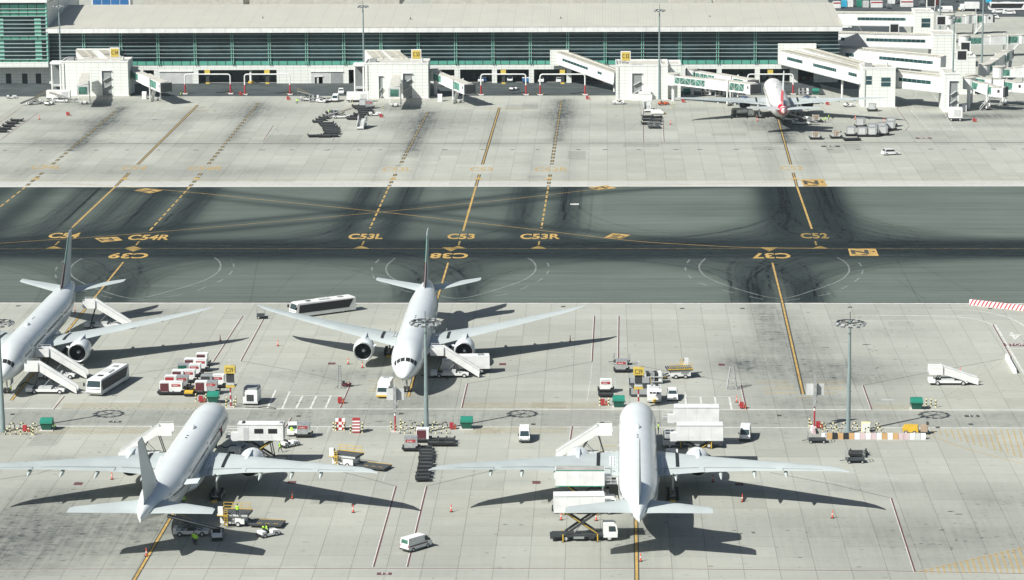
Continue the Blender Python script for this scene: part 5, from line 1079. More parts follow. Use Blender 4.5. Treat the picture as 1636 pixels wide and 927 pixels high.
# right cluster
y0 = G(1402, 172).y; h = V(1402, 110, y0).z; a, b_ = vx(1378, y0), vx(1431, y0)
gate_tower(a, b_, y0, y0 + 11, h, 'white clad tower at the lower end of the longest sloping walkway', None, (), [(vx(1384,y0), vx(1393,y0), 7.2, 9.9), (vx(1408,y0), vx(1423,y0), 6.6, 9.4)])
TAx, TAy, TAh = b_, y0, h
corridor((vx(1256, YF), YF-1, V(1256, 101, YF-1).z), (vx(1383, y0+6), y0+6, h-5.2), 4.4, 4.2, 'longest sloping walkway, three window strips, ending at a white tower', win=((.09,.29),(.43,.72),(.87,.97)), posts=(.72,))
corridor((vx(1290, YF), YF-.8, V(1290, 100, YF-1).z + .3), (vx(1396, y0+10), y0+10, h-5.0), 4.0, 4.2, 'second sloping walkway running just behind the longest one', win=())
t, P = group_thing('walkway_portal', (vx(1270, YF), YF - 1, 0), 'flat white surround where the two longest walkways start', 'portal', 'walkway portals'); P('frame', lambda q: q.box(vx(1242, YF), vx(1303, YF), YF-1.5, YF-.98, zr(103,YF), zr(70.5, YF), 'clad'))
yb = G(1520, 180).y; hb = V(1520, 119, yb).z
corridor((TAx - .2, y0 + 6, h - 6.0), (vx(1512, yb+6), yb + 8, hb - 6.2), 4.4, 4.6, 'level white walkway between two towers with one window strip, shadow beneath', win=((.17,.78),))
gate_tower(vx(1509, yb), vx(1533, yb), yb, yb + 14, hb, 'narrow white tower beside the tall light mast at the right', None, [(vx(1517,yb), vx(1530,yb), .3, 9.8)], ())
def box_tower(xa, xb, ytop, hh, dep, lab, wins=()):
    g = G((xa+xb)/2, ytop, hh); a, b_ = G(xa, ytop, hh).x, G(xb, ytop, hh).x
    return gate_tower(a, b_, g.y, g.y + dep, hh, lab, None, (), [(a + (b_-a)*u0, a + (b_-a)*u1, z0, z1) for u0, u1, z0, z1 in wins]), g.y
box_tower(1462, 1492, 20, 12, 12, 'white tower at the end of the uppermost walkway', [(.35,.82,6.5,9.8)])
box_tower(1491, 1528, 57, 11.5, 14, 'white tower with flat roof right of the second walkway')
box_tower(1526, 1559, 92, 12, 13, 'white tower with a dark panel on its roof, behind the tall mast')
for (xa, ya, xb, yb_, win, lab) in ((1332, 21, 1464, 22.5, ((.30,.88),), 'uppermost level walkway right of the terminal roof'), (1340, 53, 1492, 57, ((.04,.08),(.31,.93)), 'second level walkway from the top, half in blue shade'), (1338, 76, 1508, 92, ((.11,.19),(.43,.93)), 'third walkway from the top, sloping slightly down to the right')):
    p, q_ = G(xa, ya, 11), G(xb, yb_, 11 if ya < 60 else 10.0); corridor((p.x, p.y + 2, 11 - 4.3), (q_.x, q_.y + 2, q_.z - 4.3), 4.4, 4.3, lab, win=win)
for (xa, ya, xb, yb_, z0, z1, lab) in ((1516, 37, 1572, 36, 4.4, 4.2, 'boarding bridge in the distance at the upper right, under the box truck'), (1540, 71, 1630, 69, 4.6, 4.4, 'long level boarding bridge with a blue-grey middle at the right edge'), (1572, 118, 1608, 95, 4.6, 4.2, 'boarding bridge rising away from the viewer at the right edge'),
        (1548, 140, 1590, 154, 6.6, 4.3, 'boarding bridge with a rounded cab right of the narrow tower'), (1552, 135, 1624, 146, 6.0, 4.6, 'boarding bridge with long white side panels at the right edge'), (1595, 122, 1650, 122, 5.0, 5.0, 'pale boarding bridge cut by the right picture edge')):
    p, q_ = G(xa, ya, z0), G(xb, yb_, z1); bridge(p[:2], q_[:2], z0, z1, lab)
def dark_panel(px_, py_, h_, lab):
    g = G(px_, py_, h_); t, P = group_thing('gate_sign', (g.x, g.y, h_), lab, 'sign', 'backs of gate number boxes')
    P('panel', lambda q: (q.box(g.x-1.7, g.x+1.7, g.y, g.y+.5, h_+1.2, h_+4.6, 'white'),)); P('face', lambda q: q.box(g.x-1.35, g.x+1.35, g.y-.05, g.y, h_+1.5, h_+4.2, 'black'))
    for s in (-1.4, 1.4): P('post', lambda q: q.box(g.x+s-.12, g.x+s+.12, g.y+.1, g.y+.35, h_, h_+1.2, 'white'))
for a in ((1487, 17, 12, 'black-backed gate sign on the uppermost tower'), (1503.5, 46, 11.5, 'black-backed gate sign behind the tall masts'), (1542, 89, 12, 'farther of a pair of black-backed gate signs'), (1536.5, 103, 12, 'nearer of a pair of black-backed gate signs'), (1428.5, 58, 8, 'black-backed sign standing on the second walkway')): dark_panel(*a)
# ------------------------------------------------------------------ portal frames over the stands
def portal(xa, xb, yb_, lab):
    a, b_ = G(xa, yb_), G(xb, yb_); b_.y = a.y = (a.y + b_.y) / 2; h_ = V((xa+xb)/2, 118.8, a.y).z; c = (a + b_) / 2
    t, P = group_thing('portal_frame', tuple(c), lab, 'frame', 'white and red pipe frames with hanging guidance signs')
    def pipe(q):
        q.cyl((a.x+.7, a.y, h_), (b_.x-.7, a.y, h_), .22, 'white', n=10)
        for p, s in ((a, 1), (b_, -1)):
            q.cyl((p.x, p.y, h_-.7), (p.x+s*.22, p.y, h_-.22), .22, 'white', n=10); q.cyl((p.x+s*.2, p.y, h_-.24), (p.x+s*.72, p.y, h_), .22, 'white', n=10)
            q.cyl((p.x, p.y, 3.2), (p.x, p.y, h_-.65), .22, 'white', n=10)
    P('beam', pipe)
    for p in (a, b_):
        P('leg', lambda q: q.cyl((p.x, p.y, .2), (p.x, p.y, 3.2), .26, 'red', n=10)); P('footing', lambda q: q.box(p.x-.9, p.x+.9, p.y-.7, p.y+.7, 0, .25, 'white'))
        for s in (-1, 1): P('bollard', lambda q: (q.cyl((p.x+s*1.0, p.y-.9, 0), (p.x+s*1.0, p.y-.9, .5), .1, 'black', n=6), q.cyl((p.x+s*1.0, p.y-.9, .5), (p.x+s*1.0, p.y-.9, .8), .1, 'yellow', n=6), q.cyl((p.x+s*1.0, p.y-.9, .8), (p.x+s*1.0, p.y-.9, 1.1), .1, 'black', n=6)))
    x = c.x
    P('sign_box', lambda q: q.box(x-.9, x+.8, a.y+.1, a.y+1.3, h_-.1, h_+1.3, 'signyellow')); P('guidance_unit', lambda q: q.box(x-.55, x+.55, a.y+.2, a.y+1.2, h_-2.6, h_-.3, 'dark')); P('warning_plate', lambda q: q.box(x-.6, x+.6, a.y+.2, a.y+1.2, h_-3.2, h_-2.65, 'signyellow'))
for a in ((295.8, 368.4, 150.3, 'portal frame over the stand right of the C 54 tower'), (391.4, 463.3, 151.5, 'portal frame beside the wide dark opening of the terminal'), (768.6, 840.3, 152, 'portal frame left of the small white tractor'), (863, 934.6, 152, 'portal frame just left of the long C 52 walkway'), (1194.5, 1267, 151, 'portal frame behind the nose of the docked airliner')): portal(*a)

# ------------------------------------------------------------------ light masts
def make_mast(H, n=12, rad=2.3):
    t = thing('light_mast')
    part(t, 'pole', lambda q: (q.cyl((0,0,0), (0,0,H), .42 if H < 25 else .38, 'pole', r1=.2, n=12), q.cyl((0,0,H), (0,0,H+1.6), .06, 'dark', n=6), q.cyl((0,0,0), (0,0,.4), .75, 'pole', n=12)))
    part(t, 'head_frame', lambda q: ([q.beam((0,0,H-.4), (rad*math.cos(2*math.pi*i/6), rad*math.sin(2*math.pi*i/6), H-.3), .12, .12, 'dark') for i in range(6)], [q.beam((rad*math.cos(2*math.pi*i/16), rad*math.sin(2*math.pi*i/16), H-.3), (rad*math.cos(2*math.pi*(i+1)/16), rad*math.sin(2*math.pi*(i+1)/16), H-.3), .14, .14, 'dark') for i in range(16)]))
    for i in range(n):
        a = 2*math.pi*(i+.5)/n; M = Matrix.Translation((rad*1.08*math.cos(a), rad*1.08*math.sin(a), H-.45)) @ Matrix.Rotation(a, 4, 'Z') @ Matrix.Rotation(R(35), 4, 'Y')
        part(t, 'floodlight', lambda q: (q.box(-.28, .28, -.36, .36, -.2, .2, 'grey', M), q.box(-.22, .22, -.3, .3, -.23, -.2, 'lightgrey', M)))
    return t
m1 = Proto(make_mast(19.8), None, 'light mast', 'floodlight masts')
for px_, py_, lab in ((681.5, 690, 'floodlight mast rising in front of the centre airliner'), (1355, 692, 'floodlight mast standing behind the striped concrete blocks at the right'), (5, 690, 'floodlight mast at the left picture edge beside a green bin')):
    g = G(px_, py_); m1.put(g.x, g.y, .2, lab)
m2 = Proto(make_mast(29, 8, 1.5), None, 'light mast', 'floodlight masts')
for px_, py_, lab in ((99, 150, 'tall floodlight mast in front of the C 54 tower'), (582, 151, 'tall floodlight mast at the left side of the C 53 tower'), (1053, 160, 'tall floodlight mast in front of the C 52 tower'), (1521, 176, 'tall floodlight mast in front of the narrow tower at the right'), (1568, 121, 'tall floodlight mast farthest to the right'), (1501, 60, 'distant floodlight mast above the uppermost tower')):
    g = G(px_, py_); m2.put(g.x, g.y, .2, lab)
# ------------------------------------------------------------------ containers and dollies
def make_dolly(L=1.75, W=1.3, dark='black'):
    t = thing('container_dolly')
    part(t, 'frame', lambda q: ([q.beam((s*W, -L/2, .5), (s*W, L/2, .5), .12, .16, dark) for s in (-1, 1)], [q.beam((-W, y, .5), (W, y, .5), .1, .14, dark) for y in np.linspace(-L/2, L/2, 5)]))
    part(t, 'roller_deck', lambda q: (q.box(-W+.1, W-.1, -L/2+.1, L/2-.1, .52, .58, 'deck'), [q.cyl((-W+.15, y, .6), (W-.15, y, .6), .05, 'dark', n=6) for y in np.arange(-L/2+.25, L/2-.1, .35)], [q.box(s*W-.12, s*W+.12, y-.1, y+.1, .5, .85, 'dark') for s in (-1, 1) for y in (-L/2+.1, L/2-.1)], q.box(-W, W, -L/2, -L/2+.1, .3, .7, 'black')))
    part(t, 'tow_bar', lambda q: q.beam((0, L/2, .4), (0, L/2+.5, .3), .12, .12, dark))
    for x in (-W+.2, W-.2):
        for y in (-L/2+.5, L/2-.5): wheel(t, x, y, .22, .14)
    return t
DOL = Proto(make_dolly(), None, 'dolly', 'empty container dollies')
def uld(main, side, sign=True, dirx=1):
    t = thing('cargo_container'); W, D, Hh = 1.0, .8, 1.63
    def bd(q):
        pr = [(-W*dirx, 0), (W*.62*dirx, 0), (W*dirx, .5), (W*dirx, Hh), (-W*dirx, Hh)]
        if dirx < 0: pr = pr[::-1]
        n = 5; vs = [(x, -D, z) for x, z in pr] + [(x, D, z) for x, z in pr]
        q.add(vs, [tuple(range(n)), tuple(range(n, 2*n))[::-1]] + [(i, n+i, n+(i+1)%n, (i+1)%n)[::-1] for i in range(n)][::1], main)
        for z in (.02, Hh-.05): q.box(-W+.3, W-.36, -D-.02, -D-.005, z, z+.06, 'alu')
    part(t, 'shell', bd)
    if side: part(t, 'curtain', lambda q: q.box(-W+.12, W-.42, -D-.03, -D-.006, .12, Hh-.14, side))
    if sign: part(t, 'label_panel', lambda q: (q.box(-W+.2, W-.3, -D-.045, -D-.032, .95, 1.36, 'red'), [q.box(-W+.45+i*.22, -W+.55+i*.22, -D-.05, -D-.045, 1.03, 1.2, 'white') for i in range(4)]))
    return t
ULD = {'white': Proto(uld('white', None, True, 1), None, 'container', 'cargo containers on dollies'), 'maroon': Proto(uld('white', 'maroon', False, -1), None, 'container', 'cargo containers on dollies'),
       'grey': Proto(uld('alu', None, True, 1), None, 'container', 'cargo containers on dollies'), 'green': Proto(uld('alu', 'green', False, -1), None, 'container', 'cargo containers on dollies'),
       'red': Proto(uld('white', 'red', False, -1), None, 'container', 'cargo containers on dollies'), 'dgrey': Proto(uld('grey', 'dark', False, -1), None, 'container', 'cargo containers on dollies'), 'plain': Proto(uld('alu', 'lightgrey', False, 1), None, 'container', 'cargo containers on dollies')}
def put_uld(kind, px_, py_, lab, dlab='dolly under ', rz=0.0, sc_=1.0, z=.66):
    g = G(px_, py_); ULD[kind].put(g.x, g.y + .8, rz, lab, z=z, scale=(sc_, sc_, sc_)); DOL.put(g.x, g.y + .8, rz, dlab + ('the ' + lab if not lab.startswith('the ') else lab), scale=(sc_, sc_, 1))
cl = [('maroon',264.5,632,'maroon curtain container at the lower left end of the container cluster'), ('white',282,632,'white container with red panel beside the lowest maroon one'), ('red',272.5,622,'container with bright red curtain'), ('grey',291,622,'grey container with red panel in second row'),
      ('maroon',284,613,'maroon container in third row of the left cluster'), ('white',302,612.5,'white red-panel container in third row'), ('green',293,603,'dark green container in the fourth row of the left cluster'), ('white',311,603,'white red-panel container beside the dark green one'),
      ('maroon',303.5,594,'maroon container in fifth row'), ('white',321,594.5,'white red-panel container in fifth row'), ('maroon',322.5,585.5,'topmost container of the left cluster'),
      ('maroon',321,631,'maroon container right of the yellow tractor'), ('grey',337.5,631,'grey container left of the sign post'), ('dgrey',330,621,'dark grey container behind the right pair'), ('white',348.5,620.5,'white container nearest the yellow sign post'),
      ('white',968,628,'white container with red panel above a red extinguisher box'), ('grey',993,596,'grey container with red panel at the end of a red line'), ('grey',656.5,722,'pale container with red panel at the head of the dolly row'),
      ('maroon',675,708,'maroon container in front of the centre mast'), ('grey',484.5,700,'pale container with red panel beside the white car'), ('plain',1394,178.5,'pale container at the foot of a white tower'), ('grey',590,174,'grey container with red panel beside the small stairs'), ('plain',580,172,'plain grey container left of the small stairs')]
for i, (k, a, b_, lab) in enumerate(cl): put_uld(k, a, b_, lab, 'dark dolly under ', sc_=1.08 if b_ > 400 else 1.15)
for i, (a, b_, lab) in enumerate(((1378,219,'pale container left of two others in the front row'), (1394,219,'pale container in the middle of the front row'), (1411,217,'pale container at the right of the front row'), (1360,218,'pale container with tilted cover left of the front row'),
      (1375,204,'single grey container above the front row'), (1423,209,'nearer container at the right end of the train'), (1424,203,'farther container at the right end of the train'), (1394,213,'container top showing behind the middle of the front row'), (1409,211,'container top showing behind the right of the front row'))):
    put_uld('plain', a, b_, lab, 'dolly carrying ', sc_=1.3)
def crates(q):
    rr = random.Random(5)
    for i in range(4):
        for j in range(3):
            for k in range(3): q.box(-1.1+i*.55+rr.uniform(0,.05), -.6+i*.55, -1+j*.65, -.4+j*.65, .7+k*.5, 1.17+k*.5-rr.uniform(0,.1), rr.choice(('cargo','tan','lightgrey')))
for a, b_, lab in ((1303, 223.5, 'stacked boxes on a dolly left of the container train'), (1336, 222, 'heap of pale boxes under netting'), (1303.5, 196, 'boxes being loaded on a cart beside the workers')):
    g = G(a, b_); q = MB(); crates(q); o = q.build('cargo_pile'); o.location = (g.x, g.y + 1, 0); tag(o, lab, 'cargo', 'stacked boxes on dollies'); DOL.put(g.x, g.y + 1, 0, 'dark dolly under the ' + lab.split(' on a')[0], scale=(1.3, 1.3, 1))
dl = [(679,719),(681,724),(682,729),(681,734),(680,739),(681,744.5),(679,750.5),(678,757),(676.5,763),(675,768.5)]
for i, (a, b_) in enumerate(dl):
    g = G(a, b_); DOL.put(g.x, g.y, R(random.uniform(-8, 8)), 'empty dark dolly in the row between the two front wing tips', scale=(.85, 1.0, 1), group='row of empty dollies between the wing tips')
for i, (a, b_, lab) in enumerate(((698,712,'lower left empty dolly'),(713,712,'lower right empty dolly'),(700,706.5,'upper left empty dolly'),(713,706.5,'upper right empty dolly'))): g = G(a, b_); DOL.put(g.x, g.y, 0, lab + ' of the four beside the maroon container', scale=(1.1, 1.1, 1))
def pack(lst, lab, grp, sc_=1.35, j=8):
    for a, b_ in lst: g = G(a, b_); DOL.put(g.x, g.y, R(random.uniform(-j, j)), lab, scale=(sc_, sc_, 1), group=grp)
pack([(27,194),(20,198),(14,202.5),(8,207),(2,211.5)], 'empty dark dolly in the diagonal row at the left edge', 'diagonal row of dollies')
pack([(521,199),(524,202),(527,205),(529,208),(530,211),(531,214.5),(528,218.5)], 'empty dark dolly in the stack left of the small stairs', 'stack of dollies left of the small stairs', 1.7)
pack([(518,219.5)], 'dark dolly at the lower end of the stack', None, 1.4)
pack([(503,219)], 'single dark dolly left of the dolly stack', None, 1.5)
pack([(574,171.5),(578,174.5),(583,178),(585,181.5),(577,184.5),(570,188),(566,191)], 'empty dark dolly in the curve behind the small stairs', 'curve of dollies behind the small stairs', 1.7)
pack([(508,196),(513,193),(518,190),(524,186.5),(529,182)], 'dark dolly in the slanted line left of the small stairs', 'slanted line of dollies', 1.2)
pack([(1385,206.5),(1398,210)], 'empty dark dolly beside the upper container', None, 1.6)
pack([(1360,224.5)], 'empty dark dolly in front of the container with tilted cover', None, 1.8)
pack([(1034,199),(1035,193),(1034.5,188)], 'dark dolly below the small stairs of tower C 52', 'dollies below the C 52 stairs', 1.3)
pack([(1047,199),(1048,194),(1048,189)], 'grey laden dolly right of the C 52 stairs', 'laden dollies right of the C 52 stairs', 1.3)
pack([(1369,729.5),(1372,726.5)], 'empty dolly of the pair standing alone at the right', 'pair of dollies at the right', 1.0)
pack([(968,634)], 'dark empty dolly in front of the white red-panel container', None, 1.0)
def make_cart():
    t = thing('baggage_cart')
    part(t, 'bed', lambda q: (q.box(-.75, .75, -1.4, 1.4, .45, .58, 'deck'),)); part(t, 'frame', lambda q: ([q.beam((s*.72, e, .55), (s*.72, e, 1.6), .07, .07, 'grey') for s in (-1,1) for e in (-1.35, 1.35)], [q.beam((-.72, e, z), (.72, e, z), .06, .06, 'grey') for e in (-1.35, 1.35) for z in (1.1, 1.6)]))
    part(t, 'tow_bar', lambda q: q.beam((0, 1.4, .4), (0, 2.3, .3), .08, .08, 'dark')); wheels(t, .6, (-1.0, 1.0), .22, .14); return t
CART = Proto(make_cart(), None, 'cart', 'open baggage carts')
for a, b_, rz, lab in ((417,508,5,'open frame baggage cart behind the apron bus'), (1305,707,92,'open cart below the left end of the striped blocks'), (1366,739,95,'open cart standing alone right of the wing tip'), (993,582,80,'open frame cart behind the grey container'), (1040,205,5,'laden cart at the end of the dollies by the C 52 tower'), (1050,205,5,'second laden cart by the red line near the C 52 tower')):
    g = G(a, b_); CART.put(g.x, g.y, R(rz), lab, scale=(1.15, 1.1, 1.2))

# ------------------------------------------------------------------ container loaders, belt loaders, units
def make_loader(raised=2.0, rear=.55, rails=True, flat=False):
    t = thing('container_loader')       # rear deck towards -y
    part(t, 'base', lambda q: (q.box(-1.4, 1.4, -1.6, 2.2, .5, raised-.35, 'white'), q.box(-1.42, -1.38, .4, 1.8, .9, raised-.6, 'grey'), q.box(1.38, 1.42, .4, 1.8, .9, raised-.6, 'grey')))
    part(t, 'main_deck', lambda q: (q.box(-1.6, 1.6, -2.2, 2.6, raised-.3, raised, 'deck'), [q.cyl((-1.4, y, raised+.02), (1.4, y, raised+.02), .06, 'grey', n=6) for y in np.arange(-2.0, 2.5, .4)], q.box(-1.66, -1.6, -2.2, 2.6, raised-.25, raised+.05, 'lightgrey'), q.box(1.6, 1.66, -2.2, 2.6, raised-.08, raised+.1, 'yellow')))
    part(t, 'rear_deck', lambda q: (q.box(-1.5, 1.5, -7.4, -2.4, rear-.25, rear, 'deck'), [q.cyl((-1.3, y, rear+.02), (1.3, y, rear+.02), .06, 'grey', n=6) for y in np.arange(-7.2, -2.5, .42)], q.box(-1.55, -1.5, -7.4, -2.4, rear-.2, rear+.06, 'dark'), q.box(1.5, 1.55, -7.4, -2.4, rear-.02, rear+.06, 'yellow'), [q.box(-.9, -.8, y, y+.7, rear+.07, rear+.1, 'yellow') for y in (-6.8,-5.5,-4.2)]))
    part(t, 'scissor_arm', lambda q: [q.beam((s*.9, -2.6, rear-.2), (s*.9, .8, raised-.35), .14, .22, 'dark') for s in (-1, 1)] and None)
    if rails:
        part(t, 'guard_rail', lambda q: ([q.beam((1.62, y, raised), (1.62, y, raised+1.0), .07, .07, 'yellow') for y in (-1.8, -.4, 1.0, 2.4)], [q.beam((1.62, -1.8, raised+z), (1.62, 2.4, raised+z), .07, .07, 'yellow') for z in (.5, 1.0)]))
        part(t, 'operator_stand', lambda q: (q.box(-2.3, -1.66, .8, 2.4, raised-.1, raised, 'yellow'), q.box(-2.2, -1.75, 1.5, 2.3, raised, raised+1.3, 'white'), q.box(-2.15, -1.8, 1.4, 1.5, raised+.7, raised+1.2, 'black')))
        part(t, 'ladder', lambda q: ([q.beam((-2.3, y, .3), (-2.3, y, raised+1.1), .07, .07, 'yellow') for y in (.8, 1.3)], [q.beam((-2.3, .8, z), (-2.3, 1.3, z), .06, .06, 'yellow') for z in np.arange(.4, raised+1, .35)]))
    wheels(t, 1.3, (-.6, 1.2), .42, .3); return t
def putt(t, px_, py_, rz, lab, cat, grp=None, sc_=None, z=0):
    g = G(px_, py_); t.location = (g.x, g.y, z); t.rotation_euler = (0, 0, R(rz)); tag(t, lab, cat, grp)
    if sc_: t.scale = sc_
    return t
grp = 'white and yellow container loaders'
putt(make_loader(), 556, 744, 68, 'container loader behind the left wing tip, lowered deck to its right', 'loader', grp)
putt(make_loader(), 378, 838, 82, 'container loader with a worker on top, below the left tailplane', 'loader', grp)
putt(make_loader(1.9, .5, True), 1083, 603, -82, 'container loader with yellow railings, raised deck at its right end', 'loader', grp)
putt(make_loader(1.5, .5, False), 1022, 621, 0, 'container loader end-on behind the nose, yellow edged decks towards the viewer', 'loader', grp, (1.25, .9, 1))
def make_belt(L=8.0, H=2.6):
    t = thing('belt_loader')
    part(t, 'chassis', lambda q: (q.box(-.9, .9, -2.6, 2.6, .4, .85, 'white'), q.box(-.9, .9, 2.2, 2.7, .4, 1.3, 'white'), q.box(-.6, .6, -.6, .6, .85, 1.05, 'dark')))
    part(t, 'conveyor', lambda q: (q.beam((0, -L*.62, .7), (0, L*.45, H+.4), .75, .22, 'dark'), [q.beam((s*.45, -L*.62, .85), (s*.45, L*.45, H+.55), .08, .2, 'alu') for s in (-1, 1)]))
    part(t, 'handrail', lambda q: (q.beam((.5, 0, 2.3), (.5, L*.45, H+1.4), .06, .06, 'yellow'), [q.beam((.5, y, 1.2+y*.3), (.5, y, 2.3+y*.3), .05, .05, 'yellow') for y in (0.2, 1.8, 3.4)]))
    part(t, 'lift_arm', lambda q: [q.beam((s*.5, -1.8, .8), (s*.5, 1.2, 1.9), .1, .12, 'dark') or q.beam((s*.5, 1.6, .8), (s*.5, .2, 1.6), .1, .12, 'dark') for s in (-1, 1)] and None)
    wheels(t, .85, (-1.7, 1.7), .38, .26); return t
bp = Proto(make_belt(), None, 'belt loader', 'belt loaders')
for a, b_, rz, lab in ((306,855,92,'belt loader in the shade under the lower left tail'), (1280,199,80,'belt loader under the tail of the docked airliner'), (1262,193,60,'second belt loader half hidden under the docked airliner'), (56,167,-52,'belt loader parked between two tractors at the upper left'), (97,163.5,80,'yellow and white belt loader in front of the white tank'), (493,161,95,'belt loader in the equipment row left of tower C 53'), (545,189,-85,'small belt loader leaning on the dolly stack')):
    g = G(a, b_); bp.put(g.x, g.y, R(rz), lab)
def make_unit(kind):
    t = thing('ground_power_unit')
    if kind == 'box':
        part(t, 'housing', lambda q: q.box(-1.3, 1.3, -1.9, 1.9, .45, 2.7, 'white')); part(t, 'grille', lambda q: q.box(-.65, .65, -1.95, -1.9, .8, 2.0, 'dark')); part(t, 'roof_tray', lambda q: (q.box(-1.2, 1.2, -1.6, 1.8, 2.7, 3.15, 'grey'), q.box(-1.3, 1.3, -1.9, -1.6, 2.7, 2.8, 'white'))); part(t, 'bumper', lambda q: q.box(-1.4, 1.4, -2.0, -1.9, .35, .6, 'lightgrey')); wheels(t, 1.05, (-1.2, 1.2), .4, .3)
    else:
        part(t, 'housing', lambda q: q.prof([(-2.2, .5, 1.25), (2.2, .5, 1.25), (2.2, 2.4, 1.25), (-1.2, 2.4, 1.25), (-2.2, 1.5, 1.25)], 'white')); part(t, 'grille', lambda q: [q.box(-.85+i*.62, -.35+i*.62, -1.98, -1.9, 1.7, 2.05, 'dark') for i in range(3)] and None)
        part(t, 'exhaust_pipe', lambda q: (q.cyl((-.4, .4, 2.4), (-.4, .4, 3.1), .25, 'alu', n=10), q.cyl((.5, 1.2, 2.4), (.5, 1.2, 2.9), .3, 'dark', n=10), q.box(-.9, .9, -.8, 0, 2.4, 2.7, 'lightgrey'))); part(t, 'tow_hitch', lambda q: (q.box(-.3, .3, -2.9, -2.2, .4, .8, 'yellow'), q.box(-1.2, 1.2, -2.4, -2.2, .35, .7, 'lightgrey'))); wheels(t, 1.05, (-1.4, 1.4), .42, .3)
    return t
putt(make_unit('box'), 403, 644, -4, 'white box-shaped power unit with a dark grille beside the parking bays', 'power unit')
putt(make_unit('air'), 1045, 640, 0, 'white air start unit with three small vents beside the white car', 'air unit')
putt(make_unit('air'), 1050, 182.5, 90, 'grey unit at the foot of the C 52 tower', 'power unit', None, (.9,.9,.6))
def make_truck(box=True):
    t = thing('box_truck')
    part(t, 'cab', lambda q: q.prof([(1.6, .5, 1.1), (3.4, .5, 1.1), (3.45, 1.4, 1.1), (3.1, 2.3, 1.0), (1.6, 2.35, 1.05)], 'white')); part(t, 'windshield', lambda q: q.poly([(-.98, 3.47, 1.4), (.98, 3.47, 1.4), (.92, 3.14, 2.2), (-.92, 3.14, 2.2)][::-1], 'glass'))
    part(t, 'bumper', lambda q: q.box(-1.15, 1.15, 3.4, 3.6, .4, .7, 'yellow'))
    if box: part(t, 'cargo_box', lambda q: (q.box(-1.15, 1.15, -3.4, 1.45, .9, 3.0, 'white'), q.box(-.5, .5, -2.6, -1.8, 3.0, 3.15, 'grey')))
    part(t, 'chassis', lambda q: q.box(-.9, .9, -3.4, 3.0, .5, .85, 'dark')); wheels(t, .95, (-2.2, 2.3), .45, .3); return t
TRK = Proto(make_truck(), None, 'truck', 'box trucks')
for a, b_, rz, lab in ((615,631,176,'white service truck facing the viewer left of the nose wheel'), (743,596,95,'white box truck behind the stairs of the centre airliner'), (1548,18,90,'white box truck in the far upper right corner')): g = G(a, b_); TRK.put(g.x, g.y, R(rz), lab, scale=(1,.85,.9) if b_ > 600 else (1.1,1.35,1.15) if b_ > 500 else (1.15,1.2,1.25))
def make_tank(l):
    t = thing('tank_trailer'); part(t, 'housing', lambda q: (q.box(-1.2, 1.2, -l/2, l/2, .8, 3.2, 'white'), q.box(1.2, 1.23, -l/2+.6, -l/2+2.6, 1.2, 2.8, 'lightgrey'), q.box(-1.23, -1.2, -l/2+.6, -l/2+2.6, 1.2, 2.8, 'lightgrey'))); part(t, 'chassis', lambda q: q.box(-1.1, 1.1, -l/2, l/2, .45, .8, 'dark')); wheels(t, 1.0, (-l/3, l/3), .4, .3); return t
putt(make_tank(7.6), 94, 160, 90, 'long white air conditioning unit at the left of the C 54 tower', 'trailer', 'long white air units'); putt(make_tank(7.0), 572, 163, 90, 'long white air conditioning unit at the left foot of the C 53 tower', 'trailer', 'long white air units')
putt(make_tank(4.0), 1526, 193, 88, 'white cube-shaped unit below the narrow tower', 'trailer', None, (1.3, 1, 1.25))
g = G(1608, 17); BUS.put(g.x, g.y, R(90), 'white bus on the dark road in the upper right corner', scale=(1.05,1.05,1.1)); BUS.cat = 'bus'
for a, b_, lab in ((1595,21,'white pickup in front of the far bus'), (1585,30,'white low vehicle below the far bus'), (1510,20,'white vehicle left of the far box truck'), (1350,45.5,'white car under the uppermost walkway by the roof end'), (1612,23,'small white car right of the pickup')): g = G(a, b_); (VAN if '2' not in lab and 'vehicle left' in lab else CAR).put(g.x, g.y, R(90), lab, scale=(1.2,1.2,1.2))
TUGY = copytree(TUG.o); g = G(303, 631); TUGY.location = (g.x, g.y, 0); TUGY.rotation_euler = (0,0,R(180)); tag(TUGY, 'yellow tractor between the two container groups', 'tractor')
for ch in TUGY.children:
    if ch.name.startswith('body'): ch.data = ch.data.copy(); ch.data.materials[0] = MAT['yellow']
TUGO = copytree(TUGY); g = G(1060, 168); TUGO.location = (g.x, g.y, 0); TUGO.rotation_euler = (0,0,R(-70)); tag(TUGO, 'orange tractor right of the C 52 tower mast', 'tractor')
for ch in TUGO.children:
    if ch.name.startswith('body'): ch.data = ch.data.copy(); ch.data.materials[0] = MAT['orange']
# fuel truck by the left engine of the docked airliner
t = make_truck(False); part(t, 'tank', lambda q: (q.cyl((0,-3.2,1.9),(0,1.3,1.9),1.0,'alu',n=14), q.box(-1.1,1.1,-3.2,-2.2,.9,2.4,'dark'))); putt(t, 1186, 187, -75, 'dark grey fuel truck under the left engine of the docked airliner', 'truck')
# yellow excavator-like compressor beside the striped blocks
t = thing('compressor'); part(t, 'housing', lambda q: q.prof([(-1.6,.4,.9),(1.5,.4,.9),(1.7,1.2,.9),(1.2,1.9,.85),(-1.4,1.9,.85)], 'yellow')); part(t, 'frame', lambda q: (q.box(-.9,.9,-3.6,-1.7,.4,.6,'dark'), q.box(-.7,.7,-3.4,-2.0,.6,2.0,'tan'), q.cyl((.4,-3.3,2.0),(.4,-3.3,2.7),.25,'dark',n=8))); wheels(t, .8, (-.8,.9), .4, .3)
putt(t, 1455, 692, 80, 'yellow compressor at the right end of the striped concrete blocks', 'machine', None, (.85,.85,.75))

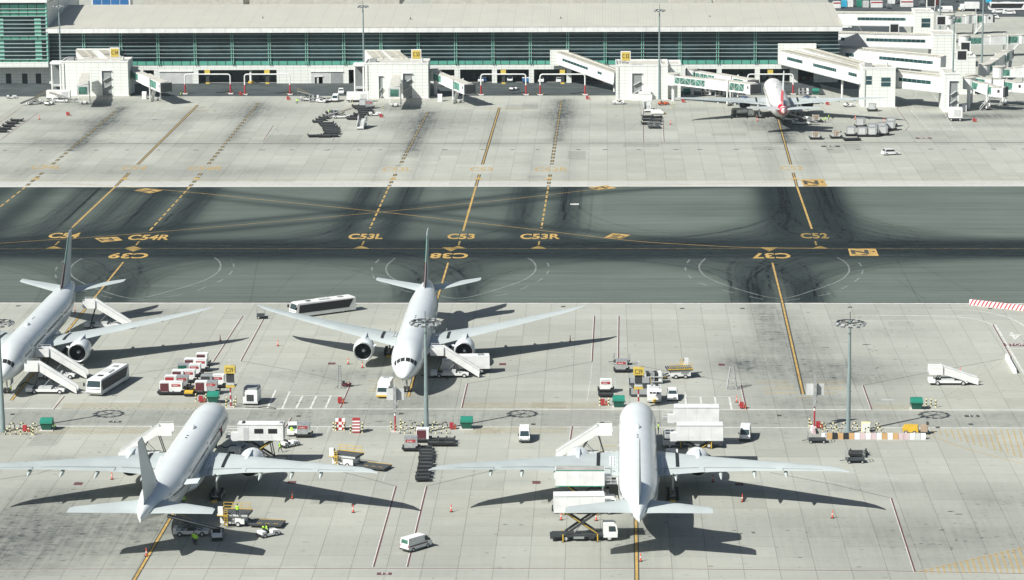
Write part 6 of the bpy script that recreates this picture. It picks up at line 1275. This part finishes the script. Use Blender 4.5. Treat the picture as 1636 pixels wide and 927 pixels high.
def make_rack():
    t = thing('equipment_rack')
    part(t, 'frame', lambda q: ([q.box(x-.06, x+.06, y-.06, y+.06, .2, 2.2, 'lightgrey') for x in (-1.5, 0, 1.5) for y in (-.9, .9)], [q.box(-1.6, 1.6, -1, 1, z, z+.12, 'lightgrey') for z in (.35, 1.3)]))
    part(t, 'load', lambda q: [q.box(-1.4+i*.75, -.85+i*.75, -.8, .8, z, z+.7, k) for i, k in enumerate(('dark', 'grey', 'dark', 'white')) for z in (.5, 1.45)] and None)
    wheels(t, 1.3, (-.7, .7), .25, .2); return t
RACK = Proto(make_rack(), None, 'rack', 'wheeled equipment racks')
for a, b_, rz, lab in ((502,163,3,'wheeled rack of grey equipment in the row left of tower C 53'), (1128,153,0,'dark wheeled rack under the docked boarding bridges'), (1150,154,5,'second dark rack under the docked boarding bridges'), (1284,152,0,'wheeled rack on the road behind the docked airliner'), (1300,166,10,'laden rack under the long sloping walkway'), (533,187,70,'rack of white drums beside the small stairs'), (1502,112,0,'wheeled rack between the towers at the right'), (1044,612,5,'laden rack between the end-on loader and the railed loader')):
    g = G(a, b_); RACK.put(g.x, g.y, R(rz), lab)
g = G(536, 162); VAN.put(g.x, g.y, R(180), 'white van facing the viewer in the equipment row left of tower C 53', scale=(1.05,1.05,1.05))
for a, b_, rz, lab in ((599,185,-80,'white and black tractor at the end of the dolly curve'), (515,164,60,'white tractor behind the slanted line of dollies'), (1232,160,90,'small tractor behind the tail of the docked airliner'), (988,166.5,90,'long white tractor left of the C 52 mast')):
    g = G(a, b_); TUG.put(g.x, g.y, R(rz), lab, scale=(1.2,1.2,1.1))
for a, b_, lab in ((771,131,'blue cart in the third ground-floor bay of the terminal'), (841,132,'blue cart at the right leg of the third portal frame'), (1414,120,'blue drum cart under the long sloping walkway')):
    g = G(a, b_); q = MB(); q.box(-1.3, 1.3, -.8, .8, .4, 1.6, 'blue'); q.box(-1.4, 1.4, -.9, .9, 1.6, 1.75, 'white'); q.cyl((-1,-.8,.3), (-1,.8,.3), .3, 'rubber', n=8); q.cyl((1,-.8,.3), (1,.8,.3), .3, 'rubber', n=8); o = q.build('covered_cart'); o.location = g; tag(o, lab, 'cart', 'blue covered carts')
# ------------------------------------------------------------------ street furniture of the apron
def make_bin():
    t = thing('waste_container'); part(t, 'body', lambda q: q.loft([[(-.75,-.5,.15),(.75,-.5,.15),(.75,.5,.15),(-.75,.5,.15)], [(-1,-.75,1.3),(1,-.75,1.3),(1,.75,1.3),(-1,.75,1.3)]], 'green'))
    part(t, 'lid', lambda q: q.prof([(-.85,1.25,1.05),(-.8,1.62,1.03),(.1,2.0,1.0),(.85,1.95,1.0),(.85,1.3,1.05)], 'greenlid')); part(t, 'base', lambda q: q.box(-1.15,1.15,-1.0,.9,0,.1,'concrete_block'))
    part(t, 'lifting_bracket', lambda q: [q.box(s*1.06-.05,s*1.06+.05,-.1,.1,.8,1.2,'dark') for s in (-1,1)] and None); return t
BIN = Proto(make_bin(), None, 'bin', 'green waste containers')
for a, b_, lab in ((75,687,'green waste container at the left, a crouching worker beside it'), (745.5,685,'green waste container right of the centre mast'), (1464,654,'green waste container beside three black and yellow posts'), (988.5,651,'green waste container beside the nose of the right airliner'), (341,644,'green waste container behind the nose of the left airliner'), (1303,152,'dark green container under the docked bridges'), (1097,152,'green container left under the docked bridges')):
    g = G(a, b_); BIN.put(g.x, g.y, 0, lab, scale=(1.05,)*3)
HM = MB()
def hoop(q):
    pts = [(-.42,0), (-.42,.35), (-.42,.65), (-.3,.9), (0,1.0), (.3,.9), (.42,.65), (.42,.35), (.42,0)]
    for i, (a, b_) in enumerate(zip(pts[:-1], pts[1:])): q.cyl((a[0],0,a[1]), (b_[0],0,b_[1]), .09, 'black' if i % 2 == 0 else 'ywhite', n=6)
hoop(HM); hm = HM.mesh('hoop_barrier')
def put_hoops(lst, lab, grp):
    for a, b_ in lst:
        o = bpy.data.objects.new('hoop_barrier', hm); C.objects.link(o); g = G(a, b_); o.location = g; o.rotation_euler = (0,0,R(random.uniform(-8,8))); tag(o, lab, 'barrier', grp); o.scale = (1.0,1,1.15)
put_hoops([(645.5,685),(662,685),(677,685),(695,684.5),(711,684.5),(643,693.5),(659.5,693),(692.5,693),(709.5,693.5)], 'black and yellow hoop barrier around the centre mast', 'hoop barriers around the centre mast')
put_hoops([(13,695),(29.5,695),(47,695),(20,686),(36,686),(55,687)], 'black and yellow hoop barrier at the left edge mast', 'hoop barriers at the left mast')
put_hoops([(1315,686),(1332,686),(1349,686),(1366,686),(1402,687),(1318,694),(1335,693),(1386,693),(1404,693)], 'black and yellow hoop barrier behind the striped blocks', 'hoop barriers behind the striped blocks')
pm = MB(); [pm.cyl((0,0,z), (0,0,z+.28), .12, 'black' if i % 2 else 'ywhite', n=8) for i, z in enumerate(np.arange(0, 1.35, .28))]; pmm = pm.mesh('striped_post')
def put_posts(lst, lab, grp):
    for a, b_ in lst:
        o = bpy.data.objects.new('striped_post', pmm); C.objects.link(o); o.location = G(a, b_); tag(o, lab, 'post', grp)
put_posts([(625,686),(640,682),(633,690)], 'black and yellow post at the foot of the white sign post', 'posts around the centre sign post')
put_posts([(533,687),(536.5,688),(550,688),(560,692),(579,692),(579.5,687)], 'black and yellow post beside the chequered boards', 'posts beside the chequered boards')
put_posts([(361.5,651),(374,651),(362.5,646),(377,646),(313,641),(329.5,641)], 'black and yellow post near the yellow sign post', 'posts near the yellow sign post')
put_posts([(1480,649),(1487.5,649),(1495,651)], 'black and yellow post right of a green waste container', 'posts right of the green container')
put_posts([(958.5,648),(972.5,648)], 'black and yellow post beside the red extinguisher box', 'posts beside the extinguisher box')
put_posts([(1293,681),(1296,687),(575,165),(578.5,165),(563,165),(612,175),(1073,173),(1077,172),(53,695),(134,166.5)], 'thin black and yellow post standing on the concrete', 'scattered striped posts')
cmk = MB(); cmk.cyl((0,0,.06), (0,0,1.0), .13, 'coneRed', r1=.05, n=8); cmk.cyl((0,0,.45), (0,0,.6), .11, 'white', n=8); cmk.box(-.25,.25,-.25,.25,0,.07,'black'); cm = cmk.mesh('traffic_cone')
cones = [(444,553,'left of the centre engine'),(556.5,582,'left of the nose of the centre airliner'),(579,588,'nearest the left engine of the centre airliner'),(564.5,819,'under the shadow tip between the front airliners'),(721,818,'left of the shadow tip of the right airliner'),(896.5,831,'at the left below the raised box'),(952.5,832,'at the right below the raised box'),
 (1186,802,'in the wing shadow of the right airliner'),(1330,828,'alone in front of the right wing shadow'),(1023.5,897,'beside the yellow line behind the right tail'),(234,889,'on the yellow line behind the left tail'),(179,766,'under the left wing of the lower left airliner'),(467,797,'in the wing shadow of the lower left airliner'),(1139,770,'below the right engine of the right airliner'),
 (1177,643,'left of the red equipment at the parking bays'),(1182,648,'right of the red equipment at the parking bays'),(63,191,'alone on the upper apron at the left'),(1071,199,'right of the laden dollies'),(1366.5,191,'below the right wing of the docked airliner'),(1412,196,'by the red line below the white tower'),(352,545,'in the wing shadow of the left airliner'),(911,546,'in the right wing shadow of the centre airliner'),(1534,597,'behind the lone stairs'),(1210,194,'beside the fuel truck'),(120,500,'behind the rear stairs at the left')]
for a, b_, lab in cones:
    o = bpy.data.objects.new('traffic_cone', cm); C.objects.link(o); o.location = G(a, b_); tag(o, 'red traffic cone ' + lab, 'cone', 'red traffic cones'); o.scale = (1,1,1.3) if b_ > 400 else (1.3,1.3,1.4)
def make_vdgs(front=True):
    t = thing('guidance_sign')
    part(t, 'post', lambda q: (q.cyl((0,0,0),(0,0,3.6),.15,'red',n=8), [q.cyl((0,0,z),(0,0,z+.45),.155,'white',n=8) for z in ((.9, 2.2) if front else (2.9,))], q.box(-.8,.8,-.5,.5,0,.12,'concrete_block')))
    if front:
        part(t, 'stop_plate', lambda q: q.box(-.8,.8,-.3,.3,3.6,4.1,'signyellow')); part(t, 'lamp_unit', lambda q: (q.box(-.7,.7,-.35,.35,4.1,4.7,'lightgrey'), q.box(-.65,.65,-.5,.5,4.7,6.3,'dark')))
        sb = part(t, 'sign_box', lambda q: q.box(-.95,.95,-.75,.75,6.3,7.5,'signyellow')); part(sb, 'number', lambda q: q.text('C38' if False else 'C39', Matrix.Translation((0,-.77,6.9)) @ Matrix.Rotation(R(90),4,'X') @ Matrix.Diagonal((.82,1.2,1,1)), 'black', 0)); part(t, 'beacon', lambda q: (q.cyl((0,0,7.5),(0,0,8.6),.05,'lightgrey',n=6), q.box(-.15,.15,-.15,.15,8.4,8.7,'lightgrey')))
    else:
        part(t, 'cabinet', lambda q: (q.box(-.28,.28,-.4,.3,3.6,8.0,'alu'), [q.box(.28,.42,-.3,.1,z,z+.4,'grey') for z in (4.3,5.4,6.5)])); part(t, 'screen_back', lambda q: q.box(-1.45,1.6,.3,.5,5.6,7.6,'lightgrey')); part(t, 'beacon', lambda q: q.cyl((0,0,8.0),(0,0,9.2),.05,'lightgrey',n=6))
    return t
putt(make_vdgs(True), 369, 650, 0, 'yellow guidance sign on a red and white post right of the containers', 'sign', 'yellow guidance signs'); putt(make_vdgs(True), 1020, 653, 0, 'yellow guidance sign rising behind the nose of the right airliner', 'sign', 'yellow guidance signs')
putt(make_vdgs(False), 631.5, 690, 0, 'white guidance cabinet on a red post beside the service truck', 'sign', 'guidance signs seen from behind'); putt(make_vdgs(False), 1301, 682, 0, 'white guidance cabinet on a red post at the striped blocks', 'sign', 'guidance signs seen from behind')
t = thing('chequered_board'); part(t, 'block', lambda q: [q.box(-1.2+i*.8,-.4+i*.8,-.5,.5,.1+j*.62,.72+j*.62,'red' if (i+j)%2==0 else 'white') for i in range(3) for j in range(4)] and None); putt(t, 544, 687, 0, 'red and white chequered block, left of the striped one', 'barrier', None, (.72,.8,.78))
t = thing('striped_board'); part(t, 'block', lambda q: [q.box(-.95,.95,-.7,.7,.1+j*.36,.46+j*.36,'red' if j%2==0 else 'white') for j in range(9)] and None); putt(t, 569.5, 691, 0, 'block with horizontal red and white stripes, right of the chequered one', 'barrier', None, (.68,.8,.75))
def wall_blocks(p0, p1, n, cols, lab, grp, hh=.95, wd=.6, diag=False):
    a = G(*p0); b_ = G(*p1); d = (b_ - a); L = d.length / n; rz = math.atan2(d.y, d.x)
    for i in range(n):
        c = a + d * ((i + .5) / n); t = thing('concrete_barrier', tuple(c), rz); k = cols[i % len(cols)]
        part(t, 'block', lambda q: q.add([(-L/2+.03,-wd/2,0),(L/2-.03,-wd/2,0),(L/2-.03,wd/2,0),(-L/2+.03,wd/2,0),(-L/2+.03,-wd/4,hh),(L/2-.03,-wd/4,hh),(L/2-.03,wd/4,hh),(-L/2+.03,wd/4,hh)], [(0,3,2,1),(4,5,6,7),(0,1,5,4),(1,2,6,5),(2,3,7,6),(3,0,4,7)], k))
        if diag:
            def st(q):
                for j in range(int(L/.8)): x = -L/2+.1+j*.8; q.add([(x,-wd/2-.01,.02),(x+.38,-wd/2-.01,.02),(x+.38+.5,-wd/4-.01,hh),(x+.5,-wd/4-.01,hh)], [(0,1,2,3)], 'red'); q.add([(x+.5,-wd/4,hh+.01),(x+.88,-wd/4,hh+.01),(x+1.1,wd/4,hh+.01),(x+.72,wd/4,hh+.01)], [(0,1,2,3)], 'red')
            part(t, 'red_stripe', st)
        tag(t, lab, 'barrier', grp)
mat('pinkfade', (0.5, 0.40, 0.41), 0.8); mat('orangefade', (0.46, 0.29, 0.13), 0.8)
wall_blocks((1312, 701), (1479, 701.5), 19, ['white','orangefade','black','orangefade','black','orangefade','white','pinkfade','white','pinkfade','white','orangefade','white','orangefade','pinkfade','pinkfade','white','lightgrey','white'], 'painted concrete block in the long row at the foot of the right mast', 'row of painted concrete blocks', 1.0, .8)
wall_blocks((1549.5, 486.5), (1660, 499), 6, ['white'], 'red striped white barrier section along the taxiway edge at the right', 'red striped barriers at the taxiway edge', 1.1, 1.0, True)
wall_blocks((1608, 572), (1622, 597), 4, ['white'], 'white barrier block beside the diagonal line at the right edge', 'white barrier blocks at the right edge', .9, .7)
wall_blocks((0, 133), (30, 133), 4, ['white','pinkfade'], 'red and white block against the left terminal wall', 'blocks at the left terminal wall', .9); wall_blocks((51, 132.5), (80, 132.5), 4, ['white','pinkfade'], 'red and white block beside the C 54 tower', 'blocks beside the C 54 tower', .9); wall_blocks((1268, 127), (1300, 127), 5, ['white','red'], 'red and white block on the ground under the long sloping walkway', 'blocks under the long walkway', .9); wall_blocks((1297, 686), (1301, 694), 2, ['white','pinkfade'], 'pale block at the left end of the painted row', 'blocks at the left end', .9)
q = MB(); q.box(-.75,.75,-.5,.5,0,1.7,'ywhite'); q.box(-.7,.7,-.53,-.5,.1,1.6,'white'); o = q.build('electrical_cabinet'); o.location = G(1383,690); tag(o, 'cream electrical cabinet behind the striped concrete blocks', 'cabinet')
def redbox(a, b_, lab, s_=1.0):
    s_ = min(s_, 1.0) * .9
    t = thing('extinguisher_box'); part(t, 'cabinet', lambda q: q.box(-.4,.4,-.35,.35,.2,1.3,'red')); part(t, 'extinguisher', lambda q: (q.cyl((.7,0,0),(.7,0,.9),.2,'orange',n=8), q.cyl((.7,0,.9),(.7,0,1.1),.08,'black',n=6))); putt(t, a, b_, 0, lab, 'extinguisher', 'red fire extinguisher stands', (s_,)*3)
for a in ((963,648,'red extinguisher stand between striped posts at the nose of the right airliner'), (721.5,686,'red extinguisher stand left of the green bin at the centre'), (40,690,'red extinguisher stand at the left mast'), (321,643,'red extinguisher stand behind the left airliner nose'), (543,645,'red extinguisher stand at the end of the parking bays'), (1185,653,'red equipment stand at the right parking bays'), (1307,684,'red extinguisher stand behind the white cabinet post'), (108,185,'red extinguisher cart left of the C 54 stand',1.4), (384,152.5,'red extinguisher cart beside a portal leg',1.2), (608,188,'red extinguisher cart below the C 53 tower',1.4), (938,159,'red extinguisher cart right of the fourth portal frame',1.2), (1091,164,'red extinguisher cart under the near docked bridge',1.2), (1556,195,'red extinguisher cart right of the white cube unit',1.5), (460,160,'red extinguisher cart at the second portal frame',1.2), (1321,168,'red and white equipment under the right wing of the docked airliner',1.4)): redbox(*a)
# step ladders
t = thing('step_ladder'); part(t, 'rail', lambda q: [q.beam((s*.35,0,.1),(s*.25,.2,4.4),.13,.13,'grey') for s in (-1,1)] and None); part(t, 'rung', lambda q: [q.beam((-.33,.05*i,.5+.45*i),(.33,.05*i,.5+.45*i),.1,.1,'grey') for i in range(9)] and None); part(t, 'foot', lambda q: (q.beam((-1,-.5,.1),(-.35,0,.6),.08,.08,'grey'), q.beam((1,-.5,.1),(.35,0,.6),.08,.08,'grey'))); putt(t, 542.5, 621, 0, 'tall grey step ladder left of the red boundary line', 'ladder')
t = thing('step_ladder'); part(t, 'tower', lambda q: ([q.beam((s*.9,e*.9,.1),(s*.3,e*.3,4.2),.18,.18,'alu') for s in (-1,1) for e in (-1,1)], [q.beam((-.9+.14*i,-.9+.14*i,.1+i),(.9-.14*i,-.9+.14*i,.1+i),.16,.16,'alu') for i in range(5)], q.beam((-2.6,-.6,.1),(-.4,-.3,2.8),.06,.06,'grey'))); putt(t, 1169, 621, 0, 'grey ladder trestle right of the power units', 'ladder')
q = MB(); q.box(-.9,.9,-.6,.6,.15,.5,'maroon'); q.cyl((-.5,0,.5),(-.5,0,1.0),.25,'dark',n=8); q.cyl((.5,.1,.5),(.5,.1,.9),.22,'cargo',n=8); o = q.build('tow_head_cart'); o.location = G(553,617); tag(o, 'small dark equipment cart beside the tall step ladder', 'cart')
for a, b_, lab in ((231,158,'white hose cabinet left of the bridge stairs at C 54'), (703,162,'white hose cabinet left of the bridge stairs at C 53'), (1540,178,'white cabinet behind the cube unit')):
    q = MB(); q.prof([(-.8,0,.7),(.8,0,.7),(.8,2.2,.7),(-.2,2.4,.7),(-.8,1.8,.7)], 'white'); q.box(-.72,-.7,-.5,.5,.3,1.6,'grey'); o = q.build('hose_cabinet'); o.location = G(a, b_); tag(o, lab, 'cabinet', 'white hose cabinets')
# far cargo area behind the walkways
rr = random.Random(11)
for i, (x0, x1, y_, k, nm, lab) in enumerate(((1331,1343,14,'white','shipping_container','white red-banded container, leftmost of the far row'), (1345,1353,12,'cyan','shipping_container','light blue container in the far row'), (1354,1363,12,'white','shipping_container','white container right of the light blue one'), (1369,1377,12,'greenlid','shipping_container','green container in the far row'), (1379,1388,13,'lightgrey','shipping_container','pale container right of the green one'), (1391,1410,13,'white','shipping_container','long white container with red bands in the far row'), (1439,1459,12,'white','shipping_container','second long white container with red bands'), (1419,1430,7,'white','box_truck','white truck with a red panel between the far containers'), (1576,1584,5,'cyan','shipping_container','blue container left of the far bus'), (1490,1500,8,'maroon','shipping_container','maroon container behind the far masts'))):
    a, b_ = G(x0, y_), G(x1, y_); t, P = group_thing(nm, ((a.x+b_.x)/2, a.y, 0), lab, 'container' if nm != 'box_truck' else 'truck', 'containers beyond the walkways'); P('shell', lambda q: (q.box(a.x, b_.x, a.y, a.y+2.6, .2, 2.8, k), [q.box(a.x+j*.6, a.x+j*.6+.08, a.y-.06, a.y, .3, 2.7, k) for j in range(int((b_.x-a.x)/.6))]))
    if 'red' in lab: P('red_band', lambda q: q.box(a.x+.1, b_.x-.1, a.y-.1, a.y-.07, 2.1, 2.6, 'red'))
for i in range(26):
    x = rr.uniform(1335, 1640); y_ = rr.uniform(-3, 5) if i % 2 else rr.uniform(2, 14)
    if 1385 < x < 1412 or 1530 < x < 1640: continue
    g = G(x, y_); CART.put(g.x, g.y, R(rr.uniform(0, 180)), 'small cart among the far containers at the upper right', group='carts among the far containers')
def hose(pts, r, lab, nm='power_cable'):
    P = catmull(px2(pts), 5); q = MB()
    for a, b_ in zip(P[:-1], P[1:]): q.cyl((a[0], a[1], r), (b_[0], b_[1], r), r, 'black', n=6, caps=False)
    tag(q.build(nm), lab, 'cable', 'black cables on the ground')
hose(((352,712),(360,716),(372,712),(384,716),(392,712)), .09, 'black cable curling on the ground under the windowed lift vehicle')
hose(((412,652),(425,650),(440,654),(392,651)), .06, 'black cable beside the box-shaped power unit'); hose(((672,600),(690,604),(706,601),(716,606)), .09, 'black cable under the nose of the centre airliner')
hose(((30,618),(40,612),(52,616)), .09, 'black cable under the nose of the left airliner')
for i, (ac, bx_) in enumerate(((aR, -1), (aR, 1), (aC, -1), (aC, 1), (aL, -1), (aL, 1), (aU, 1))):
    for dy in (-2.6, 2.6):
        q = MB(); q.prof([(-.22, 0, .45), (.22, 0, .45), (0, .32, .45)], 'yellow'); o = q.build('wheel_chock'); mt_ = Matrix.Translation(ac.location) @ Matrix.Rotation(ac.rotation_euler.z, 4, 'Z'); p_ = mt_ @ Vector((bx_ * 5.5, -37.1 + dy, 0)); o.location = p_; o.rotation_euler = (0, 0, ac.rotation_euler.z)
        tag(o, 'yellow wheel chock against a main gear of a parked airliner', 'chock', 'yellow wheel chocks at the main gears')
# ------------------------------------------------------------------ people
def person_mesh(name, pose, top='hivis', bottom='navy'):
    P = {'stand': [(0,0,.95),(0,0,1.15),(0,0,1.42),(0,.01,1.52),(0,.02,1.66),(-.19,0,1.4),(-.27,.04,1.12),(-.24,.16,.9),(.19,0,1.4),(.27,.04,1.12),(.24,.14,.88),(-.1,0,.9),(-.12,.03,.5),(-.13,0,.08),(-.13,.14,.05),(.1,0,.9),(.12,.03,.5),(.13,-.02,.08),(.13,.12,.05)],
         'walk': [(0,0,.95),(0,.02,1.15),(0,.05,1.42),(0,.07,1.52),(0,.1,1.66),(-.19,.05,1.4),(-.26,-.12,1.14),(-.24,-.18,.9),(.19,.05,1.4),(.27,.18,1.16),(.22,.38,1.0),(-.1,0,.9),(-.11,.22,.52),(-.11,.26,.08),(-.11,.4,.06),(.1,0,.9),(.11,-.1,.5),(.11,-.36,.14),(.11,-.27,.05)],
         'sit': [(0,0,.55),(0,0,.75),(0,.03,1.0),(0,.05,1.12),(0,.07,1.26),(-.19,.02,1.0),(-.26,.12,.76),(-.18,.36,.78),(.19,.02,1.0),(.26,.12,.76),(.18,.36,.78),(-.1,.05,.52),(-.12,.45,.52),(-.12,.5,.1),(-.12,.62,.06),(.1,.05,.52),(.12,.45,.52),(.12,.5,.1),(.12,.62,.06)]}[pose]
    E_ = [(0,1),(1,2),(2,3),(3,4),(2,5),(5,6),(6,7),(2,8),(8,9),(9,10),(0,11),(11,12),(12,13),(13,14),(0,15),(15,16),(16,17),(17,18)]
    rad = [.15,.14,.16,.06,.105,.07,.055,.045,.07,.055,.045,.1,.075,.055,.045,.1,.075,.055,.045]
    me = bpy.data.meshes.new(name); me.from_pydata(P, E_, []); o = bpy.data.objects.new(name, me); C.objects.link(o)
    mod = o.modifiers.new('s', 'SKIN'); 
    for i, v in enumerate(me.skin_vertices[0].data): v.radius = (rad[i], rad[i] * (.75 if i in (0,1,2) else 1)); v.use_root = i == 0
    ss = o.modifiers.new('u', 'SUBSURF'); ss.levels = 1
    dg = bpy.context.evaluated_depsgraph_get(); m2_ = bpy.data.meshes.new_from_object(o.evaluated_get(dg)); bpy.data.objects.remove(o)
    m2_.materials.clear()
    for k in (top, bottom, 'skin', 'black'): m2_.materials.append(MAT[k])
    hz = P[0][2]
    for p in m2_.polygons:
        c = p.center; p.use_smooth = True
        nk = P[3][2] + .01
        hand = any((c - Vector(P[h_])).length < .085 for h_ in (7, 10)); ft = any((c - Vector(P[h_])).length < .11 for h_ in (13,14,17,18))
        p.material_index = 2 if (c.z > nk or hand) else 3 if ft else 0 if (c.z > hz - .03 and not (pose == 'sit' and c.y > .2 and c.z < hz + .08)) else 1
    hd = Vector(P[4])
    q = MB(); q.loft([[(hd.x + r_*math.cos(a), hd.y - .015 + r_*1.12*math.sin(a), hd.z + z) for a in [2*math.pi*i/10 for i in range(10)]] for r_, z in ((.115,.03),(.125,.07),(.1,.12),(.04,.15))], 'black', True, True); hair = q.mesh('hair', True)
    return m2_, hair
PM = {}
def put_person(a, b_, rz, lab, pose='stand', top='hivis', z=0.0, bottom='navy'):
    key = (pose, top)
    if key not in PM: PM[key] = person_mesh('person', pose, top, bottom)
    m_, h_ = PM[key]; o = bpy.data.objects.new('person', m_); C.objects.link(o); g = G(a, b_, z); o.location = g; o.rotation_euler = (0,0,R(rz)); tag(o, lab, 'person', 'apron workers'); o.scale = (1.05,1.05,1.05)
    k = bpy.data.objects.new('hair', h_); C.objects.link(k); k.parent = o
put_person(448, 723, 60, 'person in yellow-green jacket and dark trousers walking by the open tractor', 'walk')
put_person(310, 869, 160, 'left one of two people in green jackets standing close together in the tail shade'); put_person(313.5, 871, 200, 'right one of two people in green jackets standing close together in the tail shade')
put_person(294, 808, 20, 'person in green jacket in the shade under the fuselage of the left airliner')
put_person(348.5, 698.5, 90, 'person in yellow vest on the platform of the lift vehicle', 'stand', 'hivis', 4.72); put_person(354.5, 698, 110, 'person in orange vest on the platform of the lift vehicle', 'stand', 'orange', 4.72)
put_person(406, 735, 180, 'person in yellow vest standing under the raised lift cabin'); put_person(466, 697, 150, 'person in yellow vest standing before the white car with a box', 'stand')
put_person(379.5, 824, 0, 'person in yellow vest operating the container loader', 'stand', 'hivis', 2.0)
put_person(421, 852.5, 120, 'left rider in yellow vest on the open tractor', 'sit', 'hivis', .35); put_person(426, 852, 120, 'right rider in yellow vest on the open tractor', 'sit', 'hivis', .35)
put_person(86, 687, -60, 'person in green jacket crouching right of the green waste container', 'sit')
put_person(475, 166.5, 180, 'person in yellow vest standing alone left of the equipment row'); put_person(289, 156, 90, 'person in yellow vest standing near the left portal leg')
put_person(1314, 197, 90, 'leftmost of three workers in yellow vests beside the docked airliner'); put_person(1319, 196, 100, 'middle of three workers in yellow vests beside the docked airliner'); put_person(1324, 192.5, 80, 'rightmost of three workers in yellow vests beside the docked airliner')
put_person(526, 184, 180, 'person in yellow vest among the slanted line of dollies'); put_person(18, 630, 90, 'person in green vest at the nose wheel of the left airliner'); put_person(1052, 693, 90, 'person in yellow vest at the front of the nearer right catering truck', 'stand', 'hivis', 4.95)

hz = bpy.data.materials.new('haze'); hz.use_nodes = True; n = hz.node_tree.nodes; l = hz.node_tree.links; n.remove(n['Principled BSDF']); pv = n.new('ShaderNodeVolumePrincipled')
pv.inputs['Color'].default_value = (0.72, 0.93, 1.0, 1); pv.inputs['Density'].default_value = 0.00003; pv.inputs['Anisotropy'].default_value = 0.0; l.new(pv.outputs[0], n['Material Output'].inputs['Volume']); MAT['haze'] = hz
q = MB(); q.box(-700, 700, -60, 1500, -1.2, 126, 'haze'); o = q.build('haze'); tag(o, kind='stuff')
